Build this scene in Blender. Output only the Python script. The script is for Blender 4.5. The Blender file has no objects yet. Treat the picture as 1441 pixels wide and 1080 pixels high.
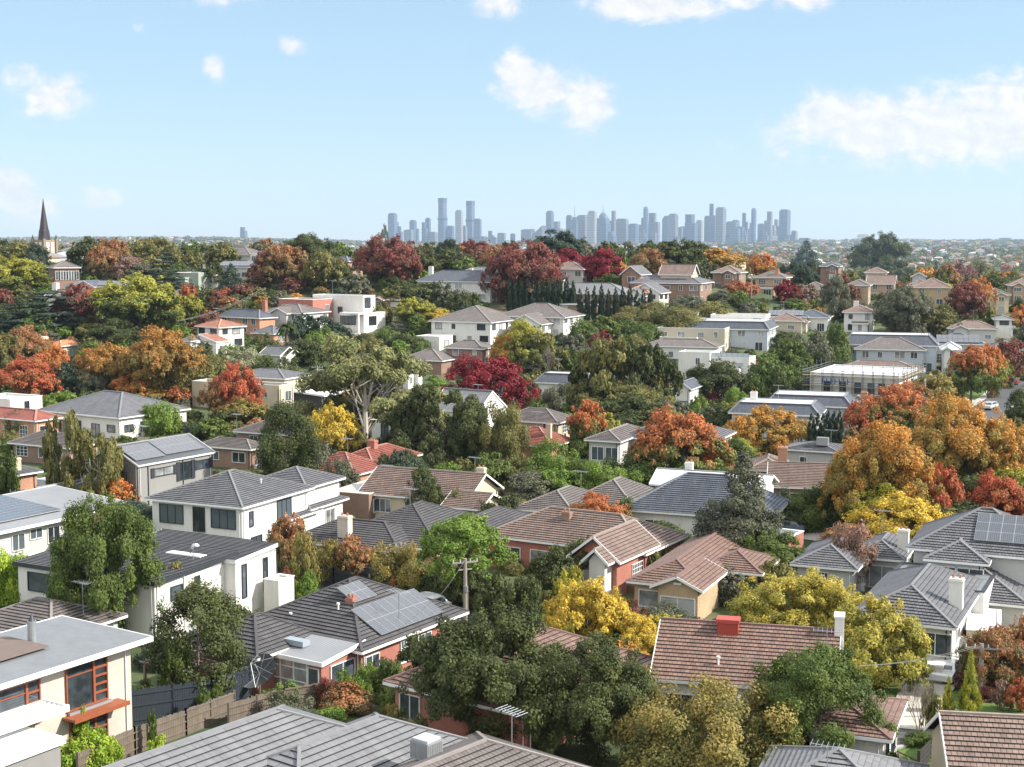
import bpy, math, random
import numpy as np
from mathutils import Vector, Matrix
R = math.radians
S = bpy.context.scene
COL = S.collection
# ---------------------------------------------------------------- camera
CZ = 33.0
F = 2000.0
PITCH = math.atan2(202.0, F)
cam_d = bpy.data.cameras.new('camera'); cam = bpy.data.objects.new('camera', cam_d); COL.objects.link(cam)
cam.location = (0, 0, CZ); cam.rotation_euler = (math.pi/2 - PITCH, 0, 0)
cam_d.sensor_width = 36.0; cam_d.lens = 36.0*F/1441.0
cam_d.clip_start = 0.5; cam_d.clip_end = 60000
S.camera = cam
# ---------------------------------------------------------------- light
SUN_AZ = (0.97, -0.12)      # horizontal direction towards the sun
SUN_EL = R(36)
S.view_settings.view_transform = 'Standard'; S.view_settings.look = 'None'
S.view_settings.gamma = 1.0; S.view_settings.exposure = 0.88
sd = bpy.data.lights.new('sun', 'SUN'); sun = bpy.data.objects.new('sun', sd); COL.objects.link(sun)
sd.energy = 4.3; sd.angle = R(0.5); sd.color = (1.0, 0.95, 0.86)
sv = Vector((SUN_AZ[0], SUN_AZ[1], 0)).normalized()*math.cos(SUN_EL) + Vector((0, 0, math.sin(SUN_EL)))
sun.rotation_euler = sv.to_track_quat('Z', 'Y').to_euler(); sun.location = (200, -50, 200)
W = bpy.data.worlds.new('World'); S.world = W; W.use_nodes = True
nt = W.node_tree; N = nt.nodes; L = nt.links; N.clear()
def nd(tree, t, **k):
    n = tree.nodes.new(t)
    for a, b in k.items(): setattr(n, a, b)
    return n
def lk(tree, a, b): tree.links.new(a, b)
def mth(tree, op, a, b=None, c=None, clamp=False):
    n = tree.nodes.new('ShaderNodeMath'); n.operation = op; n.use_clamp = clamp
    for i, v in enumerate((a, b, c)):
        if v is None: continue
        if isinstance(v, (int, float)): n.inputs[i].default_value = v
        else: tree.links.new(v, n.inputs[i])
    return n.outputs[0]
def mixc(tree, f, a, b, mode='MIX'):
    n = tree.nodes.new('ShaderNodeMix'); n.data_type = 'RGBA'; n.blend_type = mode
    for i, v in ((0, f), (6, a), (7, b)):
        if isinstance(v, (int, float)): n.inputs[i].default_value = v
        elif isinstance(v, tuple): n.inputs[i].default_value = (*v, 1) if len(v) == 3 else v
        else: tree.links.new(v, n.inputs[i])
    return n.outputs[2]
sky = nd(nt, 'ShaderNodeTexSky', sky_type='NISHITA'); sky.sun_disc = False
sky.sun_elevation = SUN_EL; sky.sun_rotation = math.atan2(SUN_AZ[0], SUN_AZ[1])
sky.altitude = 60; sky.air_density = 1.0; sky.dust_density = 0.15; sky.ozone_density = 2.0
tc = nd(nt, 'ShaderNodeTexCoord'); sp = nd(nt, 'ShaderNodeSeparateXYZ'); lk(nt, tc.outputs['Generated'], sp.inputs[0])
ysafe = mth(nt, 'MAXIMUM', sp.outputs[1], 0.05)
az = mth(nt, 'DIVIDE', sp.outputs[0], ysafe); el = mth(nt, 'DIVIDE', sp.outputs[2], ysafe)
cv = nd(nt, 'ShaderNodeCombineXYZ'); lk(nt, az, cv.inputs[0]); lk(nt, mth(nt, 'MULTIPLY', el, 1.5), cv.inputs[1])
clouds = [(722,98,30,26,1),(765,128,55,34,1),(825,148,40,38,.95),(690,125,35,16,.4),(1110,195,50,40,.55),(1180,165,75,36,.95),(1250,185,100,46,1),(1330,180,110,56,1),(1420,165,90,62,1),(1500,170,110,70,.95),(1020,205,30,22,.3),
 (30,112,40,34,.5),(70,140,56,38,.72),(98,118,34,22,.5),(8,270,40,30,1),(34,292,42,26,.95),(137,281,30,17,.85),(302,96,18,18,.75),(308,116,14,18,.4),(411,66,24,15,.75),(195,40,14,14,.4),(905,8,80,28,1),(980,16,62,17,.8),(1040,0,40,20,.8),(700,8,42,24,.75),(1130,0,50,20,.8),(320,0,55,18,.55),(1425,285,50,22,.25)]
dens = None
for (x, y, rx, ry, s) in clouds:
    a0 = (x-720.5)/2030; e0 = (338-y)/2030
    da = mth(nt, 'DIVIDE', mth(nt, 'SUBTRACT', az, a0), rx/2030); de = mth(nt, 'DIVIDE', mth(nt, 'SUBTRACT', el, e0), ry/2030)
    r2 = mth(nt, 'ADD', mth(nt, 'MULTIPLY', da, da), mth(nt, 'MULTIPLY', de, de))
    g = mth(nt, 'MULTIPLY', mth(nt, 'POWER', 2.718, mth(nt, 'MULTIPLY', r2, -.85)), s)
    dens = g if dens is None else mth(nt, 'MAXIMUM', dens, g)
def cloud_noise(off):
    mp = nd(nt, 'ShaderNodeMapping'); lk(nt, cv.outputs[0], mp.inputs[0]); mp.inputs['Location'].default_value = off
    n = nd(nt, 'ShaderNodeTexNoise'); n.inputs['Scale'].default_value = 46; n.inputs['Detail'].default_value = 12; n.inputs['Roughness'].default_value = 0.64
    n.inputs['Distortion'].default_value = .35
    lk(nt, mp.outputs[0], n.inputs['Vector']); return n.outputs['Fac']
nz = cloud_noise((0, 0, 0)); nz2 = cloud_noise((-0.006, -0.006, 0))
dn = mth(nt, 'ADD', dens, mth(nt, 'MULTIPLY', mth(nt, 'SUBTRACT', nz, 0.5), 1.25))
mr = nd(nt, 'ShaderNodeMapRange', interpolation_type='SMOOTHSTEP'); lk(nt, dn, mr.inputs[0]); mr.inputs[1].default_value = .22; mr.inputs[2].default_value = .78
cl_f = mth(nt, 'MULTIPLY', mr.outputs[0], mth(nt, 'MINIMUM', mth(nt, 'MULTIPLY', dens, 2.6), 0.97))
shade = mth(nt, 'ADD', mth(nt, 'MULTIPLY', mth(nt, 'SUBTRACT', nz, nz2), 2.4), 0.66, clamp=True)
cloudc = mixc(nt, shade, (.43, .45, .49), (.58, .565, .555))
sk = mixc(nt, 1.0, sky.outputs[0], (0.095, 0.097, 0.108), 'MULTIPLY')
hs = nd(nt, 'ShaderNodeHueSaturation'); hs.inputs['Saturation'].default_value = 1.0; lk(nt, sk, hs.inputs['Color'])
pale = mixc(nt, .60, hs.outputs[0], (.265, .385, .46))
fin = mixc(nt, cl_f, pale, cloudc)
# unseen bright broken cloud added overhead and behind the viewer to lift fill light
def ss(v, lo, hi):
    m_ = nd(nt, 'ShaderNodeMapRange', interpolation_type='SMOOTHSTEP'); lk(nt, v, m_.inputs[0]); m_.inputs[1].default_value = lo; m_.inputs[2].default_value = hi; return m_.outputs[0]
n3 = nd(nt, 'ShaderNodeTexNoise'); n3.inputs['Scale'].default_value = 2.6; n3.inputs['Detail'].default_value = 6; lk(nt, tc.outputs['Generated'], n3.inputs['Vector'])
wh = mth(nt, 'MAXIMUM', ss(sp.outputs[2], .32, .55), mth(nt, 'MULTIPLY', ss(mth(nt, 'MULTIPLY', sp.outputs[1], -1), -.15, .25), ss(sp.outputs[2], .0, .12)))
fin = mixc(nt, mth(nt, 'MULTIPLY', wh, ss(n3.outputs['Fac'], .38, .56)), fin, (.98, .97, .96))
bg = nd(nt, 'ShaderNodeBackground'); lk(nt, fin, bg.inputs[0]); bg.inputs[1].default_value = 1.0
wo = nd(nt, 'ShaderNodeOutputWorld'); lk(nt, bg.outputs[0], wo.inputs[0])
S.cycles.max_bounces = 6; S.cycles.diffuse_bounces = 2; S.cycles.glossy_bounces = 2; S.cycles.transmission_bounces = 4
S.cycles.transparent_max_bounces = 4; S.cycles.volume_bounces = 0; S.cycles.use_denoising = True
# ---------------------------------------------------------------- pixel <-> world
FW = Vector((0, math.cos(PITCH), -math.sin(PITCH))); UP = Vector((0, math.sin(PITCH), math.cos(PITCH))); CP = Vector((0, 0, CZ))
def ray(px, py): return (FW*F + Vector((1, 0, 0))*(px-720.5) + UP*(540-py)).normalized()
def proj(p):
    d = Vector(p)-CP; k = F/d.dot(FW); return (720.5+d.x*k, 540-d.dot(UP)*k)
KY = [-50, 60, 85, 103, 150, 205, 260, 300, 350, 390, 430, 480, 560, 700, 900, 1500, 2500, 4000, 6000, 8500, 12500]
KC = [-31.5, -31.5, -31.5, -32.5, -33, -32.5, -33.5, -33, -27, -18.5, -11.5, -9.5, -12, -25, -38, -45, -46, -46, -44, -34, -24]
KR = [-31.5, -31.5, -31.5, -32.5, -33, -33, -33.5, -33, -28.5, -22.5, -19, -18.5, -24, -34, -42, -46, -46, -44, -34, -22, -12]
KL = [-31.5, -31.5, -31.5, -32.5, -33, -32.5, -32.5, -30, -24, -18, -12.5, -10.5, -10, -10.5, -14, -26, -36, -28, -12, -2, 6]
def terr(x, y):
    y = np.asarray(y, dtype=float); x = np.asarray(x, dtype=float)
    a = x/np.maximum(y, 30.0)
    c = np.interp(y, KY, KC); r = np.interp(y, KY, KR); l = np.interp(y, KY, KL)
    tr = np.clip((a-0.10)/0.14, 0, 1); tr = tr*tr*(3-2*tr)
    tl = np.clip((-a-0.06)/0.16, 0, 1); tl = tl*tl*(3-2*tl)
    z = c*(1-tr-tl)+r*tr+l*tl
    far = np.clip((y-1200)/2500, 0, 1)
    z = z + far*(6*np.sin(x/620+1.3)*np.sin(y/900+.5) + 4*np.sin(x/260+y/540))
    return z+CZ
def tz(x, y): return float(terr(x, y))
def hit(px, py, h=0.0):
    d = ray(px, py); ts = np.concatenate([np.arange(40, 1600, 1.5), np.arange(1600, 13000, 12)])
    z = CZ + d.z*ts; g = terr(d.x*ts, d.y*ts)+h
    idx = np.nonzero(z <= g)[0]
    t = ts[idx[0]] if len(idx) else 12500.0
    if len(idx) and idx[0] > 0:
        lo, hi = ts[idx[0]-1], t
        for _ in range(14):
            m = (lo+hi)/2
            if CZ+d.z*m <= tz(d.x*m, d.y*m)+h: hi = m
            else: lo = m
        t = hi
    return CP + d*t
def tag(o, label=None, cat=None, group=None, kind=None):
    if label: o['label'] = label
    if cat: o['category'] = cat
    if group: o['group'] = group
    if kind: o['kind'] = kind
    return o
# ---------------------------------------------------------------- mesh builder
class MB:
    def __init__(s): s.v = []; s.f = []; s.m = []; s.mats = []; s.uvx = {}
    def mi(s, mat):
        if mat not in s.mats: s.mats.append(mat)
        return s.mats.index(mat)
    def poly(s, pts, mat, uv=None):
        if uv: s.uvx[len(s.f)] = uv
        b = len(s.v); s.v += [tuple(p) for p in pts]; s.f.append(tuple(range(b, b+len(pts)))); s.m.append(s.mi(mat))
    def box(s, x0, y0, z0, x1, y1, z1, mat, bottom=True):
        P = [(x0,y0,z0),(x1,y0,z0),(x1,y1,z0),(x0,y1,z0),(x0,y0,z1),(x1,y0,z1),(x1,y1,z1),(x0,y1,z1)]
        b = len(s.v); s.v += P; k = s.mi(mat)
        for q in ((4,5,6,7),(0,1,5,4),(1,2,6,5),(2,3,7,6),(3,0,4,7)) + (((3,2,1,0),) if bottom else ()):
            s.f.append(tuple(b+i for i in q)); s.m.append(k)
    def beam(s, a, b, w, h, mat, up=(0,0,1)):
        a = Vector(a); b = Vector(b); d = (b-a); 
        if d.length < 1e-5: return
        d.normalize(); u = Vector(up)
        if abs(d.dot(u)) > .98: u = Vector((1,0,0))
        r = d.cross(u).normalized(); u = r.cross(d)
        c = []
        for p in (a, b):
            for (i, j) in ((-1,-1),(1,-1),(1,1),(-1,1)): c.append(p + r*(i*w/2) + u*(j*h/2))
        k0 = len(s.v); s.v += [tuple(q) for q in c]; k = s.mi(mat)
        for q in ((0,1,2,3),(7,6,5,4),(0,4,5,1),(1,5,6,2),(2,6,7,3),(3,7,4,0)):
            s.f.append(tuple(k0+i for i in q)); s.m.append(k)
    def tube(s, pts, rad, mat, n=8, cap=True):
        k = s.mi(mat); rings = []
        for i, p in enumerate(pts):
            p = Vector(p); q0 = Vector(pts[max(i-1, 0)]); q1 = Vector(pts[min(i+1, len(pts)-1)])
            d = (q1-q0).normalized(); u = Vector((0,0,1)) if abs(d.z) < .95 else Vector((1,0,0))
            a = d.cross(u).normalized(); b = d.cross(a)
            r = rad[i] if isinstance(rad, (list, tuple)) else rad
            base = len(s.v); rings.append(base)
            for j in range(n):
                t = 2*math.pi*j/n; s.v.append(tuple(p + a*(math.cos(t)*r) + b*(math.sin(t)*r)))
        for a, b in zip(rings[:-1], rings[1:]):
            for j in range(n):
                s.f.append((a+j, a+(j+1) % n, b+(j+1) % n, b+j)); s.m.append(k)
        if cap:
            s.f.append(tuple(rings[0]+j for j in range(n))[::-1]); s.m.append(k)
            s.f.append(tuple(rings[-1]+j for j in range(n))); s.m.append(k)
    def mesh(s, name):
        me = bpy.data.meshes.new(name); me.from_pydata(s.v, [], s.f)
        for m in s.mats: me.materials.append(m)
        me.polygons.foreach_set('material_index', s.m)
        uv = me.uv_layers.new(name='UVMap'); V = np.array(s.v); out = np.zeros((len(me.loops), 2)); k = 0
        for fi, f in enumerate(s.f):
            if fi in s.uvx: out[k:k+len(f)] = s.uvx[fi]; k += len(f); continue
            P = V[list(f)]; n = np.zeros(3)
            for i in range(len(f)): n += np.cross(P[i], P[(i+1) % len(f)])
            l = np.linalg.norm(n); n = n/l if l > 1e-12 else np.array((0, 0, 1.0))
            if abs(n[2]) > .999: t = np.array((1.0, 0, 0))
            else: t = np.array((-n[1], n[0], 0)); t = t/np.linalg.norm(t)
            q = np.cross(n, t)
            out[k:k+len(f), 0] = P@t; out[k:k+len(f), 1] = P@q; k += len(f)
        uv.data.foreach_set('uv', out.ravel()); me.update()
        return me
    def build(s, name, parent=None, loc=(0,0,0), rz=0):
        if not s.f: return None
        o = bpy.data.objects.new(name, s.mesh(name)); COL.objects.link(o)
        o.location = loc; o.rotation_euler = (0, 0, rz)
        if parent: o.parent = parent
        return o
def empty(name, loc, rz=0):
    o = bpy.data.objects.new(name, None); COL.objects.link(o); o.location = loc; o.rotation_euler = (0, 0, rz); o.empty_display_size = .5
    return o
# ---------------------------------------------------------------- materials
MC = {}
def base_mat(name):
    m = bpy.data.materials.new(name); m.use_nodes = True; t = m.node_tree; b = t.nodes['Principled BSDF']; return m, t, b
def mul(c, k): return tuple(min(1, x*k) for x in c)
def plain(name, col, rough=.7, metal=0, var=.12, scale=1.2, bump=0):
    if name in MC: return MC[name]
    m, t, b = base_mat(name); b.inputs['Roughness'].default_value = rough; b.inputs['Metallic'].default_value = metal
    tc = nd(t, 'ShaderNodeTexCoord'); n = nd(t, 'ShaderNodeTexNoise'); n.inputs['Scale'].default_value = scale; n.inputs['Detail'].default_value = 6; n.inputs['Roughness'].default_value = .65
    lk(t, tc.outputs['Object'], n.inputs['Vector'])
    lk(t, mixc(t, n.outputs['Fac'], mul(col, 1-var*1.6), mul(col, 1+var)), b.inputs['Base Color'])
    if bump:
        bp = nd(t, 'ShaderNodeBump'); bp.inputs['Strength'].default_value = bump; bp.inputs['Distance'].default_value = .05
        n2 = nd(t, 'ShaderNodeTexNoise'); n2.inputs['Scale'].default_value = scale*14; lk(t, tc.outputs['Object'], n2.inputs['Vector'])
        lk(t, n2.outputs['Fac'], bp.inputs['Height']); lk(t, bp.outputs[0], b.inputs['Normal'])
    MC[name] = m; return m
def wallm(name, col, rough=.8, var=.10):
    if name in MC: return MC[name]
    m, t, b = base_mat(name); b.inputs['Roughness'].default_value = rough; tc = nd(t, 'ShaderNodeTexCoord'); mp = nd(t, 'ShaderNodeMapping'); mp.inputs['Scale'].default_value = (2.2, 2.2, .22); lk(t, tc.outputs['Object'], mp.inputs[0])
    n = nd(t, 'ShaderNodeTexNoise'); n.inputs['Scale'].default_value = 1.4; n.inputs['Detail'].default_value = 7; n.inputs['Roughness'].default_value = .7; lk(t, mp.outputs[0], n.inputs['Vector'])
    n2 = nd(t, 'ShaderNodeTexNoise'); n2.inputs['Scale'].default_value = .35; n2.inputs['Detail'].default_value = 6; lk(t, tc.outputs['Object'], n2.inputs['Vector'])
    c = mixc(t, n.outputs['Fac'], mul(col, 1-var*2.0), mul(col, 1+var)); c = mixc(t, 1.0, c, mixc(t, n2.outputs['Fac'], (1-var*1.6, 1-var*1.8, 1-var*2.2), (1+var, 1+var, 1+var)), 'MULTIPLY'); lk(t, c, b.inputs['Base Color'])
    bp = nd(t, 'ShaderNodeBump'); bp.inputs['Strength'].default_value = .25; bp.inputs['Distance'].default_value = .02; n3 = nd(t, 'ShaderNodeTexNoise'); n3.inputs['Scale'].default_value = 25; lk(t, tc.outputs['Object'], n3.inputs['Vector']); lk(t, n3.outputs['Fac'], bp.inputs['Height']); lk(t, bp.outputs[0], b.inputs['Normal'])
    MC[name] = m; return m
def brickm(name, c1, c2, mortar, bw=.24, bh=.086, ms=.012, rough=.8):
    if name in MC: return MC[name]
    m, t, b = base_mat(name); b.inputs['Roughness'].default_value = rough
    uv = nd(t, 'ShaderNodeUVMap'); br = nd(t, 'ShaderNodeTexBrick'); lk(t, uv.outputs[0], br.inputs['Vector'])
    for k, v in (('Color1', c1), ('Color2', c2), ('Mortar', mortar)): br.inputs[k].default_value = (*v, 1)
    br.inputs['Scale'].default_value = 1; br.inputs['Mortar Size'].default_value = ms; br.inputs['Brick Width'].default_value = bw; br.inputs['Row Height'].default_value = bh
    n = nd(t, 'ShaderNodeTexNoise'); n.inputs['Scale'].default_value = .7; n.inputs['Detail'].default_value = 5; tc = nd(t, 'ShaderNodeTexCoord'); lk(t, tc.outputs['Object'], n.inputs['Vector'])
    hv = mixc(t, n.outputs['Fac'], (.72, .72, .72), (1.25, 1.22, 1.2)); lk(t, mixc(t, 1.0, br.outputs['Color'], hv, 'MULTIPLY'), b.inputs['Base Color'])
    bp = nd(t, 'ShaderNodeBump'); bp.inputs['Strength'].default_value = .4; bp.inputs['Distance'].default_value = .01; lk(t, br.outputs['Fac'], bp.inputs['Height']); bp.invert = True; lk(t, bp.outputs[0], b.inputs['Normal'])
    MC[name] = m; return m
def tilem(name, c1, c2, tw=.30, th=.36, rough=.7, blotch=.48, ms=.022, lichen=None):
    """roof tiles: every tile its own tone, weathering in patches"""
    if name in MC: return MC[name]
    m, t, b = base_mat(name); b.inputs['Roughness'].default_value = rough
    uv = nd(t, 'ShaderNodeUVMap'); br = nd(t, 'ShaderNodeTexBrick'); lk(t, uv.outputs[0], br.inputs['Vector'])
    for k, v in (('Color1', c1), ('Color2', c2), ('Mortar', mul(c1, .30))): br.inputs[k].default_value = (*v, 1)  # dark joint tone also paints in the shade lines between courses
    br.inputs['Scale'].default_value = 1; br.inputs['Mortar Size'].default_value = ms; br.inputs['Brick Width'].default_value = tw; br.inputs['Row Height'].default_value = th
    br.inputs['Mortar Smooth'].default_value = .3
    tc = nd(t, 'ShaderNodeTexCoord'); n = nd(t, 'ShaderNodeTexNoise'); n.inputs['Scale'].default_value = .55; n.inputs['Detail'].default_value = 8; n.inputs['Roughness'].default_value = .7; lk(t, tc.outputs['Object'], n.inputs['Vector'])
    hv = mixc(t, n.outputs['Fac'], (1-blotch,)*3, (1+blotch,)*3); c = mixc(t, 1.0, br.outputs['Color'], hv, 'MULTIPLY')
    mp = nd(t, 'ShaderNodeMapping'); mp.inputs['Scale'].default_value = (1.6, .18, 1); lk(t, uv.outputs[0], mp.inputs[0]); n4 = nd(t, 'ShaderNodeTexNoise'); n4.inputs['Scale'].default_value = 1.5; n4.inputs['Detail'].default_value = 6; lk(t, mp.outputs[0], n4.inputs['Vector']); c = mixc(t, 1.0, c, mixc(t, n4.outputs['Fac'], (.62,.62,.60), (1.35,1.35,1.35)), 'MULTIPLY')
    if lichen:
        n2 = nd(t, 'ShaderNodeTexNoise'); n2.inputs['Scale'].default_value = 3; n2.inputs['Detail'].default_value = 10; lk(t, tc.outputs['Object'], n2.inputs['Vector'])
        r = nd(t, 'ShaderNodeMapRange'); lk(t, n2.outputs['Fac'], r.inputs[0]); r.inputs[1].default_value = .55; r.inputs[2].default_value = .7; r.inputs[4].default_value = .7
        c = mixc(t, r.outputs[0], c, lichen)
    lk(t, c, b.inputs['Base Color'])
    bp = nd(t, 'ShaderNodeBump'); bp.inputs['Strength'].default_value = .7; bp.inputs['Distance'].default_value = .03; bp.invert = True; lk(t, br.outputs['Fac'], bp.inputs['Height']); lk(t, bp.outputs[0], b.inputs['Normal'])
    MC[name] = m; return m
def metalroof(name, col, rib=.4, rough=.45):
    if name in MC: return MC[name]
    m, t, b = base_mat(name); b.inputs['Roughness'].default_value = rough; b.inputs['Metallic'].default_value = .15
    uv = nd(t, 'ShaderNodeUVMap'); w = nd(t, 'ShaderNodeTexWave'); w.bands_direction = 'X'; w.inputs['Scale'].default_value = 1/rib/math.pi/2*3.14; w.inputs['Detail'].default_value = 0
    lk(t, uv.outputs[0], w.inputs['Vector']); tc = nd(t, 'ShaderNodeTexCoord'); n = nd(t, 'ShaderNodeTexNoise'); n.inputs['Scale'].default_value = .4; n.inputs['Detail'].default_value = 8; lk(t, tc.outputs['Object'], n.inputs['Vector'])
    lk(t, mixc(t, n.outputs['Fac'], mul(col, .8), mul(col, 1.15)), b.inputs['Base Color'])
    bp = nd(t, 'ShaderNodeBump'); bp.inputs['Strength'].default_value = .6; bp.inputs['Distance'].default_value = .05; lk(t, w.outputs['Fac'], bp.inputs['Height']); lk(t, bp.outputs[0], b.inputs['Normal'])
    MC[name] = m; return m
def glass(name, col, rough=.06):
    if name in MC: return MC[name]
    m, t, b = base_mat(name); tc = nd(t, 'ShaderNodeTexCoord'); n = nd(t, 'ShaderNodeTexNoise'); n.inputs['Scale'].default_value = 1.1; n.inputs['Detail'].default_value = 2; lk(t, tc.outputs['Object'], n.inputs['Vector'])
    oi = nd(t, 'ShaderNodeObjectInfo'); v = mth(t, 'ADD', n.outputs['Fac'], mth(t, 'MULTIPLY', oi.outputs['Random'], .7))
    r = nd(t, 'ShaderNodeMapRange'); lk(t, v, r.inputs[0]); r.inputs[1].default_value = .55; r.inputs[2].default_value = 1.05
    lk(t, mixc(t, r.outputs[0], mul(col, .5), mul(col, 1.9)), b.inputs['Base Color']); b.inputs['Roughness'].default_value = rough; b.inputs['Specular IOR Level'].default_value = .8
    MC[name] = m; return m
def solarm():
    if 'solar' in MC: return MC['solar']
    m, t, b = base_mat('solar'); uv = nd(t, 'ShaderNodeUVMap'); br = nd(t, 'ShaderNodeTexBrick'); br.offset = 0; lk(t, uv.outputs[0], br.inputs['Vector'])
    for k, v in (('Color1', (.065,.07,.085)), ('Color2', (.075,.08,.092)), ('Mortar', (.26,.26,.28))): br.inputs[k].default_value = (*v, 1)
    br.inputs['Scale'].default_value = 1; br.inputs['Mortar Size'].default_value = .008; br.inputs['Brick Width'].default_value = .165; br.inputs['Row Height'].default_value = .165
    lk(t, br.outputs[0], b.inputs['Base Color']); b.inputs['Roughness'].default_value = .22; b.inputs['Specular IOR Level'].default_value = .9; MC['solar'] = m; return m
# walls
WM = dict(
 white=lambda: wallm('white_render', (.76,.75,.72), .75, .13), cream=lambda: wallm('cream_render', (.60,.52,.39), .8, .13), beige=lambda: wallm('beige_render', (.52,.47,.37), .8, .08),
 grey=lambda: wallm('grey_render', (.27,.265,.26), .8, .08), lgrey=lambda: wallm('pale_grey_render', (.50,.50,.49), .8, .07), blue=lambda: wallm('pale_blue_render', (.45,.50,.56), .8, .06), green=lambda: wallm('sage_render', (.33,.38,.32), .8),
 dark=lambda: wallm('dark_cladding', (.05,.055,.065), .6), timber=lambda: wallm('timber_cladding', (.20,.12,.07), .7, .25),
 red=lambda: brickm('red_brick', (.42,.115,.07), (.34,.08,.05), (.36,.26,.22)), orange=lambda: brickm('orange_brick', (.50,.22,.11), (.42,.17,.085), (.42,.34,.27)),
 tan=lambda: brickm('tan_brick', (.46,.31,.20), (.39,.25,.155), (.42,.34,.27)), yellow=lambda: brickm('yellow_brick', (.50,.36,.20), (.43,.29,.15), (.45,.38,.28)), brown=lambda: brickm('brown_brick', (.27,.15,.10), (.21,.11,.075), (.3,.24,.2)),
 palebrick=lambda: brickm('pale_brick', (.56,.50,.43), (.52,.45,.38), (.50,.46,.41)))
RM = dict(
 slate=lambda: tilem('slate_tiles', (.075,.085,.11), (.10,.11,.135), rough=.55), grey=lambda: tilem('grey_tiles', (.115,.115,.128), (.15,.15,.165)), dgrey=lambda: tilem('charcoal_tiles', (.075,.07,.075), (.10,.095,.10)),
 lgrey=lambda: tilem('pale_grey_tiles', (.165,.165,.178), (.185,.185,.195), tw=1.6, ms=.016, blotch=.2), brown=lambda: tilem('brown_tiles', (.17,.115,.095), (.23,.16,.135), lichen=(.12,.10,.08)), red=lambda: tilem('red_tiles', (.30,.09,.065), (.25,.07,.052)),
 pink=lambda: tilem('weathered_terracotta_tiles', (.245,.150,.120), (.165,.100,.080), blotch=.4, lichen=(.13,.09,.075)), terra=lambda: tilem('terracotta_tiles', (.36,.16,.105), (.30,.125,.085)), orange=lambda: tilem('orange_tiles', (.55,.22,.10), (.47,.18,.09)),
 mauve=lambda: tilem('mauve_tiles', (.13,.112,.108), (.17,.145,.138)), metal=lambda: metalroof('ribbed_metal', (.28,.285,.30)), white=lambda: plain('white_roof_sheet', (.68,.70,.72), .5, var=.05), flatgrey=lambda: plain('grey_roof_membrane', (.19,.20,.215), .7, var=.2),
 dmetal=lambda: metalroof('dark_ribbed_metal', (.10,.105,.12)), flat=lambda: plain('pale_roof_membrane', (.55,.55,.54), .8, var=.15))
def wm(k): return WM[k]()
def rm(k): return RM[k]()
M_white = plain('white_paint', (.78,.78,.76), .45, var=.04); M_dark = plain('charcoal_paint', (.035,.04,.05), .5, var=.1); M_tim = plain('red_cedar_frame', (.30,.085,.035), .5, var=.2, scale=4)
M_gl = glass('window_glass', (.045,.055,.065)); M_gl2 = glass('curtained_glass', (.22,.23,.23), .12); M_gls = glass('blue_glass', (.06,.10,.14)); M_mtl = plain('galvanised_steel', (.42,.44,.46), .4, .7, var=.15, scale=5)
M_conc = plain('concrete', (.42,.40,.37), .9, var=.15, scale=.6, bump=.2); M_capg = plain('dark_ridge_mortar', (.10,.095,.10), .9)
# ---------------------------------------------------------------- ground
def ground_mat():
    m, t, b = base_mat('garden_ground'); tc = nd(t, 'ShaderNodeTexCoord')
    n = nd(t, 'ShaderNodeTexNoise'); n.inputs['Scale'].default_value = .05; n.inputs['Detail'].default_value = 10; n.inputs['Roughness'].default_value = .65; lk(t, tc.outputs['Object'], n.inputs['Vector'])
    n2 = nd(t, 'ShaderNodeTexNoise'); n2.inputs['Scale'].default_value = .9; n2.inputs['Detail'].default_value = 8; lk(t, tc.outputs['Object'], n2.inputs['Vector'])
    cr = nd(t, 'ShaderNodeValToRGB'); lk(t, n.outputs['Fac'], cr.inputs[0]); e = cr.color_ramp.elements
    e[0].position = .38; e[0].color = (.035,.06,.02,1); e[1].position = .62; e[1].color = (.13,.105,.06,1); k = e.new(.5); k.color = (.06,.085,.028,1)
    hv = mixc(t, n2.outputs['Fac'], (.55,.55,.55), (1.5,1.5,1.45)); lk(t, mixc(t, 1.0, cr.outputs[0], hv, 'MULTIPLY'), b.inputs['Base Color']); b.inputs['Roughness'].default_value = .95
    return m
def make_ground():
    ys = np.concatenate([np.arange(-60, 700, 5.0), np.arange(700, 2000, 25), np.arange(2000, 14001, 150)])
    nx = 161; V = []; Fc = []
    for y in ys:
        half = 130 + max(y, 0)*0.62
        xs = np.linspace(-half, half, nx); z = terr(xs, np.full(nx, y))
        V.append(np.stack([xs, np.full(nx, y), z], 1))
    V = np.concatenate(V)
    for i in range(len(ys)-1):
        a = i*nx
        for j in range(nx-1): Fc.append((a+j, a+j+1, a+nx+j+1, a+nx+j))
    me = bpy.data.meshes.new('ground'); me.from_pydata(V.tolist(), [], Fc); me.materials.append(ground_mat()); me.polygons.foreach_set('use_smooth', [True]*len(Fc))
    o = bpy.data.objects.new('ground', me); COL.objects.link(o); tag(o, kind='structure')
make_ground()
M_asph = plain('asphalt', (.085,.085,.09), .9, var=.2, scale=.5, bump=.2); M_lawn = plain('lawn_grass', (.10,.175,.032), .95, var=.35, scale=1.2, bump=.6)
M_kerb = plain('kerb_concrete', (.40,.39,.36), .9); M_drive = plain('driveway_concrete', (.48,.44,.39), .9, var=.12, scale=.4)
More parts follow.
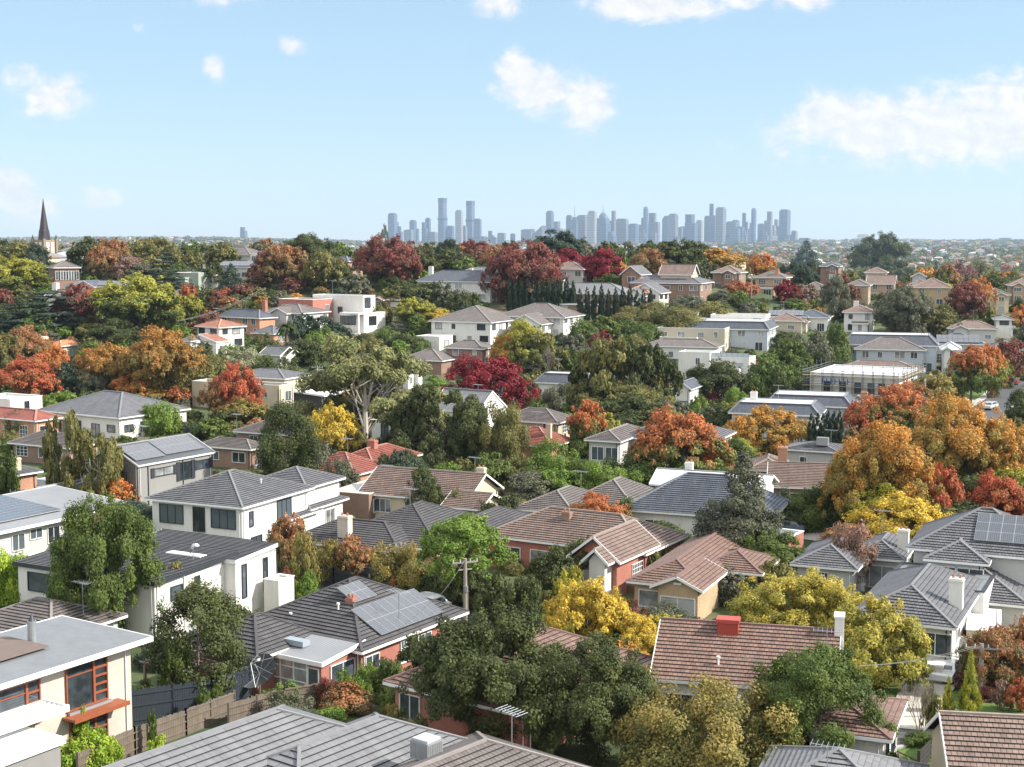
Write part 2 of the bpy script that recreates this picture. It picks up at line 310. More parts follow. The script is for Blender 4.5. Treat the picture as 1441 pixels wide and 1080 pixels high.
def ribbon(name, pts, width, mat, lift, kerb=False):
    """strip following the ground through world points"""
    P = []
    for a, b in zip(pts[:-1], pts[1:]):
        n = max(2, int((Vector(b[:2])-Vector(a[:2])).length/3))
        for i in range(n): P.append(tuple(a[k]+(b[k]-a[k])*i/n for k in (0, 1)))
    P.append(pts[-1][:2]); mb = MB(); kb = MB(); rows = []
    for i, p in enumerate(P):
        q0 = Vector(P[max(0, i-1)]); q1 = Vector(P[min(len(P)-1, i+1)]); d = (q1-q0).normalized(); n = Vector((d.y, -d.x))
        rows.append([(p[0]+n.x*s*width/2, p[1]+n.y*s*width/2) for s in (-1, -.5, 0, .5, 1)])
    for r0, r1 in zip(rows[:-1], rows[1:]):
        for j in range(4):
            mb.poly([(x, y, tz(x, y)+lift) for (x, y) in (r0[j], r0[j+1], r1[j+1], r1[j])], mat)
        if kerb:
            for j in (0, 4): kb.beam((*r0[j], tz(*r0[j])+lift+.04), (*r1[j], tz(*r1[j])+lift+.04), .3, .14, M_kerb)
    o = mb.build(name); tag(o, kind='structure')
    if kerb: tag(kb.build('kerb'), kind='structure')
    return o
def wp(*l): return [tuple(hit(x, y)[:2]) for x, y in l]
ribbon('verge', wp((340,800),(520,836),(690,880),(760,897)), 13, M_lawn, .06)
ribbon('road', wp((340,800),(520,836),(690,880),(760,897)), 7.0, M_asph, .12, True)
ribbon('road', wp((1170,1050),(1290,1027),(1441,1029),(1560,1030)), 5.2, M_asph, .12, True)
ribbon('lawn', wp((1314,997),(1450,995)), 8, M_lawn, .06)
ribbon('lawn', wp((1236,976),(1270,970)), 4.5, M_lawn, .06)
ribbon('lawn', wp((1258,1056),(1312,1048)), 5, M_lawn, .06)
ribbon('driveway', wp((1283,1030),(1297,985),(1322,948),(1335,925)), 3.4, M_drive, .17)
ribbon('footpath', wp((1190,1024),(1290,1009)), 1.4, M_drive, .145)
ribbon('verge', wp((1340,640),(1385,585),(1402,566),(1421,549),(1438,534)), 15, M_lawn, .06)
ribbon('road', wp((1340,640),(1385,585),(1402,566),(1421,549),(1438,534)), 7.5, M_asph, .12, True)
ribbon('footpath', wp((1300,640),(1362,575),(1396,549)), 1.6, M_drive, .145)
ribbon('driveway', wp((1352,563),(1392,571)), 2.6, M_drive, .17)
ribbon('lawn', wp((1100,742),(1150,752)), 9, M_lawn, .06)
ribbon('driveway', wp((1130,760),(1175,742)), 4, M_drive, .1)
# ---------------------------------------------------------------- roofs
def clip(P, d, lo, hi):
    def half(P, val, sgn):
        out = []
        for i in range(len(P)):
            a, b = P[i], P[(i+1) % len(P)]; da = sgn*(a.dot(d)-val); db = sgn*(b.dot(d)-val)
            if da >= -1e-6: out.append(a)
            if (da > 1e-6 and db < -1e-6) or (da < -1e-6 and db > 1e-6): out.append(a.lerp(b, da/(da-db)))
        return out
    P = half(P, lo, 1)
    return half(P, hi, -1) if len(P) > 2 else []
def roof_face(mb, P, mat, course, t=.07):
    P = [Vector(p) for p in P]
    if not course: mb.poly(P, mat); return
    n = Vector((0,0,0))
    for i in range(len(P)): n += P[i].cross(P[(i+1) % len(P)])
    n.normalize()
    if n.z < 0: n = -n; P = P[::-1]
    e = Vector((-n.y, n.x, 0)).normalized(); s = n.cross(e)
    if s.z < 0: s = -s
    vals = [p.dot(s) for p in P]; lo, hi = min(vals), max(vals); k = 0; v = lo
    while v < hi-1e-3:
        v2 = min(v+course, hi); Q = clip(P, s, v, v2)
        if len(Q) > 2:
            up = [q + n*(t*(1-(q.dot(s)-v)/course)+.004) for q in Q]; mb.poly(up, mat, [(q.dot(e), (q.dot(s)-lo)*.36/course) for q in Q])
            low = [q for q in Q if abs(q.dot(s)-v) < 1e-4]
            if len(low) >= 2:
                a, b = min(low, key=lambda q: q.dot(e)), max(low, key=lambda q: q.dot(e))
                y_ = (v-lo)*.36/course; mb.poly([a, b, b+n*(t+.004), a+n*(t+.004)], mat, [(a.dot(e), y_), (b.dot(e), y_), (b.dot(e), y_+.004), (a.dot(e), y_+.004)])  # whole riser takes the dark joint tone, course shadow put into the colour
        v = v2
def make_roof(w, mb, caps, fas, wall, courses):
    """w: wing dict with x0,y0,x1,y1,e; returns nothing, fills builders and w['faces']"""
    o = w.get('o', .55); x0, y0, x1, y1 = w['x0']-o, w['y0']-o, w['x1']+o, w['y1']+o; z = w['e']+w['g']; kind = w['roof']; mat = rm(w['rm']); tp = math.tan(R(w.get('pitch', 24)))
    fm = w.get('fm', M_white); c = courses if w['rm'] not in ('metal', 'dmetal', 'white', 'flat', 'flatgrey') else 0; faces = []; lines = []
    zz = z - o*tp*.0
    A, B, C, D = (x0,y0,zz), (x1,y0,zz), (x1,y1,zz), (x0,y1,zz)
    if kind in ('hip', 'mansard'):
        cut = w.get('cut', 2.2) if kind == 'mansard' else 99
        wx, wy = x1-x0, y1-y0; rise = min(wx, wy)/2*tp
        if rise > cut:
            i = cut/tp; z1 = zz+cut; a, b, c_, d = (x0+i,y0+i,z1), (x1-i,y0+i,z1), (x1-i,y1-i,z1), (x0+i,y1-i,z1)
            faces = [[A,B,b,a],[B,C,c_,b],[C,D,d,c_],[D,A,a,d]]; mb.poly([a,b,c_,d], rm('flat'))
            lines = [(A,a),(B,b),(C,c_),(D,d),(a,b),(b,c_),(c_,d),(d,a)]
        elif wx >= wy:
            p, q = (x0+wy/2,(y0+y1)/2,zz+rise), (x1-wy/2,(y0+y1)/2,zz+rise)
            faces = [[A,B,q,p],[B,C,q],[C,D,p,q],[D,A,p]]; lines = [(A,p),(D,p),(B,q),(C,q),(p,q)]
        else:
            p, q = ((x0+x1)/2,y0+wx/2,zz+rise), ((x0+x1)/2,y1-wx/2,zz+rise)
            faces = [[A,B,p],[B,C,q,p],[C,D,q],[D,A,p,q]]; lines = [(A,p),(B,p),(D,q),(C,q),(p,q)]
        mb.poly([D,C,B,A], fm)
    elif kind == 'gablex':
        rise = (y1-y0)/2*tp; p, q = (x0,(y0+y1)/2,zz+rise), (x1,(y0+y1)/2,zz+rise); faces = [[A,B,q,p],[C,D,p,q]]; lines = [(p,q)]
        g = o*.999; r2 = ((y1-y0)/2)*tp
        for x, s in ((w['x0'], -1), (w['x1'], 1)): wall.poly([(x,y0+o,zz-.02),(x,y1-o,zz-.02),(x,(y0+y1)/2,zz+rise-.08)] if s > 0 else [(x,y1-o,zz-.02),(x,y0+o,zz-.02),(x,(y0+y1)/2,zz+rise-.08)], wm(w['wm'] if not w.get('gm') else w['gm']))
        for x in (x0, x1):
            fas.beam((x,y0,zz-.05),(x,(y0+y1)/2,zz+rise-.05),.06,.22,fm); fas.beam((x,y1,zz-.05),(x,(y0+y1)/2,zz+rise-.05),.06,.22,fm)
    elif kind == 'gabley':
        rise = (x1-x0)/2*tp; p, q = ((x0+x1)/2,y0,zz+rise), ((x0+x1)/2,y1,zz+rise); faces = [[B,C,q,p],[D,A,p,q]]; lines = [(p,q)]
        for y, s in ((w['y0'], -1), (w['y1'], 1)): wall.poly([(x0+o,y,zz-.02),(x1-o,y,zz-.02),((x0+x1)/2,y,zz+rise-.08)] if s < 0 else [(x1-o,y,zz-.02),(x0+o,y,zz-.02),((x0+x1)/2,y,zz+rise-.08)], wm(w['wm'] if not w.get('gm') else w['gm']))
        for y in (y0, y1):
            fas.beam((x0,y,zz-.05),((x0+x1)/2,y,zz+rise-.05),.06,.22,fm); fas.beam((x1,y,zz-.05),((x0+x1)/2,y,zz+rise-.05),.06,.22,fm)
    elif kind in ('skx', 'sky'):           # single slope: sky rises away from the front, skx rises to the left
        dz = w.get('rise', 1.2)
        if kind == 'sky': C, D = (x1,y1,zz+dz), (x0,y1,zz+dz)
        else: A, D = (x0,y0,zz+dz), (x0,y1,zz+dz)
        roof_face(mb, [A,B,C,D], mat, c); dn = lambda p: (p[0],p[1],p[2]-.28); a,b,c_,d = map(dn, (A,B,C,D)); mb.poly([d,c_,b,a], fm)
        for p, q in ((A,B),(B,C),(C,D),(D,A)): fas.beam((p[0],p[1],p[2]-.13),(q[0],q[1],q[2]-.13),.08,.32,fm)
        faces = [[A,B,C,D]]; w['faces'] = faces
        X0, X1, Y0, Y1 = w['x0'], w['x1'], w['y0'], w['y1']
        def zt(x, y): return zz-.26+(dz*(y-y0)/(y1-y0) if kind == 'sky' else dz*(x1-x)/(x1-x0))
        for (p, q) in (((X0,Y0),(X1,Y0)),((X1,Y0),(X1,Y1)),((X1,Y1),(X0,Y1)),((X0,Y1),(X0,Y0))):
            wall.poly([(*p, z-.3),(*q, z-.3),(*q, zt(*q)),(*p, zt(*p))], wm(w['wm']))
        return
    else:                                  # flat with parapet
        ph = w.get('ph', .5); x0, y0, x1, y1 = w['x0'], w['y0'], w['x1'], w['y1']; wa = wm(w['wm']); t = .2
        mb.poly([(x0+t,y0+t,z+.1),(x1-t,y0+t,z+.1),(x1-t,y1-t,z+.1),(x0+t,y1-t,z+.1)], mat)
        wall.box(x0,y0,z-.02,x1,y0+t,z+ph,wa); wall.box(x0,y1-t,z-.02,x1,y1,z+ph,wa); wall.box(x0,y0+t,z-.02,x0+t,y1-t,z+ph,wa); wall.box(x1-t,y0+t,z-.02,x1,y1-t,z+ph,wa)
        cm = w.get('fm', M_white); k = .05
        fas.box(x0-k,y0-k,z+ph,x1+k,y0+t+k,z+ph+.08,cm); fas.box(x0-k,y1-t-k,z+ph,x1+k,y1+k,z+ph+.08,cm); fas.box(x0-k,y0+t+k,z+ph,x0+t+k,y1-t-k,z+ph+.08,cm); fas.box(x1-t-k,y0+t+k,z+ph,x1+k,y1-t-k,z+ph+.08,cm)
        w['faces'] = [[(x0+t,y0+t,z+.12),(x1-t,y0+t,z+.12),(x1-t,y1-t,z+.12),(x0+t,y1-t,z+.12)]]; return
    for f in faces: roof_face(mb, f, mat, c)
    if kind != 'mansard' and kind != 'hip': pass
    for p, q in ((A,B),(B,C),(C,D),(D,A)):
        if kind == 'gablex' and p[0] == q[0]: continue
        if kind == 'gabley' and p[1] == q[1]: continue
        fas.beam((p[0],p[1],zz-.09),(q[0],q[1],zz-.09),.1,.2,fm)
    cw = .2 if courses else .32
    for p, q in lines: caps.beam((p[0],p[1],p[2]+.05),(q[0],q[1],q[2]+.05),cw,.13,w.get('cap') or cap_of(w['rm']))
    w['faces'] = faces
CAPS = {'brown': (.30,.24,.21), 'mauve': (.25,.22,.21), 'grey': (.20,.20,.21), 'lgrey': (.21,.21,.22), 'dgrey': (.08,.075,.08), 'slate': (.20,.21,.24), 'pink': (.20,.12,.11), 'red': (.38,.20,.15), 'terra': (.55,.27,.17), 'orange': (.6,.3,.18)}
def cap_of(k): c = CAPS.get(k, (.3,.3,.3)); return plain('ridge_'+k, c, .85, var=.2, scale=2)
# ---------------------------------------------------------------- windows
WC = {}
def win_mesh(w, h, style, fk, dark=False):
    key = (round(w, 1), round(h, 1), style, fk, dark)
    if key in WC: return WC[key]
    w, h = round(w, 1), round(h, 1); fm = {'w': M_white, 'd': M_dark, 't': M_tim}[fk]; f = MB(); g = MB(); b = .07
    gm = M_gl if style not in ('curt', 'blind') else M_gl2
    if style == 'arch':
        n = 10; r = w/2; pts = [(-r, -.03, -h/2), (r, -.03, -h/2)] + [(r*math.cos(math.pi*i/n), -.03, h/2-r+r*math.sin(math.pi*i/n)) for i in range(n+1)]
        g.poly(pts, M_gl); q = pts[1:]+[pts[0]]
        for a, c in zip(pts, q): f.beam((a[0],-.06,a[2]), (c[0],-.06,c[2]), .1, b*1.4, fm, up=(0,1,0))
        f.beam((0,-.06,-h/2),(0,-.06,h/2-.1),.08,.05,fm)
    else:
        f.box(-w/2-b,-.10,-h/2-b,-w/2,-.0,h/2+b,fm); f.box(w/2,-.10,-h/2-b,w/2+b,-.0,h/2+b,fm); f.box(-w/2,-.10,h/2,w/2,-.0,h/2+b,fm); f.box(-w/2,-.14,-h/2-b,w/2,-.0,-h/2,fm)
        nm = {'plain': 0, 'curt': 1, 'two': 1, 'three': 2, 'grid': 2, 'four': 3, 'door': 0, 'slide': 1, 'garage': 0, 'six': 5, 'blind': 0}[style]
        for i in range(nm): x = -w/2+w*(i+1)/(nm+1); f.box(x-.03,-.075,-h/2,x+.03,-.02,h/2,fm)
        if style in ('grid', 'six'):
            for k in (-.5, .5): f.box(-w/2,-.072,k*h/3-.025,w/2,-.025,k*h/3+.025,fm)
        if style == 'garage': g.poly([(-w/2,-.02,-h/2),(w/2,-.02,-h/2),(w/2,-.02,h/2),(-w/2,-.02,h/2)], plain('garage_door', (.5,.48,.44), .6))
        else: g.poly([(-w/2,-.02,-h/2),(w/2,-.02,-h/2),(w/2,-.02,h/2),(-w/2,-.02,h/2)], gm)
    WC[key] = (f.mesh('window'), g.mesh('pane')); return WC[key]
def add_win(root, face, wing, s, z, w, h, style='two', fk='w', name=None, label=None):
    fm, gm = win_mesh(w, h, style, fk)
    nm = name or ('garage_door' if style == 'garage' else 'door' if style == 'door' else 'window')
    o = bpy.data.objects.new(nm, fm); COL.objects.link(o); o.parent = root
    p = bpy.data.objects.new('pane' if style != 'garage' else 'panel', gm); COL.objects.link(p); p.parent = o
    if face == 'f': o.location = (wing['x0']+(wing['x1']-wing['x0'])*s, wing['y0']-.003, wing['g']+z)
    else: o.location = (wing['x1']+.003, wing['y0']+(wing['y1']-wing['y0'])*s, wing['g']+z); o.rotation_euler = (0, 0, math.pi/2)
    return o
rng = random.Random(5)
def auto_wins(root, wing, face, floors, fk, dist):
    L = (wing['x1']-wing['x0']) if face == 'f' else (wing['y1']-wing['y0'])
    if L < 2.2: return
    n = max(1, int(L/3.6)); fh = wing['e']/floors
    for k in range(floors):
        for i in range(n):
            if rng.random() < .12: continue
            w = rng.choice((.9, 1.4, 1.8, 2.2)); h = rng.choice((1.1, 1.4, 1.5)) if not (k == 0 and rng.random() < .35) else 2.0
            w = min(w, L/n*.75); z = fh*k + (1.65 if h < 1.9 else 1.15)
            if z+h/2 > wing['e']-.2: z = wing['e']-.25-h/2
            add_win(root, face, wing, (i+.5+rng.uniform(-.12, .12))/n, z, w, h, rng.choice(('two','two','curt','curt','three','grid','blind')), fk)
# ---------------------------------------------------------------- houses
HOUSES = []
def house(label, wings, yaw=-26, wm_='white', rm_='brown', kind='house', name='house', fk=None, chim=(), solar=(), antenna=(), extra=None, course=None, nowin=False, group=None):
    """every wing: L, C, y, Rr = pixel columns of its left, near and right eave corners and the pixel row of the near one"""
    yr = R(yaw); u = Vector((math.cos(yr), math.sin(yr), 0)); v = Vector((-math.sin(yr), math.cos(yr), 0)); root = None
    mb, caps, fas, wall = MB(), MB(), MB(), MB(); rw = []
    for w in wings:
        w.setdefault('e', 3.0); w.setdefault('roof', 'hip'); w.setdefault('rm', rm_); w.setdefault('wm', wm_)
        if 'rel' in w:   # a wing placed against the first one: x from, x to, y from, y to
            r_ = w['rel']; k_ = rw[0]; LX = k_['x1']-k_['x0']; w['W'] = (r_[1]-r_[0])*LX; w['D'] = r_[3]-r_[2]; C = R0 + u*(k_['x0']+r_[1]*LX) + v*(k_['y0']+r_[2]); C.z = R0.z+w['e']; w['C'] = 0; w['y'] = 0
        elif 'P' in w:   # a roof point seen at a pixel: (px, py, height, fraction of W, fraction of D)
            q = w['P']; C = hit(q[0], q[1], q[2]); C = C + u*w['W']*(1-q[3]) - v*w['D']*q[4]; C.z += w['e']-q[2]; w['C'] = 0; w['y'] = 0
        else: C = hit(w['C'], w['y'], w['e'])
        if C.y > 620 and 'P' not in w and 'rel' not in w: q = ray(w['C'], w['y']); C = CP+q*((rw and dist or 465)/q.y)
        def solve(px, d):   # distance t along d so that column of C+d*t is px
            k = (px-720.5)/F; q = C-CP
            return (k*q.dot(FW)-q.x)/(d.x-k*d.dot(FW))
        Wd = w['W'] if 'W' in w else solve(w['L'], -u); Dd = w['D'] if 'D' in w else solve(w['Rr'], v)
        if not (1.0 < Wd < 60): print('BAD W', label, round(Wd, 1)); Wd = min(max(abs(Wd), 3), 25)
        if not (1.0 < Dd < 60): print('BAD D', label, round(Dd, 1)); Dd = min(max(abs(Dd), 3), 16) if Dd > 0 else 9
        if root is None:
            g = C.z-w['e']; root = empty(name, (C.x, C.y, g), yr); R0 = Vector((C.x, C.y, g)); dist = C.y
            print('%-60s W%.1f D%.1f Y%.0f' % (label[:60], Wd, Dd, C.y))
        q = C-R0; lx, ly = q.dot(u), q.dot(v)
        w.update(x0=lx-Wd, x1=lx, y0=ly, y1=ly+Dd, g=C.z-w['e']-R0.z); rw.append(w)
    crs = course if course is not None else (.36 if dist < 215 else 0)
    for w in rw:
        wall.box(w['x0'], w['y0'], w['g']-2.2, w['x1'], w['y1'], w['g']+w['e']-.02, wm(w['wm']))
        make_roof(w, mb, caps, fas, wall, crs)
    tag(root, label, 'building' if kind != 'house' else 'house', group)
    wl = wall.build('wall', root); rf = mb.build('roof', root); cp = caps.build('ridge_cap', rf) if caps.f else None; fs = fas.build('gutter', root)
    for w in rw:
        k = w.get('fk', fk) or ('d' if (w['wm'] in ('white', 'grey', 'dark') and rng.random() < .5) else 'w')
        if 'win' in w:
            for q in w['win']: add_win(root, q[0], w, *q[1:5], q[5] if len(q) > 5 else 'two', q[6] if len(q) > 6 else k)
        elif not nowin:
            fl = w.get('fl', 2 if w['e'] > 4.6 else 1); auto_wins(root, w, 'f', fl, k, dist); auto_wins(root, w, 'r', fl, k, dist)
    if dist < 300 and kind == 'house' and not nowin:
        w = rw[0]; X, y0, g, e_ = w['x1'], w['y0'], w['g'], w['e']; dm = M_dark if rng.random() < .3 else M_white
        for (x, y) in ((X+.07, y0+.25), (X-.25, y0-.07), (X+.07, w['y1']-.5)):
            q = MB(); q.tube([(x,y,g-.8),(x,y,g+e_-.15)], .045, dm, 6, False); q.build('downpipe', root)
        if rng.random() < .6:
            q = MB(); yy = y0+(w['y1']-y0)*rng.uniform(.3,.7); q.box(X+.02,yy-.4,g-.1,X+.38,yy+.4,g+.6,M_white); q.box(X+.381,yy-.28,g+.0,X+.39,yy+.28,g+.5,M_mtl); q.build('air_conditioner', root)
    if 130 < dist < 400 and kind == 'house' and not antenna and rng.random() < .55: antenna = [(0, rng.uniform(.2,.8), rng.uniform(.4,.7), rng.uniform(3.6,4.6))]
    for c in chim:   # wing index, fx, fy, height above eave, size, material
        w = rw[c[0]]; x = w['x0']+(w['x1']-w['x0'])*c[1]; y = w['y0']+(w['y1']-w['y0'])*c[2]; s = c[4]; m = wm(c[5]) if c[5] != 'cow' else M_mtl
        b = MB(); z0 = w['g']+w['e']-.2; z1 = w['g']+w['e']+c[3]; b.box(x-s/2,y-s/2*.75,z0,x+s/2,y+s/2*.75,z1,m); b.box(x-s/2-.06,y-s/2*.75-.06,z1-.25,x+s/2+.06,y+s/2*.75+.06,z1-.12,m)
        for i in (-.25, .25): b.tube([(x+i*s,y,z1-.02),(x+i*s,y,z1+.28)], .1, plain('terracotta_pot', (.42,.18,.11), .8), 8)
        b.build('chimney', root)
    for q in solar:  # wing, face, s0, s1, t0, t1, nx, ny
        w = rw[q[0]]; fpts = [Vector(p) for p in w['faces'][q[1]]]; a, b_ = fpts[0], fpts[1]; n = (fpts[1]-fpts[0]).cross(fpts[2]-fpts[1]).normalized(); n = n if n.z > 0 else -n
        e = (b_-a); Ls = e.length; e.normalize(); s_ = n.cross(e).normalized(); s_ = s_ if s_.z >= 0 or abs(s_.z) < 1e-4 and s_.dot(v) > 0 else -s_
        if abs(n.z) > .999: s_ = Vector((0, 1, 0))
        Lt = max((p-a).dot(s_) for p in fpts); nx, ny = q[6], q[7]; du = (q[3]-q[2])*Ls/nx; dv = (q[5]-q[4])*Lt/ny; key = MB()
        key.box(.03, .03, 0, du-.03, dv-.03, .05, solarm()); fr = MB(); fr.box(0,0,-.03,du,.03,.06,M_mtl); fr.box(0,dv-.03,-.03,du,dv,.06,M_mtl); fr.box(0,.03,-.03,.03,dv-.03,.06,M_mtl); fr.box(du-.03,.03,-.03,du,dv-.03,.06,M_mtl)
        pm = key.mesh('solar_panel'); fmh = fr.mesh('panel_frame'); M = Matrix((e, s_, n)).transposed().to_4x4(); detail = dist < 260
        for i in range(nx):
            for j in range(ny):
                P = a + e*(q[2]*Ls+i*du) + s_*(q[4]*Lt+j*dv) + n*.16
                o = bpy.data.objects.new('solar_panel', pm); COL.objects.link(o); o.parent = root; o.matrix_local = Matrix.Translation(P) @ M
                if detail: f2 = bpy.data.objects.new('panel_frame', fmh); COL.objects.link(f2); f2.parent = o
    for q in antenna:  # wing, fx, fy, height
        w = rw[q[0]]; x = w['x0']+(w['x1']-w['x0'])*q[1]; y = w['y0']+(w['y1']-w['y0'])*q[2]; z = w['g']+w['e']; H = q[3]; b = MB()
        b.tube([(x,y,z),(x,y,z+H)], .03, M_mtl, 6)
        b.tube([(x-.9,y,z+H),(x+.9,y-.3,z+H)], .025, M_mtl, 5)
        for i in range(7): t = -.85+i*.28; b.tube([(x+t,y-.5-t*.16,z+H),(x+t,y+.5-t*.16,z+H)], .015, M_mtl, 4)
        b.build('antenna', root)
    if extra: extra(root, rw)
    HOUSES.append((root, label, rw)); return root, rw
def part(root, name, fn, parent=None):
    b = MB(); fn(b); return b.build(name, parent or root)
def pipes(root, w, pts):
    for (fx, fy, z, h) in pts:
        x = w['x0']+(w['x1']-w['x0'])*fx; y = w['y0']+(w['y1']-w['y0'])*fy; b = MB(); b.tube([(x,y,w['g']+w['e']+z),(x,y,w['g']+w['e']+z+h)], .07, M_white, 8); b.tube([(x,y,w['g']+w['e']+z+h),(x,y,w['g']+w['e']+z+h+.12)], .13, M_white, 8); b.build('vent_pipe', root)
def wg(L, C, y, Rr=None, e=3.0, **k):
    d = dict(L=L, C=C, y=y, e=e)
    if Rr is not None: d['Rr'] = Rr
    d.update(k); return d
# ================================================================ foreground houses
def x_big(root, rw):
    q = root.matrix_basis.inverted() @ hit(600, 1074, 4.0); x, y, z = q
    def cooler(b):
        m = plain('cooler_plastic', (.27,.28,.29), .5)
        b.box(x-.62,y-.6,z+.35,x+.62,y+.6,z+1.3,m); b.box(x-.55,y-.53,z+1.3,x+.55,y+.53,z+1.42,plain('cooler_lid', (.42,.43,.44), .5)); b.box(x-.25,y-.25,z-1.2,x+.25,y+.25,z+.35,M_mtl)
        for s in range(8): b.box(x+.622,y-.52+s*.14,z+.45,x+.64,y-.46+s*.14,z+1.2,M_mtl); b.box(x-.54+s*.14,y-.622,z+.45,x-.48+s*.14,y-.602,z+1.2,M_mtl)
    part(root, 'air_cooler', cooler)
house('large grey ridged tile roof with a boxy rooftop air cooler in the foreground', [
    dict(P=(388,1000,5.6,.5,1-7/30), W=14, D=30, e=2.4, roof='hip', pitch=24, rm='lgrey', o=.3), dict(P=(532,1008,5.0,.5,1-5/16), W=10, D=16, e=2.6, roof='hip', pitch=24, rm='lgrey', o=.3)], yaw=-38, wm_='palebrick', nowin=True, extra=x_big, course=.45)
def x_btm(root, rw):
    w = rw[0]; pipes(root, w, [(.74,.62,.9,.9)])
house('foreground house with brown tiled hip roof below the dark trees at the bottom edge', [dict(P=(684,1044,5.7,.5,1-7/24), W=14, D=24, e=2.5, roof='hip', pitch=24, rm='mauve', o=.3)], yaw=-41, wm_='brown', nowin=True, antenna=[(0,.40,.86,3.6)], extra=x_btm)
house('house at the bottom right corner with a long brown tiled gable roof', [dict(P=(1332,1008,5.8,0,.5), W=14, D=10.5, e=3.1, roof='gablex', pitch=27, rm='brown', o=.4)], yaw=-9, wm_='cream', nowin=True)
def x_sol(root, rw): pipes(root, rw[0], [(.85,.3,.9,.5)])
house('small house at the bottom edge with solar panels on a pale grey hip roof', [dict(P=(1180,1060,4.7,.5,.5), W=7.5, D=7.5, e=3, roof='hip', pitch=24, rm='lgrey')], yaw=-20, wm_='white', nowin=True, antenna=[(0,.45,.3,2.6)], solar=[(0,0,.3,.7,.12,.6,4,1)], extra=x_sol)
# modern house bottom left
def x_mod(root, rw):
    w = rw[0]; X = w['x1']; g = w['g']
    def win(y0, y1, z0, z1, cols, rows, wide):
        f = MB(); gl = MB(); t = .09
        f.box(X-.0,y0-t,z0-t,X+.14,y0,z1+t,M_tim); f.box(X,y1,z0-t,X+.14,y1+t,z1+t,M_tim); f.box(X,y0,z1,X+.14,y1,z1+t,M_tim); f.box(X,y0,z0-t,X+.14,y1,z0,M_tim)
        ys = y1-wide; f.box(X,ys-.08,z0,X+.13,ys+.08,z1,M_tim)
        for i in range(1, rows): z = z0+(z1-z0)*i/rows; f.box(X,ys+.08,z-.06,X+.12,y1,z+.06,M_tim)
        f.box(X+.004,y0,z1-(z1-z0)*.22-.03,X+.1,ys-.08,z1-(z1-z0)*.22+.03,M_tim)
        gl.poly([(X+.03,y0,z0),(X+.03,y1,z0),(X+.03,y1,z1),(X+.03,y0,z1)], M_gl)
        o = f.build('window', root); gl.build('pane', o); b = MB(); b.box(X+.003,y0-.2,z1+.1,X+.25,y1+.4,z1+.55,plain('blind_box', (.25,.25,.26), .6)); b.build('blind_box', root)
    e = w['e']; D = w['y1']
    win(D-5.2, D-2.1, e-3.3, e-.65, 1, 5, 1.0); win(D-5.0, D-2.2, .2, 2.2, 1, 2, .9)
    win(D-11.2, D-7.3, e-3.3, e-.75, 1, 4, .9); win(D-17, D-13.2, e-3.2, e-.8, 1, 3, .9)
    part(root, 'canopy', lambda b: (b.box(X+.003,D-5.6,2.45,X+1.1,D-1.2,2.6,M_tim), b.box(X+1.1,D-5.6,2.38,X+1.16,D-1.2,2.65,M_tim)))
    def awn(y0, y1, x1, z):
        def fn(b):
            b.beam((X+.1,y0,z),(X+x1,y0,z),.15,.35,M_white); b.beam((X+.1,y1,z),(X+x1,y1,z),.15,.35,M_white); b.beam((X+x1,y0-.07,z),(X+x1,y1+.07,z),.15,.4,M_white); b.beam((X+.1,y0,z),(X+.1,y1,z),.12,.35,M_white)
            n = int((x1-.3)/.42)
            for i in range(n): b.beam((X+.35+i*.42,y0+.08,z+.08),(X+.35+i*.42,y1-.08,z+.08),.22,.05,M_white)
        part(root, 'louvre_awning', fn)
    awn(D-17, D-7.0, 2.2, 4.0)
    def lower(b):
        b.box(X+.5,D-21,-1.5,X+4.2,D-9.3,2.9,wm('grey')); b.box(X+.4,D-21.1,2.9,X+4.4,D-9.1,3.25,M_white)
        for i in range(13): b.box(X+.5+i*0.3,D-21,3.252,X+.68+i*.3,D-9.2,3.36,M_white)
    part(root, 'garage_wing', lower)
    part(root, 'flue', lambda b: (b.tube([(X-4.2,D-4.2,e),(X-4.2,D-4.2,e+1.5)], .28, M_mtl, 14), b.tube([(X-4.2,D-4.2,e+1.5),(X-4.2,D-4.2,e+1.9)], [.22,.05], M_dark, 12)))
    part(root, 'roof_panel', lambda b: b.box(X-6.3,D-14,e+.22,X-2.2,D-4.6,e+.32,plain('brown_roof_sheet', (.16,.12,.10), .7)))
house('modern pale brick house with flat grey roof and red timber framed windows', [dict(C=-95, y=985, W=6.6, Rr=183, e=6.2, roof='skx', rise=.15, rm='flatgrey', o=1.0, win=[])], yaw=-32, wm_='palebrick', extra=x_mod)
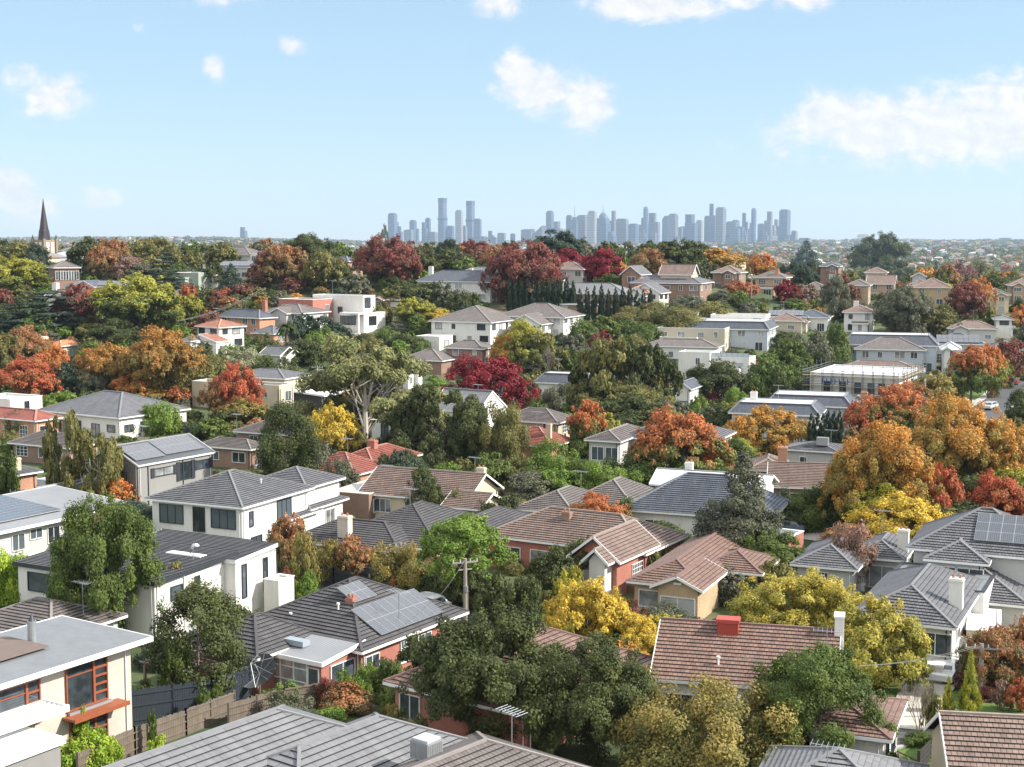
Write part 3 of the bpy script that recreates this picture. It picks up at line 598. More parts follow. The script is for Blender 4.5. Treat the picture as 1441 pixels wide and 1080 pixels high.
# red brick house with solar roof
def x_red(root, rw):
    w, s, f = rw[0], rw[1], rw[2]
    def dish(b):
        cx, cy = 0, 0; b.tube([(cx,cy,-.5),(cx,cy,1.7)], .06, M_mtl, 8); n = 18; R_ = 1.45; ax = Vector((-.35,-.55,.75)).normalized(); a = ax.cross(Vector((0,0,1))).normalized(); c = ax.cross(a)
        P0 = Vector((cx,cy,1.9)); rings = []
        for k in range(5):
            r = R_*k/4; rings.append([P0+ax*(.42*(r/R_)**2)+a*(r*math.cos(2*math.pi*i/n))+c*(r*math.sin(2*math.pi*i/n)) for i in range(n)])
        m = plain('dish_mesh', (.07,.075,.08), .6)
        for k in range(4):
            for i in range(n): b.poly([rings[k][i],rings[k][(i+1)%n],rings[k+1][(i+1)%n],rings[k+1][i]], m)
        for i in range(0, n, 3): b.beam(rings[4][i], P0+ax*1.35, .03, .03, M_mtl)
        for i in range(0, n, 2): b.beam(rings[0][0]-ax*.02, rings[4][i]-ax*.02, .04, .04, M_mtl)
    o = part(None, 'satellite_dish', dish); o.parent = None; o.location = hit(366, 986); tag(o, 'large black mesh satellite dish on a pole before the red brick house sunroom', 'satellite dish')
    # sunroom glazing front
    g = s['g']; x0, x1, y = s['x0'], s['x1'], s['y0']-.003; b = MB(); gl = MB(); xs = [x0+(x1-x0)*k for k in (0,.2,.4,.6,.8)]
    for x in xs: b.box(x-.05,y-.1,g-.3,x+.05,y,g+2.55,M_white)
    for z in (-.3, .9, 1.85, 2.5): b.box(xs[0],y-.09,g+z-.04,xs[-1],y-.001,g+z+.04,M_white)
    gl.poly([(xs[0],y-.03,g-.3),(xs[-1],y-.03,g-.3),(xs[-1],y-.03,g+2.5),(xs[0],y-.03,g+2.5)], M_gl2); o = b.build('window', root); gl.build('pane', o)
    part(root, 'roof_box', lambda b: b.box(x0+.8,s['y0']+1.2,g+s['e']+.25,x0+3.6,s['y0']+2.0,g+s['e']+.65,plain('grey_hood', (.3,.34,.38), .5)))
    part(root, 'skylight', lambda b: b.box(0,0,0,.1,.1,.1,M_gl2)) if 0 else None
    pipes(root, w, [(.62,.22,1.1,1.0),(.3,.12,.6,.5)])
house('red brick house with charcoal tiled roof, solar panels and a white framed sunroom', [
    wg(300, 508, 914, 646, 2.9, W=11.5, pitch=27, win=[('r',.10,1.5,1.5,1.3,'two'),('r',.42,1.5,1.0,1.6,'grid'),('r',.62,1.8,1.6,.9,'two'),('r',.93,1.2,1.6,2.1,'door')]),
    wg(358, 452, 931, 505, 2.7, roof='sky', rise=.5, rm='metal', o=.35, fm=M_white, win=[('r',.55,1.3,2.6,1.5,'two'),('f',.89,1.05,.9,2.0,'door')]),
    wg(300, 362, 923, e=2.9, W=5.6, D=6, pitch=30, win=[('f',.5,1.4,1.2,1.4,'two')])],
    yaw=-33, wm_='red', rm_='dgrey', chim=[(0,.66,.30,2.5,.7,'red')], solar=[(0,1,.22,.80,.10,.56,8,2),(0,1,.30,.50,.64,.92,3,2)], antenna=[(0,.93,.45,3.0)], extra=x_red)
def x_hip7(root, rw): pipes(root, rw[0], [(.75,.35,1.5,.6)])
house('red brick house with weathered brown tiled hip roof half hidden behind dark trees', [dict(L=556, C=742, y=1003, Rr=905, e=3, roof='hip', pitch=25, rm='pink', win=[('f',.12,1.5,1.6,1.6,'two')]) ], yaw=-36, wm_='red', extra=x_hip7)
def x_h8(root, rw):
    w = rw[0]; g = w['g']+w['e']
    part(root, 'air_cooler', lambda b: (b.box(w['x0']+(w['x1']-w['x0'])*.38-.7,(w['y0']+w['y1'])/2-1.1,g+2.0,w['x0']+(w['x1']-w['x0'])*.38+.7,(w['y0']+w['y1'])/2-.1,g+3.1,plain('red_cooler', (.36,.05,.035), .5)), b.box(w['x0']+(w['x1']-w['x0'])*.38-.78,(w['y0']+w['y1'])/2-1.18,g+2.9,w['x0']+(w['x1']-w['x0'])*.38+.78,(w['y0']+w['y1'])/2-.02,g+3.15,plain('red_cooler_lid', (.42,.07,.05), .5))))
    part(root, 'chimney', lambda b: (b.box(w['x1']-.05,(w['y0']+w['y1'])/2-.6,w['g']-1,w['x1']+.55,(w['y0']+w['y1'])/2+.6,g+3.6,wm('white')), b.box(w['x1']-.1,(w['y0']+w['y1'])/2-.66,g+3.6,w['x1']+.6,(w['y0']+w['y1'])/2+.66,g+3.72,M_white)))
    pipes(root, w, [(.35,.12,.35,.9)])
house('white gabled house with long weathered terracotta roof, red rooftop cooler and white end chimney', [dict(L=922, C=1172, y=972, D=9.6, e=3.2, roof='gablex', pitch=27, rm='pink', o=.35, win=[('f',.15,1.6,1.6,1.2),('f',.6,1.5,1.8,1.3),('f',.85,1.5,1.2,1.2)])], yaw=-14, wm_='white', extra=x_h8, antenna=[(0,.96,.1,3.6)])
house('white house with faded pink tiled roof behind the round green tree at lower right', [dict(C=1243, y=1036, D=6.4, e=3.2, roof='hip', pitch=17, rm='pink', W=4.2, win=[('r',.25,1.8,1.2,1.8,'two'),('r',.7,1.8,1.2,1.8,'two')])], yaw=-22, wm_='white')
def x_h9(root, rw):
    w = rw[1]; part(root, 'awning_lamp', lambda b: b.box((w['x0']+w['x1'])/2-.35,w['y0']-.14,w['g']+w['e']+.25,(w['x0']+w['x1'])/2+.35,w['y0']-.005,w['g']+w['e']+.42,M_white))
house('yellow brick bungalow with pinkish brown gabled roof and two curtained front windows', [
    wg(893, 984, 826, 1062, 3.0, pitch=23, win=[('f',.25,1.5,2.0,1.4,'blind'),('r',.3,1.3,.9,1.9,'arch')]), wg(926, 982, 830, e=3.0, D=7, roof='gabley', pitch=24, win=[('f',.5,1.4,3.0,1.4,'curt')]),
    dict(C=1066, y=806, W=5, D=6, e=3, roof='hip', pitch=22, rm='pink', wm='red', win=[('f',.2,1.3,1.0,2.0,'door')])], yaw=-24, wm_='yellow', rm_='pink', extra=x_h9)
def x_h10(root, rw):
    w = rw[1]; part(root, 'deck', lambda b: [b.box(w['x1']+.01,w['y0']+2.2,w['g']-1,w['x1']+2.6,w['y1'],w['g']+.7,wm('timber'))]+[b.beam((w['x1']+2.55,w['y0']+2.3+i*.5,w['g']+.7),(w['x1']+2.55,w['y0']+2.3+i*.5,w['g']+1.7),.06,.06,M_tim) for i in range(9)]+[b.beam((w['x1']+2.55,w['y0']+2.3,w['g']+z),(w['x1']+2.55,w['y1'],w['g']+z),.05,.12,M_tim) for z in (1.1,1.4,1.7)])
house('red brick house with long brown tiled roof, white painted gable panel and side deck', [
    wg(690, 905, 778, 925, 3.2, D=9, roof='hip', pitch=26, W=17), wg(832, 868, 790, 905, 3.4, D=8, roof='gabley', pitch=38, gm='red', W=4.4, win=[('f',.4,1.3,1.4,1.7,'curt'),('r',.55,1.7,2.2,1.3,'six')]), dict(L=829, C=851, y=792, e=3.5, D=6, roof='gabley', pitch=42, gm='white', wm='white', win=[])],
    yaw=-30, wm_='red', rm_='brown', extra=x_h10, chim=[(0,.42,.35,2.5,.9,'brown')])
house('white house with dark slate roof and white parapet gable behind the feathery grey tree', [
    wg(882, 1078, 730, 1096, 3.4, roof='hip', pitch=30, rm='slate', D=11, win=[('f',.20,1.6,1.9,1.5,'two'),('f',.72,1.6,1.9,1.4,'two'),('r',.4,1.6,1.4,1.3)]),
    dict(C=1075, y=690, W=13, D=6, e=4.2, roof='gablex', pitch=20, rm='white', wm='white', win=[])], yaw=-21, wm_='white', chim=[(1,.25,.6,2.2,.9,'white')])
house('brown brick house with black ribbed tile roof and tall brick chimney beside the fenced street', [
    wg(470, 615, 772, 700, 3.0, pitch=24, rm='dgrey'), dict(C=560, y=775, W=12, D=7, e=3, pitch=24, rm='dgrey'), wg(610, 672, 757, 745, 3.0, pitch=22, rm='dgrey')], yaw=-25, wm_='orange', chim=[(1,.45,.15,2.7,1.2,'palebrick')])
house('cream brick house with brown gabled tile roof and a flat roofed front extension', [
    wg(590, 655, 705, 664, 3.0, roof='gablex', pitch=26, rm='brown', W=13.5, D=9), dict(L=465, C=519, y=697, Rr=571, e=3.0, roof='flat', ph=.05, rm='flat', wm='brown', fm=plain('cream_fascia', (.6,.55,.42), .6), win=[('f',.5,1.5,.01+.9,.9)][:0]+[('r',.2,1.5,1.5,1.5,'two'),('r',.62,1.4,2.4,1.9,'four')]),
    wg(628, 674, 716, 702, 2.8, roof='gablex', pitch=22, rm='brown')], yaw=-24, wm_='cream', chim=[(0,.93,.7,2.9,1.0,'cream')], antenna=[(0,.9,.6,4.2),(1,.6,.9,2.2)])
def x_h14(root, rw):
    w = rw[0]; part(root, 'pergola', lambda b: [b.box(w['x1']+2.2,w['y0']+1,w['g']+2.55,w['x1']+7.5,w['y0']+6.2,w['g']+2.75,M_white)]+[b.beam((w['x1']+x,w['y0']+y,w['g']-1),(w['x1']+x,w['y0']+y,w['g']+2.5),.15,.15,M_white) for x in (2.4,4.9,7.3) for y in (1.2,6)])
    pipes(root, w, [(.6,.35,1.4,.35),(.8,.55,1.2,.35)])
house('white two-storey rendered house with grey tiled hip roof and tall dark framed windows', [
    wg(214, 340, 713, 433, 5.6, pitch=21, win=[('f',.22,4.1,3.0,1.9,'three','d'),('f',.53,3.8,1.4,2.5,'two','d'),('f',.80,4.1,3.0,1.9,'three','d'),('r',.13,4.0,.6,1.5,'plain','d'),('r',.62,4.1,2.6,1.9,'three','d'),('r',.2,1.4,1.8,1.2,'two','d')]),
    wg(370, 430, 686, 438, 5.6, W=7, D=7, pitch=21, win=[]), dict(C=402, y=731, W=4, D=6, e=3.0, roof='hip', pitch=15, win=[]), dict(C=435, y=716, W=6, D=7, e=3.2, roof='hip', pitch=18)], yaw=-25, wm_='white', rm_='grey', extra=x_h14)
def x_h15(root, rw):
    w, k = rw[0], rw[1]
    q = root.matrix_basis.inverted() @ hit(262, 781, 5.85); part(root, 'skylight', lambda b: (b.box(q.x-1.9,q.y-.45,q.z-.35,q.x+1.9,q.y+.45,q.z+.12,M_white), b.box(q.x-1.75,q.y-.32,q.z+.12,q.x+1.75,q.y+.32,q.z+.15,plain('skylight_diffuser', (.8,.82,.84), .3))))
    q2 = root.matrix_basis.inverted() @ hit(276, 770, 5.95); part(root, 'roof_vent', lambda b: b.tube([(q2.x,q2.y,q2.z-.3),(q2.x,q2.y,q2.z+.15),(q2.x,q2.y,q2.z+.3)], [.25,.28,.1], M_white, 12))
    part(root, 'downpipe', lambda b: [b.tube([(w['x1']+.08,w['y0']+w['y1']*.35,0),(w['x1']+.08,w['y0']+w['y1']*.35,w['e'])],.06,M_white,8)])
    part(root, 'satellite_dish', lambda b: (b.tube([(w['x1']-1.2,w['y1']*.62,w['e']+.5),(w['x1']-1.2,w['y1']*.62,w['e']+1.4)],.04,M_mtl,6), b.tube([(w['x1']-1.2,w['y1']*.62,w['e']+1.4),(w['x1']-1.35,w['y1']*.62-.12,w['e']+1.5)],[.5,.35],M_mtl,14)))
house('long white house with ribbed grey roof, long white skylight and slim dark windows', [
    wg(25, 217, 819, 328, 5.4, roof='sky', rise=.5, rm='grey', o=.3, fm=M_dark, win=[('f',.16,3.9,2.4,1.5,'plain','d'),('f',.28,1.2,1.2,1.2,'plain','d'),('r',.26,4.0,1.3,1.0,'plain','d'),('r',.52,4.0,.5,1.5,'plain','d')]),
    wg(300, 331, 789, 388, 5.6, W=13, roof='sky', rise=.4, rm='grey', o=.12, fm=M_white, win=[('r',.2,3.6,.5,2.8,'plain','d'),('r',.72,3.6,.5,2.8,'plain','d')]), dict(C=392, y=822, W=1.6, D=2.2, e=3.2, roof='flat', ph=.2, rm='flat', win=[])],
    yaw=-28, wm_='white', extra=x_h15, solar=[])
house('low house with brown ribbed tile roof under the big green tree at left', [dict(L=-40, C=72, y=897, Rr=165, e=3.0, roof='hip', pitch=22, rm='mauve')], yaw=-28, wm_='lgrey', antenna=[(0,.9,.6,3.2)])
house('long low grey house with broad flat roof carrying solar panels at the left edge', [dict(C=-30, y=752, W=11, Rr=172, e=3.6, roof='skx', rise=.9, rm='metal', o=.9, win=[('r',.25+.12*i,1.9+.5*(i%2),1.5,1.0+.6*((i+1)%2),'two') for i in range(6)])], yaw=-31, wm_='lgrey', solar=[(0,0,.05,.8,.12,.62,10,4)])
def x_h16(root, rw):
    w = rw[0]; X = w['x1']; D = w['y1']-w['y0']; g = w['g']
    for fy, z, ww, hh in ((.33,4.3,3.2,.9),(.62,3.9,2.0,2.1),(.86,4.3,2.2,1.0)):
        y = w['y0']+D*fy
        for s in (-1, 1): part(root, 'shutter', lambda b: b.box(X+.02,y+s*(ww/2+.3)-.28,g+z-hh/2-.15,X+.12,y+s*(ww/2+.3)+.28,g+z+hh/2+.15,M_dark))
    part(root, 'batten_screen', lambda b: [b.box(w['x0']+i*.3,w['y0']-.1,g,w['x0']+i*.3+.12,w['y0']-.01,g+w['e'],M_mtl) for i in range(int((X-w['x0'])/.3))])
    part(root, 'downpipe', lambda b: b.box(X+.01,w['y0']+D*.12,g,X+.1,w['y0']+D*.12+.1,g+w['e'],M_dark)); part(root, 'downpipe', lambda b: b.box(X+.01,w['y0']+D*.58,g,X+.1,w['y0']+D*.58+.1,g+w['e'],M_dark))
house('grey two-storey modern house with dark shutters and a roof full of solar panels', [wg(150, 194, 655, 299, 5.6, roof='gabley', pitch=24, rm='dmetal', W=8.5, o=.25, win=[('r',.33,4.3,3.2,.9,'curt','d'),('r',.62,3.9,2.0,2.1,'two','d'),('r',.86,4.3,2.2,1.0,'two','d'),('f',.6,4.0,3.0,1.0,'three','d')])],
    yaw=-32, wm_='grey', solar=[(0,0,.03,.40,.18,.86,5,2),(0,0,.42,.93,.22,.92,8,2)], extra=x_h16)
# ================================================================ middle distance
house('wide bungalow with dark grey hip roof and pale blue front wall', [wg(58, 168, 588, 262, 3.6, pitch=21, rm='grey')], yaw=-33, wm_='white')
house('low house with old red tiled roof at the far left edge', [wg(-30, 50, 592, 82, 3.2, pitch=24, rm='red')], yaw=-30, wm_='orange')
house('white house with balcony half cut by the left edge', [dict(C=14, y=566, W=9, D=7, e=5, roof='flat', ph=.4, rm='flat')], yaw=-30, wm_='white')
house('small house with dark hip roof below the wide bungalow', [dict(L=18, C=98, y=630, Rr=138, e=2.8, pitch=23, rm='mauve')], yaw=-28, wm_='brown')
house('brown roofed bungalow behind the grey modern solar house', [dict(L=282, C=352, y=632, Rr=374, e=3, pitch=22, rm='mauve'), dict(C=410, y=612, W=10, D=7, e=3, pitch=22, rm='mauve')], yaw=-26, wm_='brown')
house('cream cube house with grey roof below the small red-orange tree', [wg(270, 393, 547, 413, 5.2, roof='flat', ph=.5, rm='flatgrey', win=[('r',.6,3.6,1.8,1.8,'two'),('f',.85,3.9,.6,1.0,'plain'),('f',.65,3.9,.6,1.0,'plain')]), dict(C=400, y=533, W=13, D=9, e=5.6, pitch=14, rm='grey', wm='cream', win=[])], yaw=-26, wm_='cream')
house('small grey hip roofed house beside the dark steel pavilion', [wg(398, 452, 534, 463, 3.4, pitch=24, rm='grey')], yaw=-26, wm_='lgrey')
house('low black pavilion with white flat roof beside the cream cube house', [dict(L=412, C=455, y=556, D=9, e=3.4, roof='skx', rise=.6, rm='white', o=.7, wm='dark', win=[])], yaw=-26, wm_='dark')
house('orange brick house with cream chimney at the left edge', [dict(C=22, y=668, Rr=52, W=9, e=3.2, roof='hip', pitch=20, rm='grey')], yaw=-35, wm_='orange', chim=[(0,.9,.25,2.0,1.0,'cream')])
house('black gabled timber shed with dark ribbed roof', [dict(L=42, C=72, y=704, D=6, e=2.6, roof='gabley', pitch=28, rm='dmetal', wm='dark')], yaw=-34, wm_='dark', name='shed', kind='shed', nowin=True)
house('blue-grey walled garage beside the black shed', [dict(L=52, C=78, y=682, Rr=92, e=2.6, roof='flat', ph=.3, rm='flat', wm='blue')], yaw=-34, nowin=True, name='garage', kind='garage')
house('red tiled house with orange brick wall behind the grey shrubs', [dict(C=497, y=668, Rr=540, W=8, e=3.2, pitch=27, rm='red'), dict(C=525, y=655, W=6, D=11, e=3.2, pitch=25, rm='red')], yaw=-28, wm_='orange', chim=[(1,.5,.4,2.6,1.2,'red')])
house('pale blue and white house with tall arched windows behind the white trunked gum', [dict(L=508, C=562, y=580, Rr=615, e=5.2, roof='flat', ph=.5, rm='flatgrey', win=[('f',.62,2.4,1.4,3.0,'arch','d'),('f',.88,2.4,1.4,3.0,'arch','d'),('r',.25,2.4,1.4,3.0,'arch','d')])], yaw=-30, wm_='white')
house('tall white gabled house with pale grey metal roof left of the crimson tree', [dict(L=645, C=672, y=581, Rr=700, e=5.8, roof='gablex', pitch=33, rm='lgrey', o=.1, D=9, W=9)], yaw=-30, wm_='white')
house('red roofed cottage with cream chimney below the crimson tree', [dict(L=738, C=775, y=628, Rr=802, e=3.2, pitch=28, rm='red', W=8)], yaw=-26, wm_='orange', chim=[(0,.85,.3,2.9,.7,'cream')])
house('two-storey cream house with mauve hip roof above the red roofed cottage', [dict(L=748, C=783, y=595, Rr=806, e=5.4, pitch=24, rm='mauve', W=9), dict(C=775, y=607, W=9, D=7, e=4, pitch=23, rm='mauve')], yaw=-26, wm_='cream')
house('pale grey house with white framed windows behind the round orange and green tree', [wg(829, 870, 621, e=5.0, D=12, pitch=22, rm='mauve', win=[('f',.3,3.1,1.7,1.8,'two'),('f',.78,3.1,1.7,1.8,'two')]), dict(C=1000, y=622, W=13, D=11, e=5.0, pitch=20, rm='grey')], yaw=-24, wm_='lgrey')
house('brown tiled bungalow between the green hedge and the round rusty tree', [wg(730, 805, 722, e=3.0, D=10, pitch=24, rm='mauve'), wg(840, 888, 712, 905, 3.2, pitch=28, rm='mauve', W=7, D=9)], yaw=-26, wm_='lgrey', antenna=[(0,.9,.4,4.0)])
house('low brown tiled house left of the large golden tree', [wg(1085, 1205, 688, e=3.0, D=9, roof='gablex', pitch=24, rm='brown'), dict(L=1058, C=1102, y=662, D=8, e=3, pitch=24, rm='brown')], yaw=-12, wm_='brown', chim=[(1,.95,.5,2.5,1.2,'orange')])
def x_e1(root, rw):
    w = rw[0]; part(root, 'air_conditioner', lambda b: b.box(w['x0']+4,w['y0']+1,w['e']+.6,w['x0']+5.6,w['y0']+2,w['e']+1.7,M_mtl))
house('small pale grey box house with rooftop air conditioner beside the dark cypresses', [wg(1147, 1176, 636, 1190, 3.6, roof='hip', pitch=12, rm='grey', W=7, win=[('f',.35,1.8,.9,1.5,'plain')])], yaw=-26, wm_='lgrey', extra=x_e1, antenna=[(0,.8,.5,2.6)])
house('grey tiled house with white chimney left of the yellow tree', [wg(1122, 1200, 800, e=3.0, D=9, pitch=25, rm='grey'), wg(1205, 1266, 787, 1288, 3.0, D=8, pitch=25, rm='grey')], yaw=-24, wm_='lgrey', chim=[(1,.97,.35,2.3,1.0,'white')], antenna=[(1,.4,.6,3.6)])
house('large grey tiled house with solar panels on its upper roof at the right edge', [dict(L=1310, C=1383, y=792, e=5.6, D=9, pitch=25, rm='grey', win=[('f',.35,4.5,1.3,.9),('f',.75,4.5,2.2,.9,'two')]), dict(C=1475, y=786, W=11, D=10, e=6.0, pitch=28, rm='grey', win=[]), dict(C=1441, y=851, W=11, D=8, e=3.0, pitch=24, rm='grey', win=[('f',.7,1.3,2,1.7,'two','d')])], yaw=-24, wm_='lgrey', solar=[(1,0,.45,.98,.25,.85,6,3)])
def x_e5(root, rw):
    w = rw[0]; part(root, 'bay', lambda b: (b.box(w['x1']-3.4,w['y0']-1.4,w['g']-1.5,w['x1']-.25,w['y0']-.01,w['g']+1.4,wm('white')), b.box(w['x1']-3.5,w['y0']-1.5,w['g']+1.4,w['x1']-.2,w['y0']-.005,w['g']+1.55,M_white)))
house('white house with grey ribbed hip roof and corner bay window above the parked car', [wg(1204, 1337, 881, 1378, 4.2, pitch=25, rm='grey', win=[('f',.77,2.7,3.4,1.6,'three'),('r',.25,2.9,1.2,1.3),('r',.5,2.9,1.2,1.3),('r',.8,2.9,1.4,1.3)]), wg(1330, 1385, 836, 1402, 4.4, W=8, roof='flat', ph=.1, rm='flatgrey', D=8, fm=M_dark)], yaw=-26, wm_='white', chim=[(0,.96,.3,2.6,1.0,'white')], extra=x_e5)
part(None, 'carport', lambda b: 0) if 0 else None
house('low cream garage with flat pale roof right of the white bay window house', [dict(L=1360, C=1408, y=893, D=7, e=2.6, roof='flat', ph=.1, rm='flat', win=[('f',.5,1.1,3.2,2.1,'garage')])], yaw=-19, wm_='cream', name='garage', kind='garage')
house('brick shed with dark flat roof on the lawn right of the round evergreens', [dict(L=1092, C=1110, y=759, Rr=1131, e=2.6, roof='flat', ph=.05, rm='flatgrey', W=4, wm='red')], yaw=-32, nowin=True, name='shed', kind='shed')
# ---------------- scaffolded house
def x_scaf(root, rw):
    w = rw[0]; g = w['g']; m = M_mtl
    m = plain('scaffold_tube', (.17,.17,.18), .5, .3)
    def fn(b):
        x0, x1, y0, y1 = w['x0']-1.3, w['x1']+1.3, w['y0']-1.3, w['y1']+1.3
        for t in np.linspace(x0, x1, 11):
            b.beam((t,y0,-2),(t,y0,g+w['e']+2.2),.10,.10,m); b.beam((t,y0+1,-2),(t,y0+1,g+w['e']+1.2),.10,.10,m)
        for t in np.linspace(y0, y1, 7): b.beam((x1,t,-2),(x1,t,g+w['e']+2.2),.10,.10,m); b.beam((x0,t,-2),(x0,t,g+w['e']+2.2),.10,.10,m); b.beam((x1-1,t,-2),(x1-1,t,g+w['e']+1.2),.10,.10,m)
        for z in (2.0, 4.1, 6.2):
            b.box(x0,y0,z,x1,y0+.9,z+.06,M_tim if 0 else plain('scaffold_board', (.35,.27,.18), .8)); b.box(x1-.9,y0+.9,z,x1,y1,z+.06,plain('scaffold_board', (.35,.27,.18), .8))
            for dz in (.5, 1.0): b.beam((x0,y0,z+dz),(x1,y0,z+dz),.09,.09,m); b.beam((x1,y0,z+dz),(x1,y1,z+dz),.09,.09,m); b.beam((x0,y0,z+dz),(x0,y1,z+dz),.09,.09,m); b.beam((x0,y1,z+dz),(x1,y1,z+dz),.09,.09,m)
    b = MB(); fn(b); o = b.build('scaffolding', None, root.location, root.rotation_euler.z); tag(o, 'steel scaffolding with timber boards around the white unfinished house', 'scaffolding')
    blue = plain('blue_wrap_print', (.03,.16,.55), .6)
    def marks(b):
        r = random.Random(3); L_ = w['x1']-w['x0']; z = w['g']+w['e']-.55; x = w['x0']+.6
        while x < w['x0']+L_*.42:
            k = r.uniform(.18,.4); y = w['y0']-.02
            b.box(x,y,z,x+.1,y+.012,z+.45,blue); b.box(x,y,z+.38,x+k,y+.012,z+.46,blue); b.box(x,y,z+.18,x+k*.8,y+.012,z+.26,blue); x += k+.16
        x = w['x0']+L_*.14
        for i in range(7): b.box(x,w['y0']-.02,z-1.25,x+.22,w['y0']-.008,z-.15,blue); b.box(x+.22,w['y0']-.02,z-.85,x+.62,w['y0']-.008,z-.6,blue); x += .84
    part(root, 'wrap_print', marks)
house('white two-storey house under construction with blue printed wrap and flat roof', [wg(1140, 1264, 532, 1292, 6.3, roof='flat', ph=.35, rm='white', win=[('f',a,z,1.2,c,'plain','d') for a,z,c in ((.2,3.9,2.2),(.38,3.9,2.2),(.55,3.9,2.2),(.7,3.9,2.2),(.82,3.9,2.2),(.08,1.2,1.3))]+[('r',.3,3.9,1.4,2,'plain','d'),('r',.7,3.9,1.4,2,'plain','d')])], yaw=-27, wm_='white', extra=x_scaf)
house('brown gabled cottage in front of the scaffolded house', [dict(L=1158, C=1196, y=574, D=7, e=3, roof='hip', pitch=26, rm='brown'), dict(C=1224, y=572, W=5, D=7, e=3, pitch=26, rm='brown')], yaw=-20, wm_='brown', chim=[(1,.75,.3,2.4,1.2,'orange')])
house('long pale blue house with low slate mansard roof and solar panels beside the pencil cypresses', [dict(L=1030, C=1150, y=585, e=4.6, D=9, roof='mansard', pitch=45, cut=1.6, rm='slate'), dict(C=1196, y=573, W=14, D=9, e=5, roof='mansard', pitch=45, cut=1.6, rm='slate')], yaw=-18, wm_='blue', chim=[(0,.2,.6,3.0,1.1,'white')])
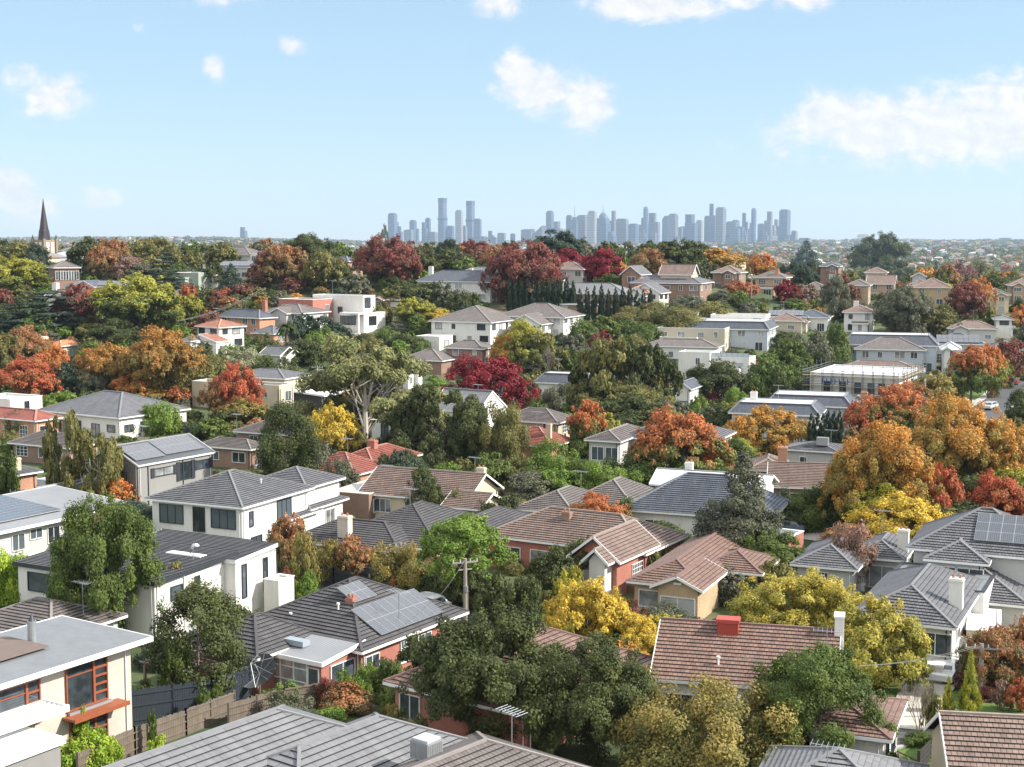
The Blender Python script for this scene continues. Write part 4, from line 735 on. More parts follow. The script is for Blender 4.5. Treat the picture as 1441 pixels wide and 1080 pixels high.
# ================================================================ far side of the valley
T = [ # label, L,C,y,R,e,D,roof,pitch,rm,wm,yaw, extras
('white house with terracotta hip roof and cubic upper storey on the left slope',278,308,461,343,5.4,None,'hip',20,'terra','white',-40,dict(w2=[dict(C=304,y=481,Rr=323,W=6,e=3.2,roof='skx',rise=1.5,rm='terra',o=.2)])),
('orange brick house with steep slate hip roof and brick chimney on the left slope',308,365,448,387,4.8,None,'hip',30,'slate','orange',-36,dict(ch=[(0,.85,.75,4.2,1.2,'red')],w2=[dict(C=385,y=470,W=7,D=6,e=3,roof='hip',pitch=25,rm='grey')])),
('wide pale grey house with low grey hip roof beside the white modernist house',368,425,441,462,5.6,None,'hip',18,'mauve','lgrey',-30,{}),
('small grey gabled outbuilding below the palm tree',368,394,500,397,3,6,'gablex',25,'grey','lgrey',-26,{}),
('dark roofed orange brick house on the ridge left of the maroon trees',468,490,368,503,5,None,'hip',28,'slate','orange',-30,{}),
('long pale blue house with slate roof and three chimneys on the ridge',588,690,397,713,5.8,None,'hip',26,'slate','white',-24,dict(ch=[(0,.06,.5,4,1.2,'white'),(0,.6,.6,3.6,1.0,'white'),(0,.72,.6,3.6,1.0,'white')],w2=[dict(C=706,y=396,W=6,D=7,e=5.8,roof='hip',pitch=30,rm='slate')])),
('small brown roofed cottage below the long pale blue house',530,562,422,572,3,None,'hip',24,'brown','brown',-26,{}),
('white villa with mauve grey hip roof and skylight in the middle of the slope',607,690,454,735,5.8,None,'hip',22,'mauve','white',-26,dict(w2=[dict(L=585,C=618,y=476,D=7,e=3.2,roof='flat',ph=.3,rm='flat')])),
('brown brick unit block with ribbed brown roofs above the crimson tree',566,621,508,645,3.2,None,'hip',24,'mauve','brown',-24,dict(w2=[dict(L=628,C=678,y=491,Rr=694,e=5.2,roof='hip',pitch=24,rm='mauve')])),
('narrow white two-storey flat roofed house with tall window bank',574,588,511,594,5.4,None,'flat',0,'flat','white',-26,{}),
('white flat topped house with grey roof behind the cypress rows',650,702,383,718,5,None,'hip',18,'grey','white',-26,{}),
('dark flat roofed house with white balcony on the left ridge',352,380,360,390,5,8,'flat',0,'flatgrey','white',-26,{}),
('cream house with white columned balcony above the cypress rows',770,820,379,833,6,10,'hip',20,'brown','lgrey',-24,{}),
('grey hip roofed villa with row of white pilasters in the centre',702,793,447,822,5.2,None,'hip',22,'mauve','white',-24,dict(w2=[dict(C=760,y=457,W=8,D=8,e=5,roof='gabley',pitch=28,rm='mauve')])),
('small white gabled house left of the pilastered villa',718,745,462,752,3.6,7,'gabley',30,'mauve','white',-24,{}),
('long brick terrace with grey roof behind the evenly spaced cypresses',775,880,414,893,5.6,12,'hip',22,'lgrey','brown',-22,{}),
('bright orange tiled brick house at the end of the brick terrace',880,912,412,924,5.4,10,'hip',26,'orange','orange',-24,{}),
('white twin gabled house in front of the long brick roof',888,928,413,947,5.2,8,'gabley',30,'grey','white',-24,dict(w2=[dict(C=905,y=417,W=5,D=8,e=5.2,roof='gabley',pitch=35,rm='grey')])),
('wide brown brick house with grey hip roof and dark bay windows',890,985,399,1002,6,None,'hip',22,'grey','brown',-22,dict(w2=[dict(C=973,y=387,W=9,D=7,e=7.5,roof='gablex',pitch=35,rm='brown',wm='cream')])),
('dark roofed house half hidden by the maroon trees on the ridge',875,900,387,910,6,10,'gabley',38,'grey','brown',-22,{}),
('brown brick house with white windows beside the gold tree',1003,1040,384,1046,5.6,9,'hip',24,'brown','brown',-22,{}),
('tan brick two-storey house with brown roof beside the blue conifer',1063,1104,391,1113,5.8,9,'hip',22,'mauve','tan',-22,dict(ch=[(0,.7,.2,2.6,1.1,'orange')])),
('beige flat roofed block with recessed corner balcony',925,1020,466,1034,5.4,None,'flat',0,'flat','beige',-18,{}),
('pale blue house with long slate mansard roof and big pale chimney',968,1080,464,1092,5.4,None,'mansard',50,'slate','blue',-18,dict(ch=[(0,.0,.6,3.6,1.6,'lgrey')])),
('white flat roofed modernist box at the end of the mansard house',1000,1078,447,1087,5.6,8,'flat',0,'flat','white',-18,{}),
('low house with grey hip roofs and rooftop skylights below the beige block',905,1008,489,1020,3.6,8,'hip',18,'mauve','white',-18,{}),
('cream white stepped modern house above the round dark tree',955,999,500,1008,6.2,None,'flat',0,'flat','white',-22,{}),
('white cubic house with glass balustrade terrace and dark picture window',1000,1054,508,1062,5.4,8,'flat',0,'flat','white',-20,dict(gb=1)),
('white house with slate mansard roof above the silver green shrub',755,832,541,846,3.6,None,'mansard',45,'slate','white',-22,{}),
('white house with steep blue slate roof beside the dark gum',950,970,548,978,4.6,8,'gabley',35,'slate','white',-22,{}),
('dark brick house with glossy black solar roof on the right ridge',1155,1180,375,1186,5,9,'hip',22,'slate','brown',-18,{}),
('grey roofed bungalow between the red and purple trees on the right ridge',1127,1164,407,1172,3.4,9,'hip',24,'mauve','lgrey',-18,{}),
('tan brick house with tall brick party wall on the right ridge',1192,1222,402,1230,6,10,'hip',24,'mauve','tan',-18,dict(w2=[dict(C=1258,y=400,W=8,D=9,e=5,roof='gablex',pitch=28,rm='brown')])),
('tan brick two-storey house with brown hip roof and black balcony',1287,1337,405,1342,5.8,10,'hip',26,'brown','yellow',-16,dict(w2=[dict(C=1308,y=402,W=6,D=8,e=5.6,roof='hip',pitch=26,rm='brown')])),
('small pale blue gabled house left of the short pencil cypress',1284,1302,390,1304,5.5,8,'gabley',28,'slate','blue',-16,{}),
('tan house with open balcony near the right edge',1383,1420,415,1426,5.6,10,'hip',22,'mauve','cream',-14,{}),
('brown roofed brick house cut by the right edge',1422,1460,402,1470,5.6,10,'hip',26,'brown','tan',-14,{}),
('small brown roofed house on the ridge under the big gum',1218,1246,384,1250,4,9,'hip',24,'brown','cream',-18,{}),
('low white house with blue solar roof on the right slope',1075,1135,446,1150,3.6,9,'hip',18,'slate','white',-18,dict(w2=[dict(C=1165,y=447,W=9,D=9,e=3.8,roof='hip',pitch=20,rm='slate')],so=1)),
('brown roofed bungalow with beige box wing on the right slope',1080,1128,452,1146,3.4,8,'hip',20,'brown','beige',-18,{}),
('white two-storey house with balcony and brown roof on the right slope',1188,1229,440,1236,5.6,9,'hip',22,'brown','white',-16,dict(ch=[(0,.38,.4,2.8,1.3,'white')])),
('pale blue-grey villa with brown hip roof on the right slope',1205,1300,493,1326,5.8,11,'hip',22,'mauve','blue',-16,dict(w2=[dict(C=1318,y=487,W=21,D=12,e=6.2,roof='mansard',pitch=45,cut=2.2,rm='slate')],ch=[(0,.98,.8,3,1.3,'white')])),
('white ornate house with pale arched roofline beside the blue-grey villa',1326,1350,492,1360,5.6,9,'hip',30,'white','white',-16,{}),
('long slate roofed house behind the white ornate house',1312,1385,485,1392,4.6,10,'hip',22,'slate','lgrey',-14,dict(so=1)),
('brown roofed bungalow with white gable on the upper right slope',1335,1402,463,1412,3.8,9,'hip',20,'brown','lgrey',-14,{}),
('pale grey cubic house near the right edge above the rusty tree',1402,1424,450,1430,5,8,'hip',20,'lgrey','white',-14,{}),
('brown roofed house with white walls behind the scaffolding',1175,1298,524,1316,5.0,10,'hip',18,'brown','white',-16,{}),
('white terraced houses cut by the right edge',1396,1436,492,1450,4,10,'hip',24,'grey','white',-14,{}),
('slate roofed cottage right of the large golden tree by the edge',1408,1450,618,1470,3,8,'hip',24,'slate','cream',-16,{}),
('green-grey flat roofed house with white corner window on the left ridge',245,279,387,300,4.6,8,'flat',0,'flat','green',-26,{}),
('brown roofed white house right of the green-grey flat roofed house',278,303,387,318,4,8,'hip',24,'mauve','white',-26,{}),
('large ridge-top house with grey roof and white chimney at far left centre',285,352,359,362,5.2,12,'hip',22,'mauve','white',-24,dict(ch=[(0,.3,.3,4,1.6,'white')])),
('low house with glossy blue solar roof on the left ridge',300,355,376,372,4,10,'hip',18,'slate','lgrey',-24,dict(so=1)),
('wide building with deep blue solar roofs right of the church hall',92,178,404,200,3.6,9,'hip',16,'slate','lgrey',-24,dict(so=2)),
('white gabled cottage with mauve roof and white chimney behind the maroon tree',62,128,421,160,3.6,8,'gablex',26,'mauve','white',-28,dict(ch=[(0,.02,.5,4,1.6,'white')])),
('small pink tiled house above the blue-green cedar',240,262,414,270,3,8,'hip',24,'mauve','white',-26,{}),
('small orange tiled shed between the rusty trees at far left',68,86,487,92,3,6,'hip',22,'orange','cream',-26,{}),
('cream stuccoed house peeking through the orange trees at far left',8,32,480,40,5,8,'flat',0,'flat','cream',-26,{}),
('low white house behind the orange tree row on the left',255,268,480,276,3.2,7,'hip',22,'mauve','white',-30,{}),
('grey roofed cottage hidden between the crimson tree and the golden willow',690,722,540,735,3,8,'hip',24,'mauve','lgrey',-24,{}),
('long low house with dark roof below the cream cube houses on the right',1030,1060,545,1070,3,8,'hip',22,'grey','lgrey',-20,{}),
('pale house with grey roof behind the orange hedge trees',1195,1240,640,1255,4.5,8,'hip',22,'grey','lgrey',-16,{}),
('blue roofed garage between the golden and scarlet trees',1290,1305,690,1312,3,6,'gablex',24,'slate','white',-16,{}),
]
vr = random.Random(21)
for (lab,Lp,C,y,Rr,e,D,roof,pt,rmk,wmk,yaw,ex) in T:
    if roof in ('hip', 'flat', 'gablex') and not ex.get('w2') and 'roofed garage' not in lab and 'shed' not in lab:
        k = vr.random(); f = vr.uniform(.05,.5); g_ = f+vr.uniform(.28,.42)
        if k < .4 and roof != 'flat': ex = dict(ex, w2=[dict(rel=(f, g_, -1.8, 3.5), e=e-.1, roof='gabley', pitch=max(pt,24), rm=rmk if roof != 'flat' else 'grey')])
        elif k < .75 and e > 4.4: ex = dict(ex, w2=[dict(rel=(f, g_+.15, -2.6, .5), e=2.8, roof='flat' if roof == 'flat' else 'sky', rise=.5, ph=.9, rm='flat' if roof == 'flat' else rmk, o=.3)])
        elif k < .9: ex = dict(ex, w2=[dict(rel=(.62, 1.12, 1.5, 6.5), e=e*.62 if e > 4 else e-.3, roof=roof, pitch=pt, rm=rmk)])
    w = dict(L=Lp, C=C, y=y, e=e, roof=roof, pitch=pt, rm=rmk, wm=wmk)
    if D is not None: w['D'] = D
    else: w['Rr'] = Rr
    if roof == 'mansard': w['cut'] = 1.8
    for q in ex.get('w2', []): q.setdefault('wm', wmk)
    def xx(root, rw, ex=ex):
        w = rw[0]
        if ex.get('gb'):
            part(root, 'balustrade', lambda b: [b.beam((w['x0']+i*1.2,w['y0'],w['e']+.5),(w['x0']+i*1.2,w['y0'],w['e']+1.6),.06,.06,M_mtl) for i in range(int((w['x1']-w['x0'])/1.2)+1)]+[b.box(w['x0'],w['y0']+.05,w['e']+.6,w['x1'],w['y0']+.08,w['e']+1.6,plain('balustrade_glass', (.55,.62,.65), .1))])
    so = [(0,0,.12,.88,.1,.8,8,2)] if ex.get('so') == 1 else [(0,0,.1,.9,.08,.9,10,2),(0,1,.3,.8,.1,.6,3,2)] if ex.get('so') else []
    house(lab, [w]+ex.get('w2', []), yaw=yaw, wm_=wmk, rm_=rmk, chim=ex.get('ch', ()), solar=so, extra=xx)
# white modernist house on the left slope
def x_modn(root, rw):
    w, l = rw[0], rw[1]
    part(root, 'corner_column', lambda b: [b.box(l['x1']-.35,l['y0']-2.2,l['g']-3,l['x1'],l['y0']-1.85,l['g']+l['e']+.4,M_white), b.box(l['x1']-4.5,l['y0']-2.3,l['g']+l['e']+.1,l['x1']+.1,l['y0']-.01,l['g']+l['e']+.5,M_white), b.box(l['x1']-4.5,l['y0']-2.3,l['g']-3,l['x1']+.1,l['y0']-.01,l['g']+.3,M_white)])
house('white modernist cube house with red brick side panel and cantilevered upper floor', [
    wg(440, 511, 419, 528, 8.0, roof='flat', ph=.4, rm='flat', win=[('r',.35,6.6,2.4,2.6,'two','d'),('f',.55,4.6,1.4,1.6,'two','d')]), wg(478, 512, 443, 528, 5.0, roof='flat', ph=.3, rm='flat', D=9, win=[('f',.35,3.4,5,2.2,'four','d'),('r',.4,3.3,3.0,2.2,'two','d')]),
    dict(L=392, C=440, y=424, D=8, e=7, roof='flat', ph=.3, rm='flat', wm='red')], yaw=-32, wm_='white', extra=x_modn)
# church
def make_church():
    p = hit(77, 397); g = p.z; r, rw = house('brown brick church hall with row of white windows beside the spire', [dict(L=68, C=77, y=377, Rr=111, e=6.5, roof='hip', pitch=26, rm='mauve', win=[('r',.12+.11*i,4.2,1.3,2.4,'plain') for i in range(8)])], yaw=-58, wm_='brown', name='church_hall', kind='hall')
    d = ray(64, 385); t = 600/d.y; q = CP+d*t; root = empty('church_tower', (q.x, q.y, tz(q.x, q.y)), R(-30)); k = 600/F; z0 = root.location.z
    H = CZ + ray(64, 338).z/ray(64, 338).y*600 - z0; Ht = CZ + ray(64, 279).z/ray(64, 279).y*600 - z0; w = 3.3; st = plain('pale_sandstone', (.22,.175,.13), .85); dk = plain('spire_slate', (.04,.036,.042), .7); b = MB()
    b.box(-w,-w,-4,w,w,H,plain('sandstone', (.27,.20,.13), .85)); b.build('tower', root)
    for fx in (-1, 1):
        for fy in (-1, 1):
            c = MB(); c.box(fx*w-.5,fy*w-.5,H*.35,fx*w+.5,fy*w+.5,H+.6,st); c.tube([(fx*w,fy*w,H+.6),(fx*w,fy*w,H+2.2)], [.6,.1], dk, 4); c.build('pinnacle', root)
    for s in (-1.3, 1.3):
        c = MB(); c.box(s-.7,-w-.12,H-6,s+.7,-w-.01,H-1,M_white); c.build('louvre', root); c = MB(); c.box(w+.01,s-.7,H-6,w+.12,s+.7,H-1,M_white); c.build('louvre', root)
    c = MB(); n = 8; hh = Ht-H
    prof = [(0,2.5),(.22*hh,2.1),(.25*hh,1.85),(.6*hh,.95),(.97*hh,.12),(hh,.05)]
    c.tube([(0,0,H+z) for z, _ in prof], [r for _, r in prof], dk, n); c.build('spire', root); c = MB()
    for i in range(4):
        a = math.pi/2*i; c.tube([(2.1*math.cos(a),2.1*math.sin(a),H),(1.9*math.cos(a),1.9*math.sin(a),H+5)], [.6,.1], dk, 4)
    c.build('lucarne', root)
    tag(root, 'dark pointed church spire on a sandstone bell tower at the far left', 'church tower')
make_church()
# ================================================================ trees
def foliage(name, A, B, mixh=0.0, trans=.30):
    """A = main leaf colour, B = second colour of the species; mixh > 0 puts B on the lower, greener part of the crown"""
    if name in MC: return MC[name]
    m, t, b = base_mat(name); at = nd(t, 'ShaderNodeAttribute'); at.attribute_name = 'leaf'; sp = nd(t, 'ShaderNodeSeparateColor'); lk(t, at.outputs['Color'], sp.inputs[0])
    oi = nd(t, 'ShaderNodeObjectInfo'); f = mth(t, 'ADD', mth(t, 'MULTIPLY', sp.outputs[1], 1.1), mth(t, 'MULTIPLY', mth(t, 'SUBTRACT', .55, sp.outputs[2]), mixh*2.2))
    f = mth(t, 'ADD', f, mth(t, 'MULTIPLY', mth(t, 'SUBTRACT', oi.outputs['Random'], .5), .3)); mr = nd(t, 'ShaderNodeMapRange', interpolation_type='SMOOTHSTEP'); lk(t, f, mr.inputs[0]); mr.inputs[1].default_value = .22; mr.inputs[2].default_value = .85
    c = mixc(t, mr.outputs[0], A, B); k = mth(t, 'ADD', mth(t, 'MULTIPLY', sp.outputs[0], .75), .62); kk = nd(t, 'ShaderNodeCombineColor'); [lk(t, k, kk.inputs[i]) for i in range(3)]
    c = mixc(t, 1.0, c, kk.outputs[0], 'MULTIPLY'); b.inputs['Roughness'].default_value = .6; b.inputs['Specular IOR Level'].default_value = .25; lk(t, c, b.inputs['Base Color'])
    tr = nd(t, 'ShaderNodeBsdfTranslucent'); lk(t, c, tr.inputs[0]); ms = nd(t, 'ShaderNodeMixShader'); ms.inputs[0].default_value = trans; lk(t, b.outputs[0], ms.inputs[1]); lk(t, tr.outputs[0], ms.inputs[2])
    lk(t, ms.outputs[0], t.nodes['Material Output'].inputs[0]); MC[name] = m; return m
PAL = { # colours A, B, height mix, words
 'dg': ((.062,.078,.026), (.095,.112,.034), 0, 'dark green'), 'mg': ((.085,.125,.028), (.13,.17,.037), 0, 'mid green'), 'lg': ((.135,.215,.035), (.185,.26,.045), 0, 'bright green'),
 'ol': ((.145,.148,.048), (.21,.19,.058), 0, 'olive green'), 'gg': ((.115,.125,.080), (.155,.155,.095), 0, 'grey green'), 'bl': ((.048,.075,.052), (.070,.098,.058), 0, 'blue green'),
 'ye': ((.62,.44,.06), (.46,.35,.055), 0.2, 'bright yellow'), 'yg': ((.33,.31,.045), (.13,.155,.035), 0.7, 'yellow green'), 'go': ((.54,.26,.055), (.30,.225,.055), .4, 'golden'),
 'or': ((0.550,0.187,0.055), (0.396,0.231,0.066), .3, 'orange'), 'rd': ((0.460,0.110,0.055), (0.360,0.150,0.055), .2, 'scarlet'), 'cr': ((.27,.022,.032), (.20,.02,.028), 0, 'crimson'),
 'mr': ((0.230,0.069,0.055), (0.172,0.098,0.057), .3, 'maroon'), 'br': ((0.368,0.169,0.074), (0.184,0.154,0.062), .4, 'rusty brown'), 'og': ((0.462,0.165,0.061), (0.128,0.179,0.045), .9, 'orange topped green'),
 'pb': ((0.307,0.179,0.141), (0.218,0.154,0.109), 0, 'pinkish brown'), 'bt': ((.30,.235,.065), (.17,.165,.05), 0.3, 'bronze yellow'), 'lm': ((0.308,0.396,0.039), (0.243,0.371,0.038), 0, 'lime green'), 'wh': ((0.330,0.330,0.198), (0.192,0.230,0.090), .1, 'pale flecked'),
 'yt': ((.33,.32,.05), (.075,.105,.032), .95, 'yellow green topped'), 'ob': ((.40,.20,.05), (.17,.15,.045), .5, 'brownish orange'),
 'yl': ((.47,.385,.07), (.30,.28,.055), .3, 'soft yellow'),
 'yc': ((.40,.38,.045), (.25,.28,.04), 0, 'yellow green'),
 'cy': ((.026,.045,.022), (.036,.058,.028), 0, 'very dark green'),
 'gl': ((.19,.205,.08), (.25,.25,.10), 0, 'pale olive')}
BARK = {'b': plain('brown_bark', (.10,.075,.055), .95, var=.3, scale=3), 'w': plain('white_gum_bark', (.55,.50,.44), .8, var=.2, scale=2), 'g': plain('grey_bark', (.20,.17,.14), .95, var=.3, scale=3)}
def mat_of(p): A, B, h, _ = PAL[p]; return foliage('foliage_'+p, A, B, h)
KINDS = {}
def rdir(rs, n):
    d = rs.normal(size=(n, 3)); return d/np.linalg.norm(d, axis=1, keepdims=True)
def clump_centres(kind, rs):
    """centres (x,y in -.5...5, z in 0..1) and radii of the leaf clumps"""
    C = []; Rr = []
    if kind in ('round', 'broad', 'sparse', 'bush', 'weep'):
        if kind in ('round', 'broad'):
            m = 30; q = rdir(rs, m); q[:, 2] = np.where(q[:, 2] < -.35, -q[:, 2]*.7, q[:, 2]); kk = 1+rs.uniform(-.12, .14, m); cc = q*.345*kk[:, None]; cc[:, 2] = cc[:, 2]*(.95 if kind == 'round' else .85)+.5; cr = rs.uniform(.085, .155, m)
            for c0, r0 in zip(cc, cr):
                e = rdir(rs, 8); e[:, 2] = np.abs(e[:, 2])*.9-.1; C += list(c0+e*r0*.72); Rr += list(rs.uniform(.34, .52, 8)*r0)
            e = rdir(rs, 34); e[:, 2] = np.abs(e[:, 2])*1.1-.25; e = e*rs.uniform(.42, .52, 34)[:, None]; e[:, 2] += .5; C += list(e); Rr += list(rs.uniform(.025, .05, 34))
            e = rdir(rs, 18)*(.24*rs.random(18)**.4)[:, None]; e[:, 2] += .48; C += list(e); Rr += [.09]*18
            return np.array(C), np.array(Rr)
        n = {'round': 95, 'broad': 95, 'sparse': 70, 'bush': 60, 'weep': 90}[kind]
        lob = rdir(rs, 9); lob[:, 2] = np.abs(lob[:, 2])*.9; la = rs.uniform(.0, .22, 9)
        d = rdir(rs, n)
        d[:, 2] = np.where(d[:, 2] < -.25, -d[:, 2]*.6, d[:, 2])
        k = .80 + sum(a*np.maximum(0, d@l)**4 for a, l in zip(la, lob)) - .12*rs.random(n)
        r = (rs.random(n)**.38)*k*.5
        c = d*r[:, None]; 
        if kind == 'bush': c[:, 2] *= .9
        c[:, 2] = c[:, 2]*.92+.50; C = c; Rr = rs.uniform(.075, .125, n)*(1.0 if kind != 'sparse' else .85)
        if kind == 'broad': C[:, 2] = np.maximum(C[:, 2], .18)
    elif kind == 'gum':
        m = 30; d = rdir(rs, m); d[:, 2] = np.abs(d[:, 2])*1.0-.22; cc = d*rs.uniform(.20, .43, m)[:, None]; cc[:, 2] += .52; cr = rs.uniform(.065, .125, m)
        for c, r in zip(cc, cr):
            q = rdir(rs, 9); q[:, 2] = np.abs(q[:, 2])*.8; C += list(c+q*r*.8); Rr += [r*.42]*9
        C = np.array(C); Rr = np.array(Rr)
    elif kind in ('conifer', 'pine'):
        for i in range(22 if kind == 'conifer' else 15):
            h = (i+.5)/22 if kind == 'conifer' else (i+.5)/15; rad = .5*(1-h)**.8*(rs.uniform(.85, 1.05) if kind == 'conifer' else rs.uniform(.6, 1.1)); m = max(2, int(14*(1-h)+2)) if kind == 'conifer' else max(3, int(8*(1-h)+2))
            for j in range(m):
                a = rs.uniform(0, 6.283); rr = rad*rs.uniform(.45, .95); C.append((math.cos(a)*rr, math.sin(a)*rr, h*.96+rs.uniform(-.02, .02))); Rr.append(.05+.05*(1-h))
        C = np.array(C); Rr = np.array(Rr)
    elif kind == 'cypress':
        for i in range(70):
            h = (i+.5)/70; rad = .5*min(1, (1-h)*3.2)**.6*min(1, h*8+.6); a = rs.uniform(0, 6.283); rr = rad*.62; C.append((math.cos(a)*rr, math.sin(a)*rr, h*.96)); Rr.append(.22*(.35+.65*min(1, (1-h)*2)))
        C = np.array(C); Rr = np.array(Rr)
    elif kind == 'oval':
        n = 110; h = rs.random(n); prof = np.sin(np.clip(h*.92+.08, 0, 1)*math.pi)**.55*.5; a = rs.uniform(0, 6.283, n); rr = prof*np.sqrt(rs.uniform(.25, 1, n))*.84
        C = np.stack([np.cos(a)*rr, np.sin(a)*rr, h*.90+.05], 1); Rr = rs.uniform(.07, .12, n)
    elif kind == 'cedar':
        for i in range(9):
            h = .12+i*.1; rad = .5*(1-abs(h-.3)**1.3*1.05)*rs.uniform(.8, 1.05)
            for j in range(int(20*(rad/.5)**1.5)+3):
                a = rs.uniform(0, 6.283); rr = rad*math.sqrt(rs.random())*.95; C.append((math.cos(a)*rr, math.sin(a)*rr, h-rr*.10+rs.uniform(-.01, .01))); Rr.append(rs.uniform(.05, .09))
        C = np.array(C); Rr = np.array(Rr)
    return np.array(C), np.array(Rr)
def leaf_cloud(kind, seed, n, size):
    rs = np.random.RandomState(seed); C, Rr = clump_centres(kind, rs); K = len(C); w = Rr**2; w /= w.sum()
    ci = rs.choice(K, n, p=w); d = rdir(rs, n); flat = {'cedar': .30, 'gum': .75}.get(kind, .85); 
    rad = rs.random(n)**.42*1.08; P = d*rad[:, None]*Rr[ci][:, None]; P[:, 2] *= flat
    if kind in ('cypress',): P[:, 2] *= .30
    if kind == 'weep': P[:, 2] = P[:, 2]*1.3 - rs.random(n)**2*.22
    P += C[ci]
    if kind == 'sparse': pass
    out = P.copy(); out[:, 2] -= .45; out /= np.maximum(np.linalg.norm(out, axis=1, keepdims=True), 1e-5)
    nr = d*.75 + out*.55 + rdir(rs, n)*.75 + np.array((0, 0, .25)); nr /= np.linalg.norm(nr, axis=1, keepdims=True)
    t = np.cross(nr, rdir(rs, n)); t /= np.maximum(np.linalg.norm(t, axis=1, keepdims=True), 1e-6); b = np.cross(nr, t); s = size*rs.uniform(.6, 1.35, n)[:, None]
    V = np.stack([P-t*s*.62, P-b*s*.48, P+t*s*.62, P+b*s*.48], 1).reshape(-1, 3)
    cl = rs.random(K)[ci]; col = np.stack([np.clip(rs.random(n)*.4+cl*.6, 0, 1), np.clip(rs.random(K)[ci]*.75+rs.random(n)*.25, 0, 1), np.clip(P[:, 2], 0, 1), np.ones(n)], 1)
    return V, col, C, Rr
def quads_mesh(name, V, col, mat):
    n = len(V)//4; me = bpy.data.meshes.new(name); me.vertices.add(len(V)); me.vertices.foreach_set('co', V.astype(np.float32).ravel())
    me.loops.add(n*4); me.loops.foreach_set('vertex_index', np.arange(n*4, dtype=np.int32)); me.polygons.add(n); me.polygons.foreach_set('loop_start', np.arange(0, n*4, 4, dtype=np.int32))
    me.update(calc_edges=True); a = me.attributes.new('leaf', 'FLOAT_COLOR', 'FACE'); a.data.foreach_set('color', col.astype(np.float32).ravel()); me.materials.append(mat); return me
LOD = {'A': (64000, .0118), 'B': (27000, .0175), 'C': (9500, .029), 'D': (2300, .060), 'E': (520, .13)}
def crown_mesh(kind, lod, var):
    key = (kind, lod, var)
    if key in KINDS: return KINDS[key]
    n, s = LOD[lod]
    if kind == 'sparse': n = int(n*.6)
    if kind == 'gum': n = int(n*.95)
    if kind in ('cypress',): n = int(n*.7)
    seed = {'round': 1, 'broad': 2, 'sparse': 3, 'bush': 4, 'weep': 5, 'gum': 6, 'conifer': 7, 'pine': 8, 'cypress': 9, 'oval': 10, 'cedar': 11}[kind]*100+var
    V, col, C, Rr = leaf_cloud(kind, seed, n, s*(1.6 if kind == 'cypress' else 1))
    lo = np.percentile(V, 1, axis=0); hi = np.percentile(V, 99, axis=0); hi[2] = np.percentile(V[:, 2], 99.7); ce = (lo+hi)/2; sc = 1.0/(hi-lo); ce[2] = lo[2]; sc[:2] = sc[:2].mean()
    V = (V-ce)*sc; C = (C-ce)*sc; col[:, 2] = np.clip((V.reshape(-1, 4, 3)[:, 0, 2]), 0, 1)
    # trunk and limbs in the same unit box (z<0 is below the crown)
    rs = random.Random(seed); mb = MB(); mt = BARK['b']; fork = .22 if kind in ('round','broad','sparse','gum','weep') else .0; 
    top = .9 if kind in ('conifer','pine','cypress','oval','cedar') else .5
    mb.tube([(0,0,-1.0),(0.008,0,-.5),(0,.006,0),(0,0,fork+.08),(0.01,0,top)], [.042,.032,.027,.022,.006], mt, 8, False)
    nb = {'gum': 26, 'sparse': 26, 'pine': 20, 'round': 14, 'broad': 14, 'weep': 10}.get(kind, 6)
    order = sorted(range(len(C)), key=lambda i: -Rr[i]-rs.random()*.1)
    for i in order[:nb]:
        c = C[i]; z0 = rs.uniform(-.12, fork+.1) if kind not in ('pine','conifer','cedar','oval') else c[2]*.9-.03; a = Vector((0,0,z0)); e = Vector(c)*1.0; mid = a.lerp(e, .5)+Vector((rs.uniform(-.04,.04), rs.uniform(-.04,.04), .05 if kind != 'gum' else .02))
        mb.tube([a, mid, e], [.017 if kind not in ('pine','gum') else .010, .010 if kind not in ('pine','gum') else .006, .003], mt, 5, False)
        if kind in ('gum', 'sparse'):
            for q in range(2):
                e2 = mid+Vector((rs.uniform(-.15,.15), rs.uniform(-.15,.15), rs.uniform(.08,.22))); mb.tube([mid, e2], [.007,.002], mt, 4, False)
    tm = mb.mesh('trunk'); cm = quads_mesh('crown', V, col, mat_of('mg')); KINDS[key] = (cm, tm); return KINDS[key]
def bare_mesh(var):
    key = ('bare', var)
    if key in KINDS: return KINDS[key]
    rs = random.Random(900+var); mb = MB(); mt = BARK['g']
    def grow(p, d, l, r, k):
        q = p+d*l; mb.tube([p, p.lerp(q, .5)+Vector((rs.uniform(-1,1), rs.uniform(-1,1), 0))*l*.06, q], [r, r*.8, r*.6], mt, 5 if k > 2 else 3, False)
        if k == 0: return
        for i in range(3 if k > 1 else 4):
            e = (d+Vector((rs.uniform(-1,1), rs.uniform(-1,1), rs.uniform(-.1,.5)))*.62).normalized(); grow(q if i else p.lerp(q, .7), e, l*rs.uniform(.62,.85), r*.58, k-1)
    for i in range(3): grow(Vector((0,0,-.4)), Vector((rs.uniform(-.25,.25), rs.uniform(-.25,.25), 1)).normalized(), .42, .022, 5)
    me = mb.mesh('branches'); KINDS[key] = me; return me
TREES = []; TD = {}; trs = random.Random(11)
WHAT = {'round': 'round crowned tree', 'broad': 'broad spreading tree', 'sparse': 'airy open crowned tree', 'bush': 'shrub', 'weep': 'drooping tree', 'gum': 'gum tree', 'conifer': 'cone shaped conifer', 'pine': 'feathery open pine', 'cypress': 'pencil cypress', 'oval': 'dense upright tree', 'cedar': 'layered cedar', 'bare': 'leafless twiggy tree', 'palm': 'palm tree'}
NAMEK = {'bush': 'shrub', 'gum': 'gum_tree', 'conifer': 'conifer_tree', 'pine': 'pine_tree', 'cypress': 'cypress_tree', 'cedar': 'cedar_tree', 'bare': 'bare_tree', 'palm': 'palm_tree'}
PEND = []
def place_tree(*a, **k): PEND.append((a, k))
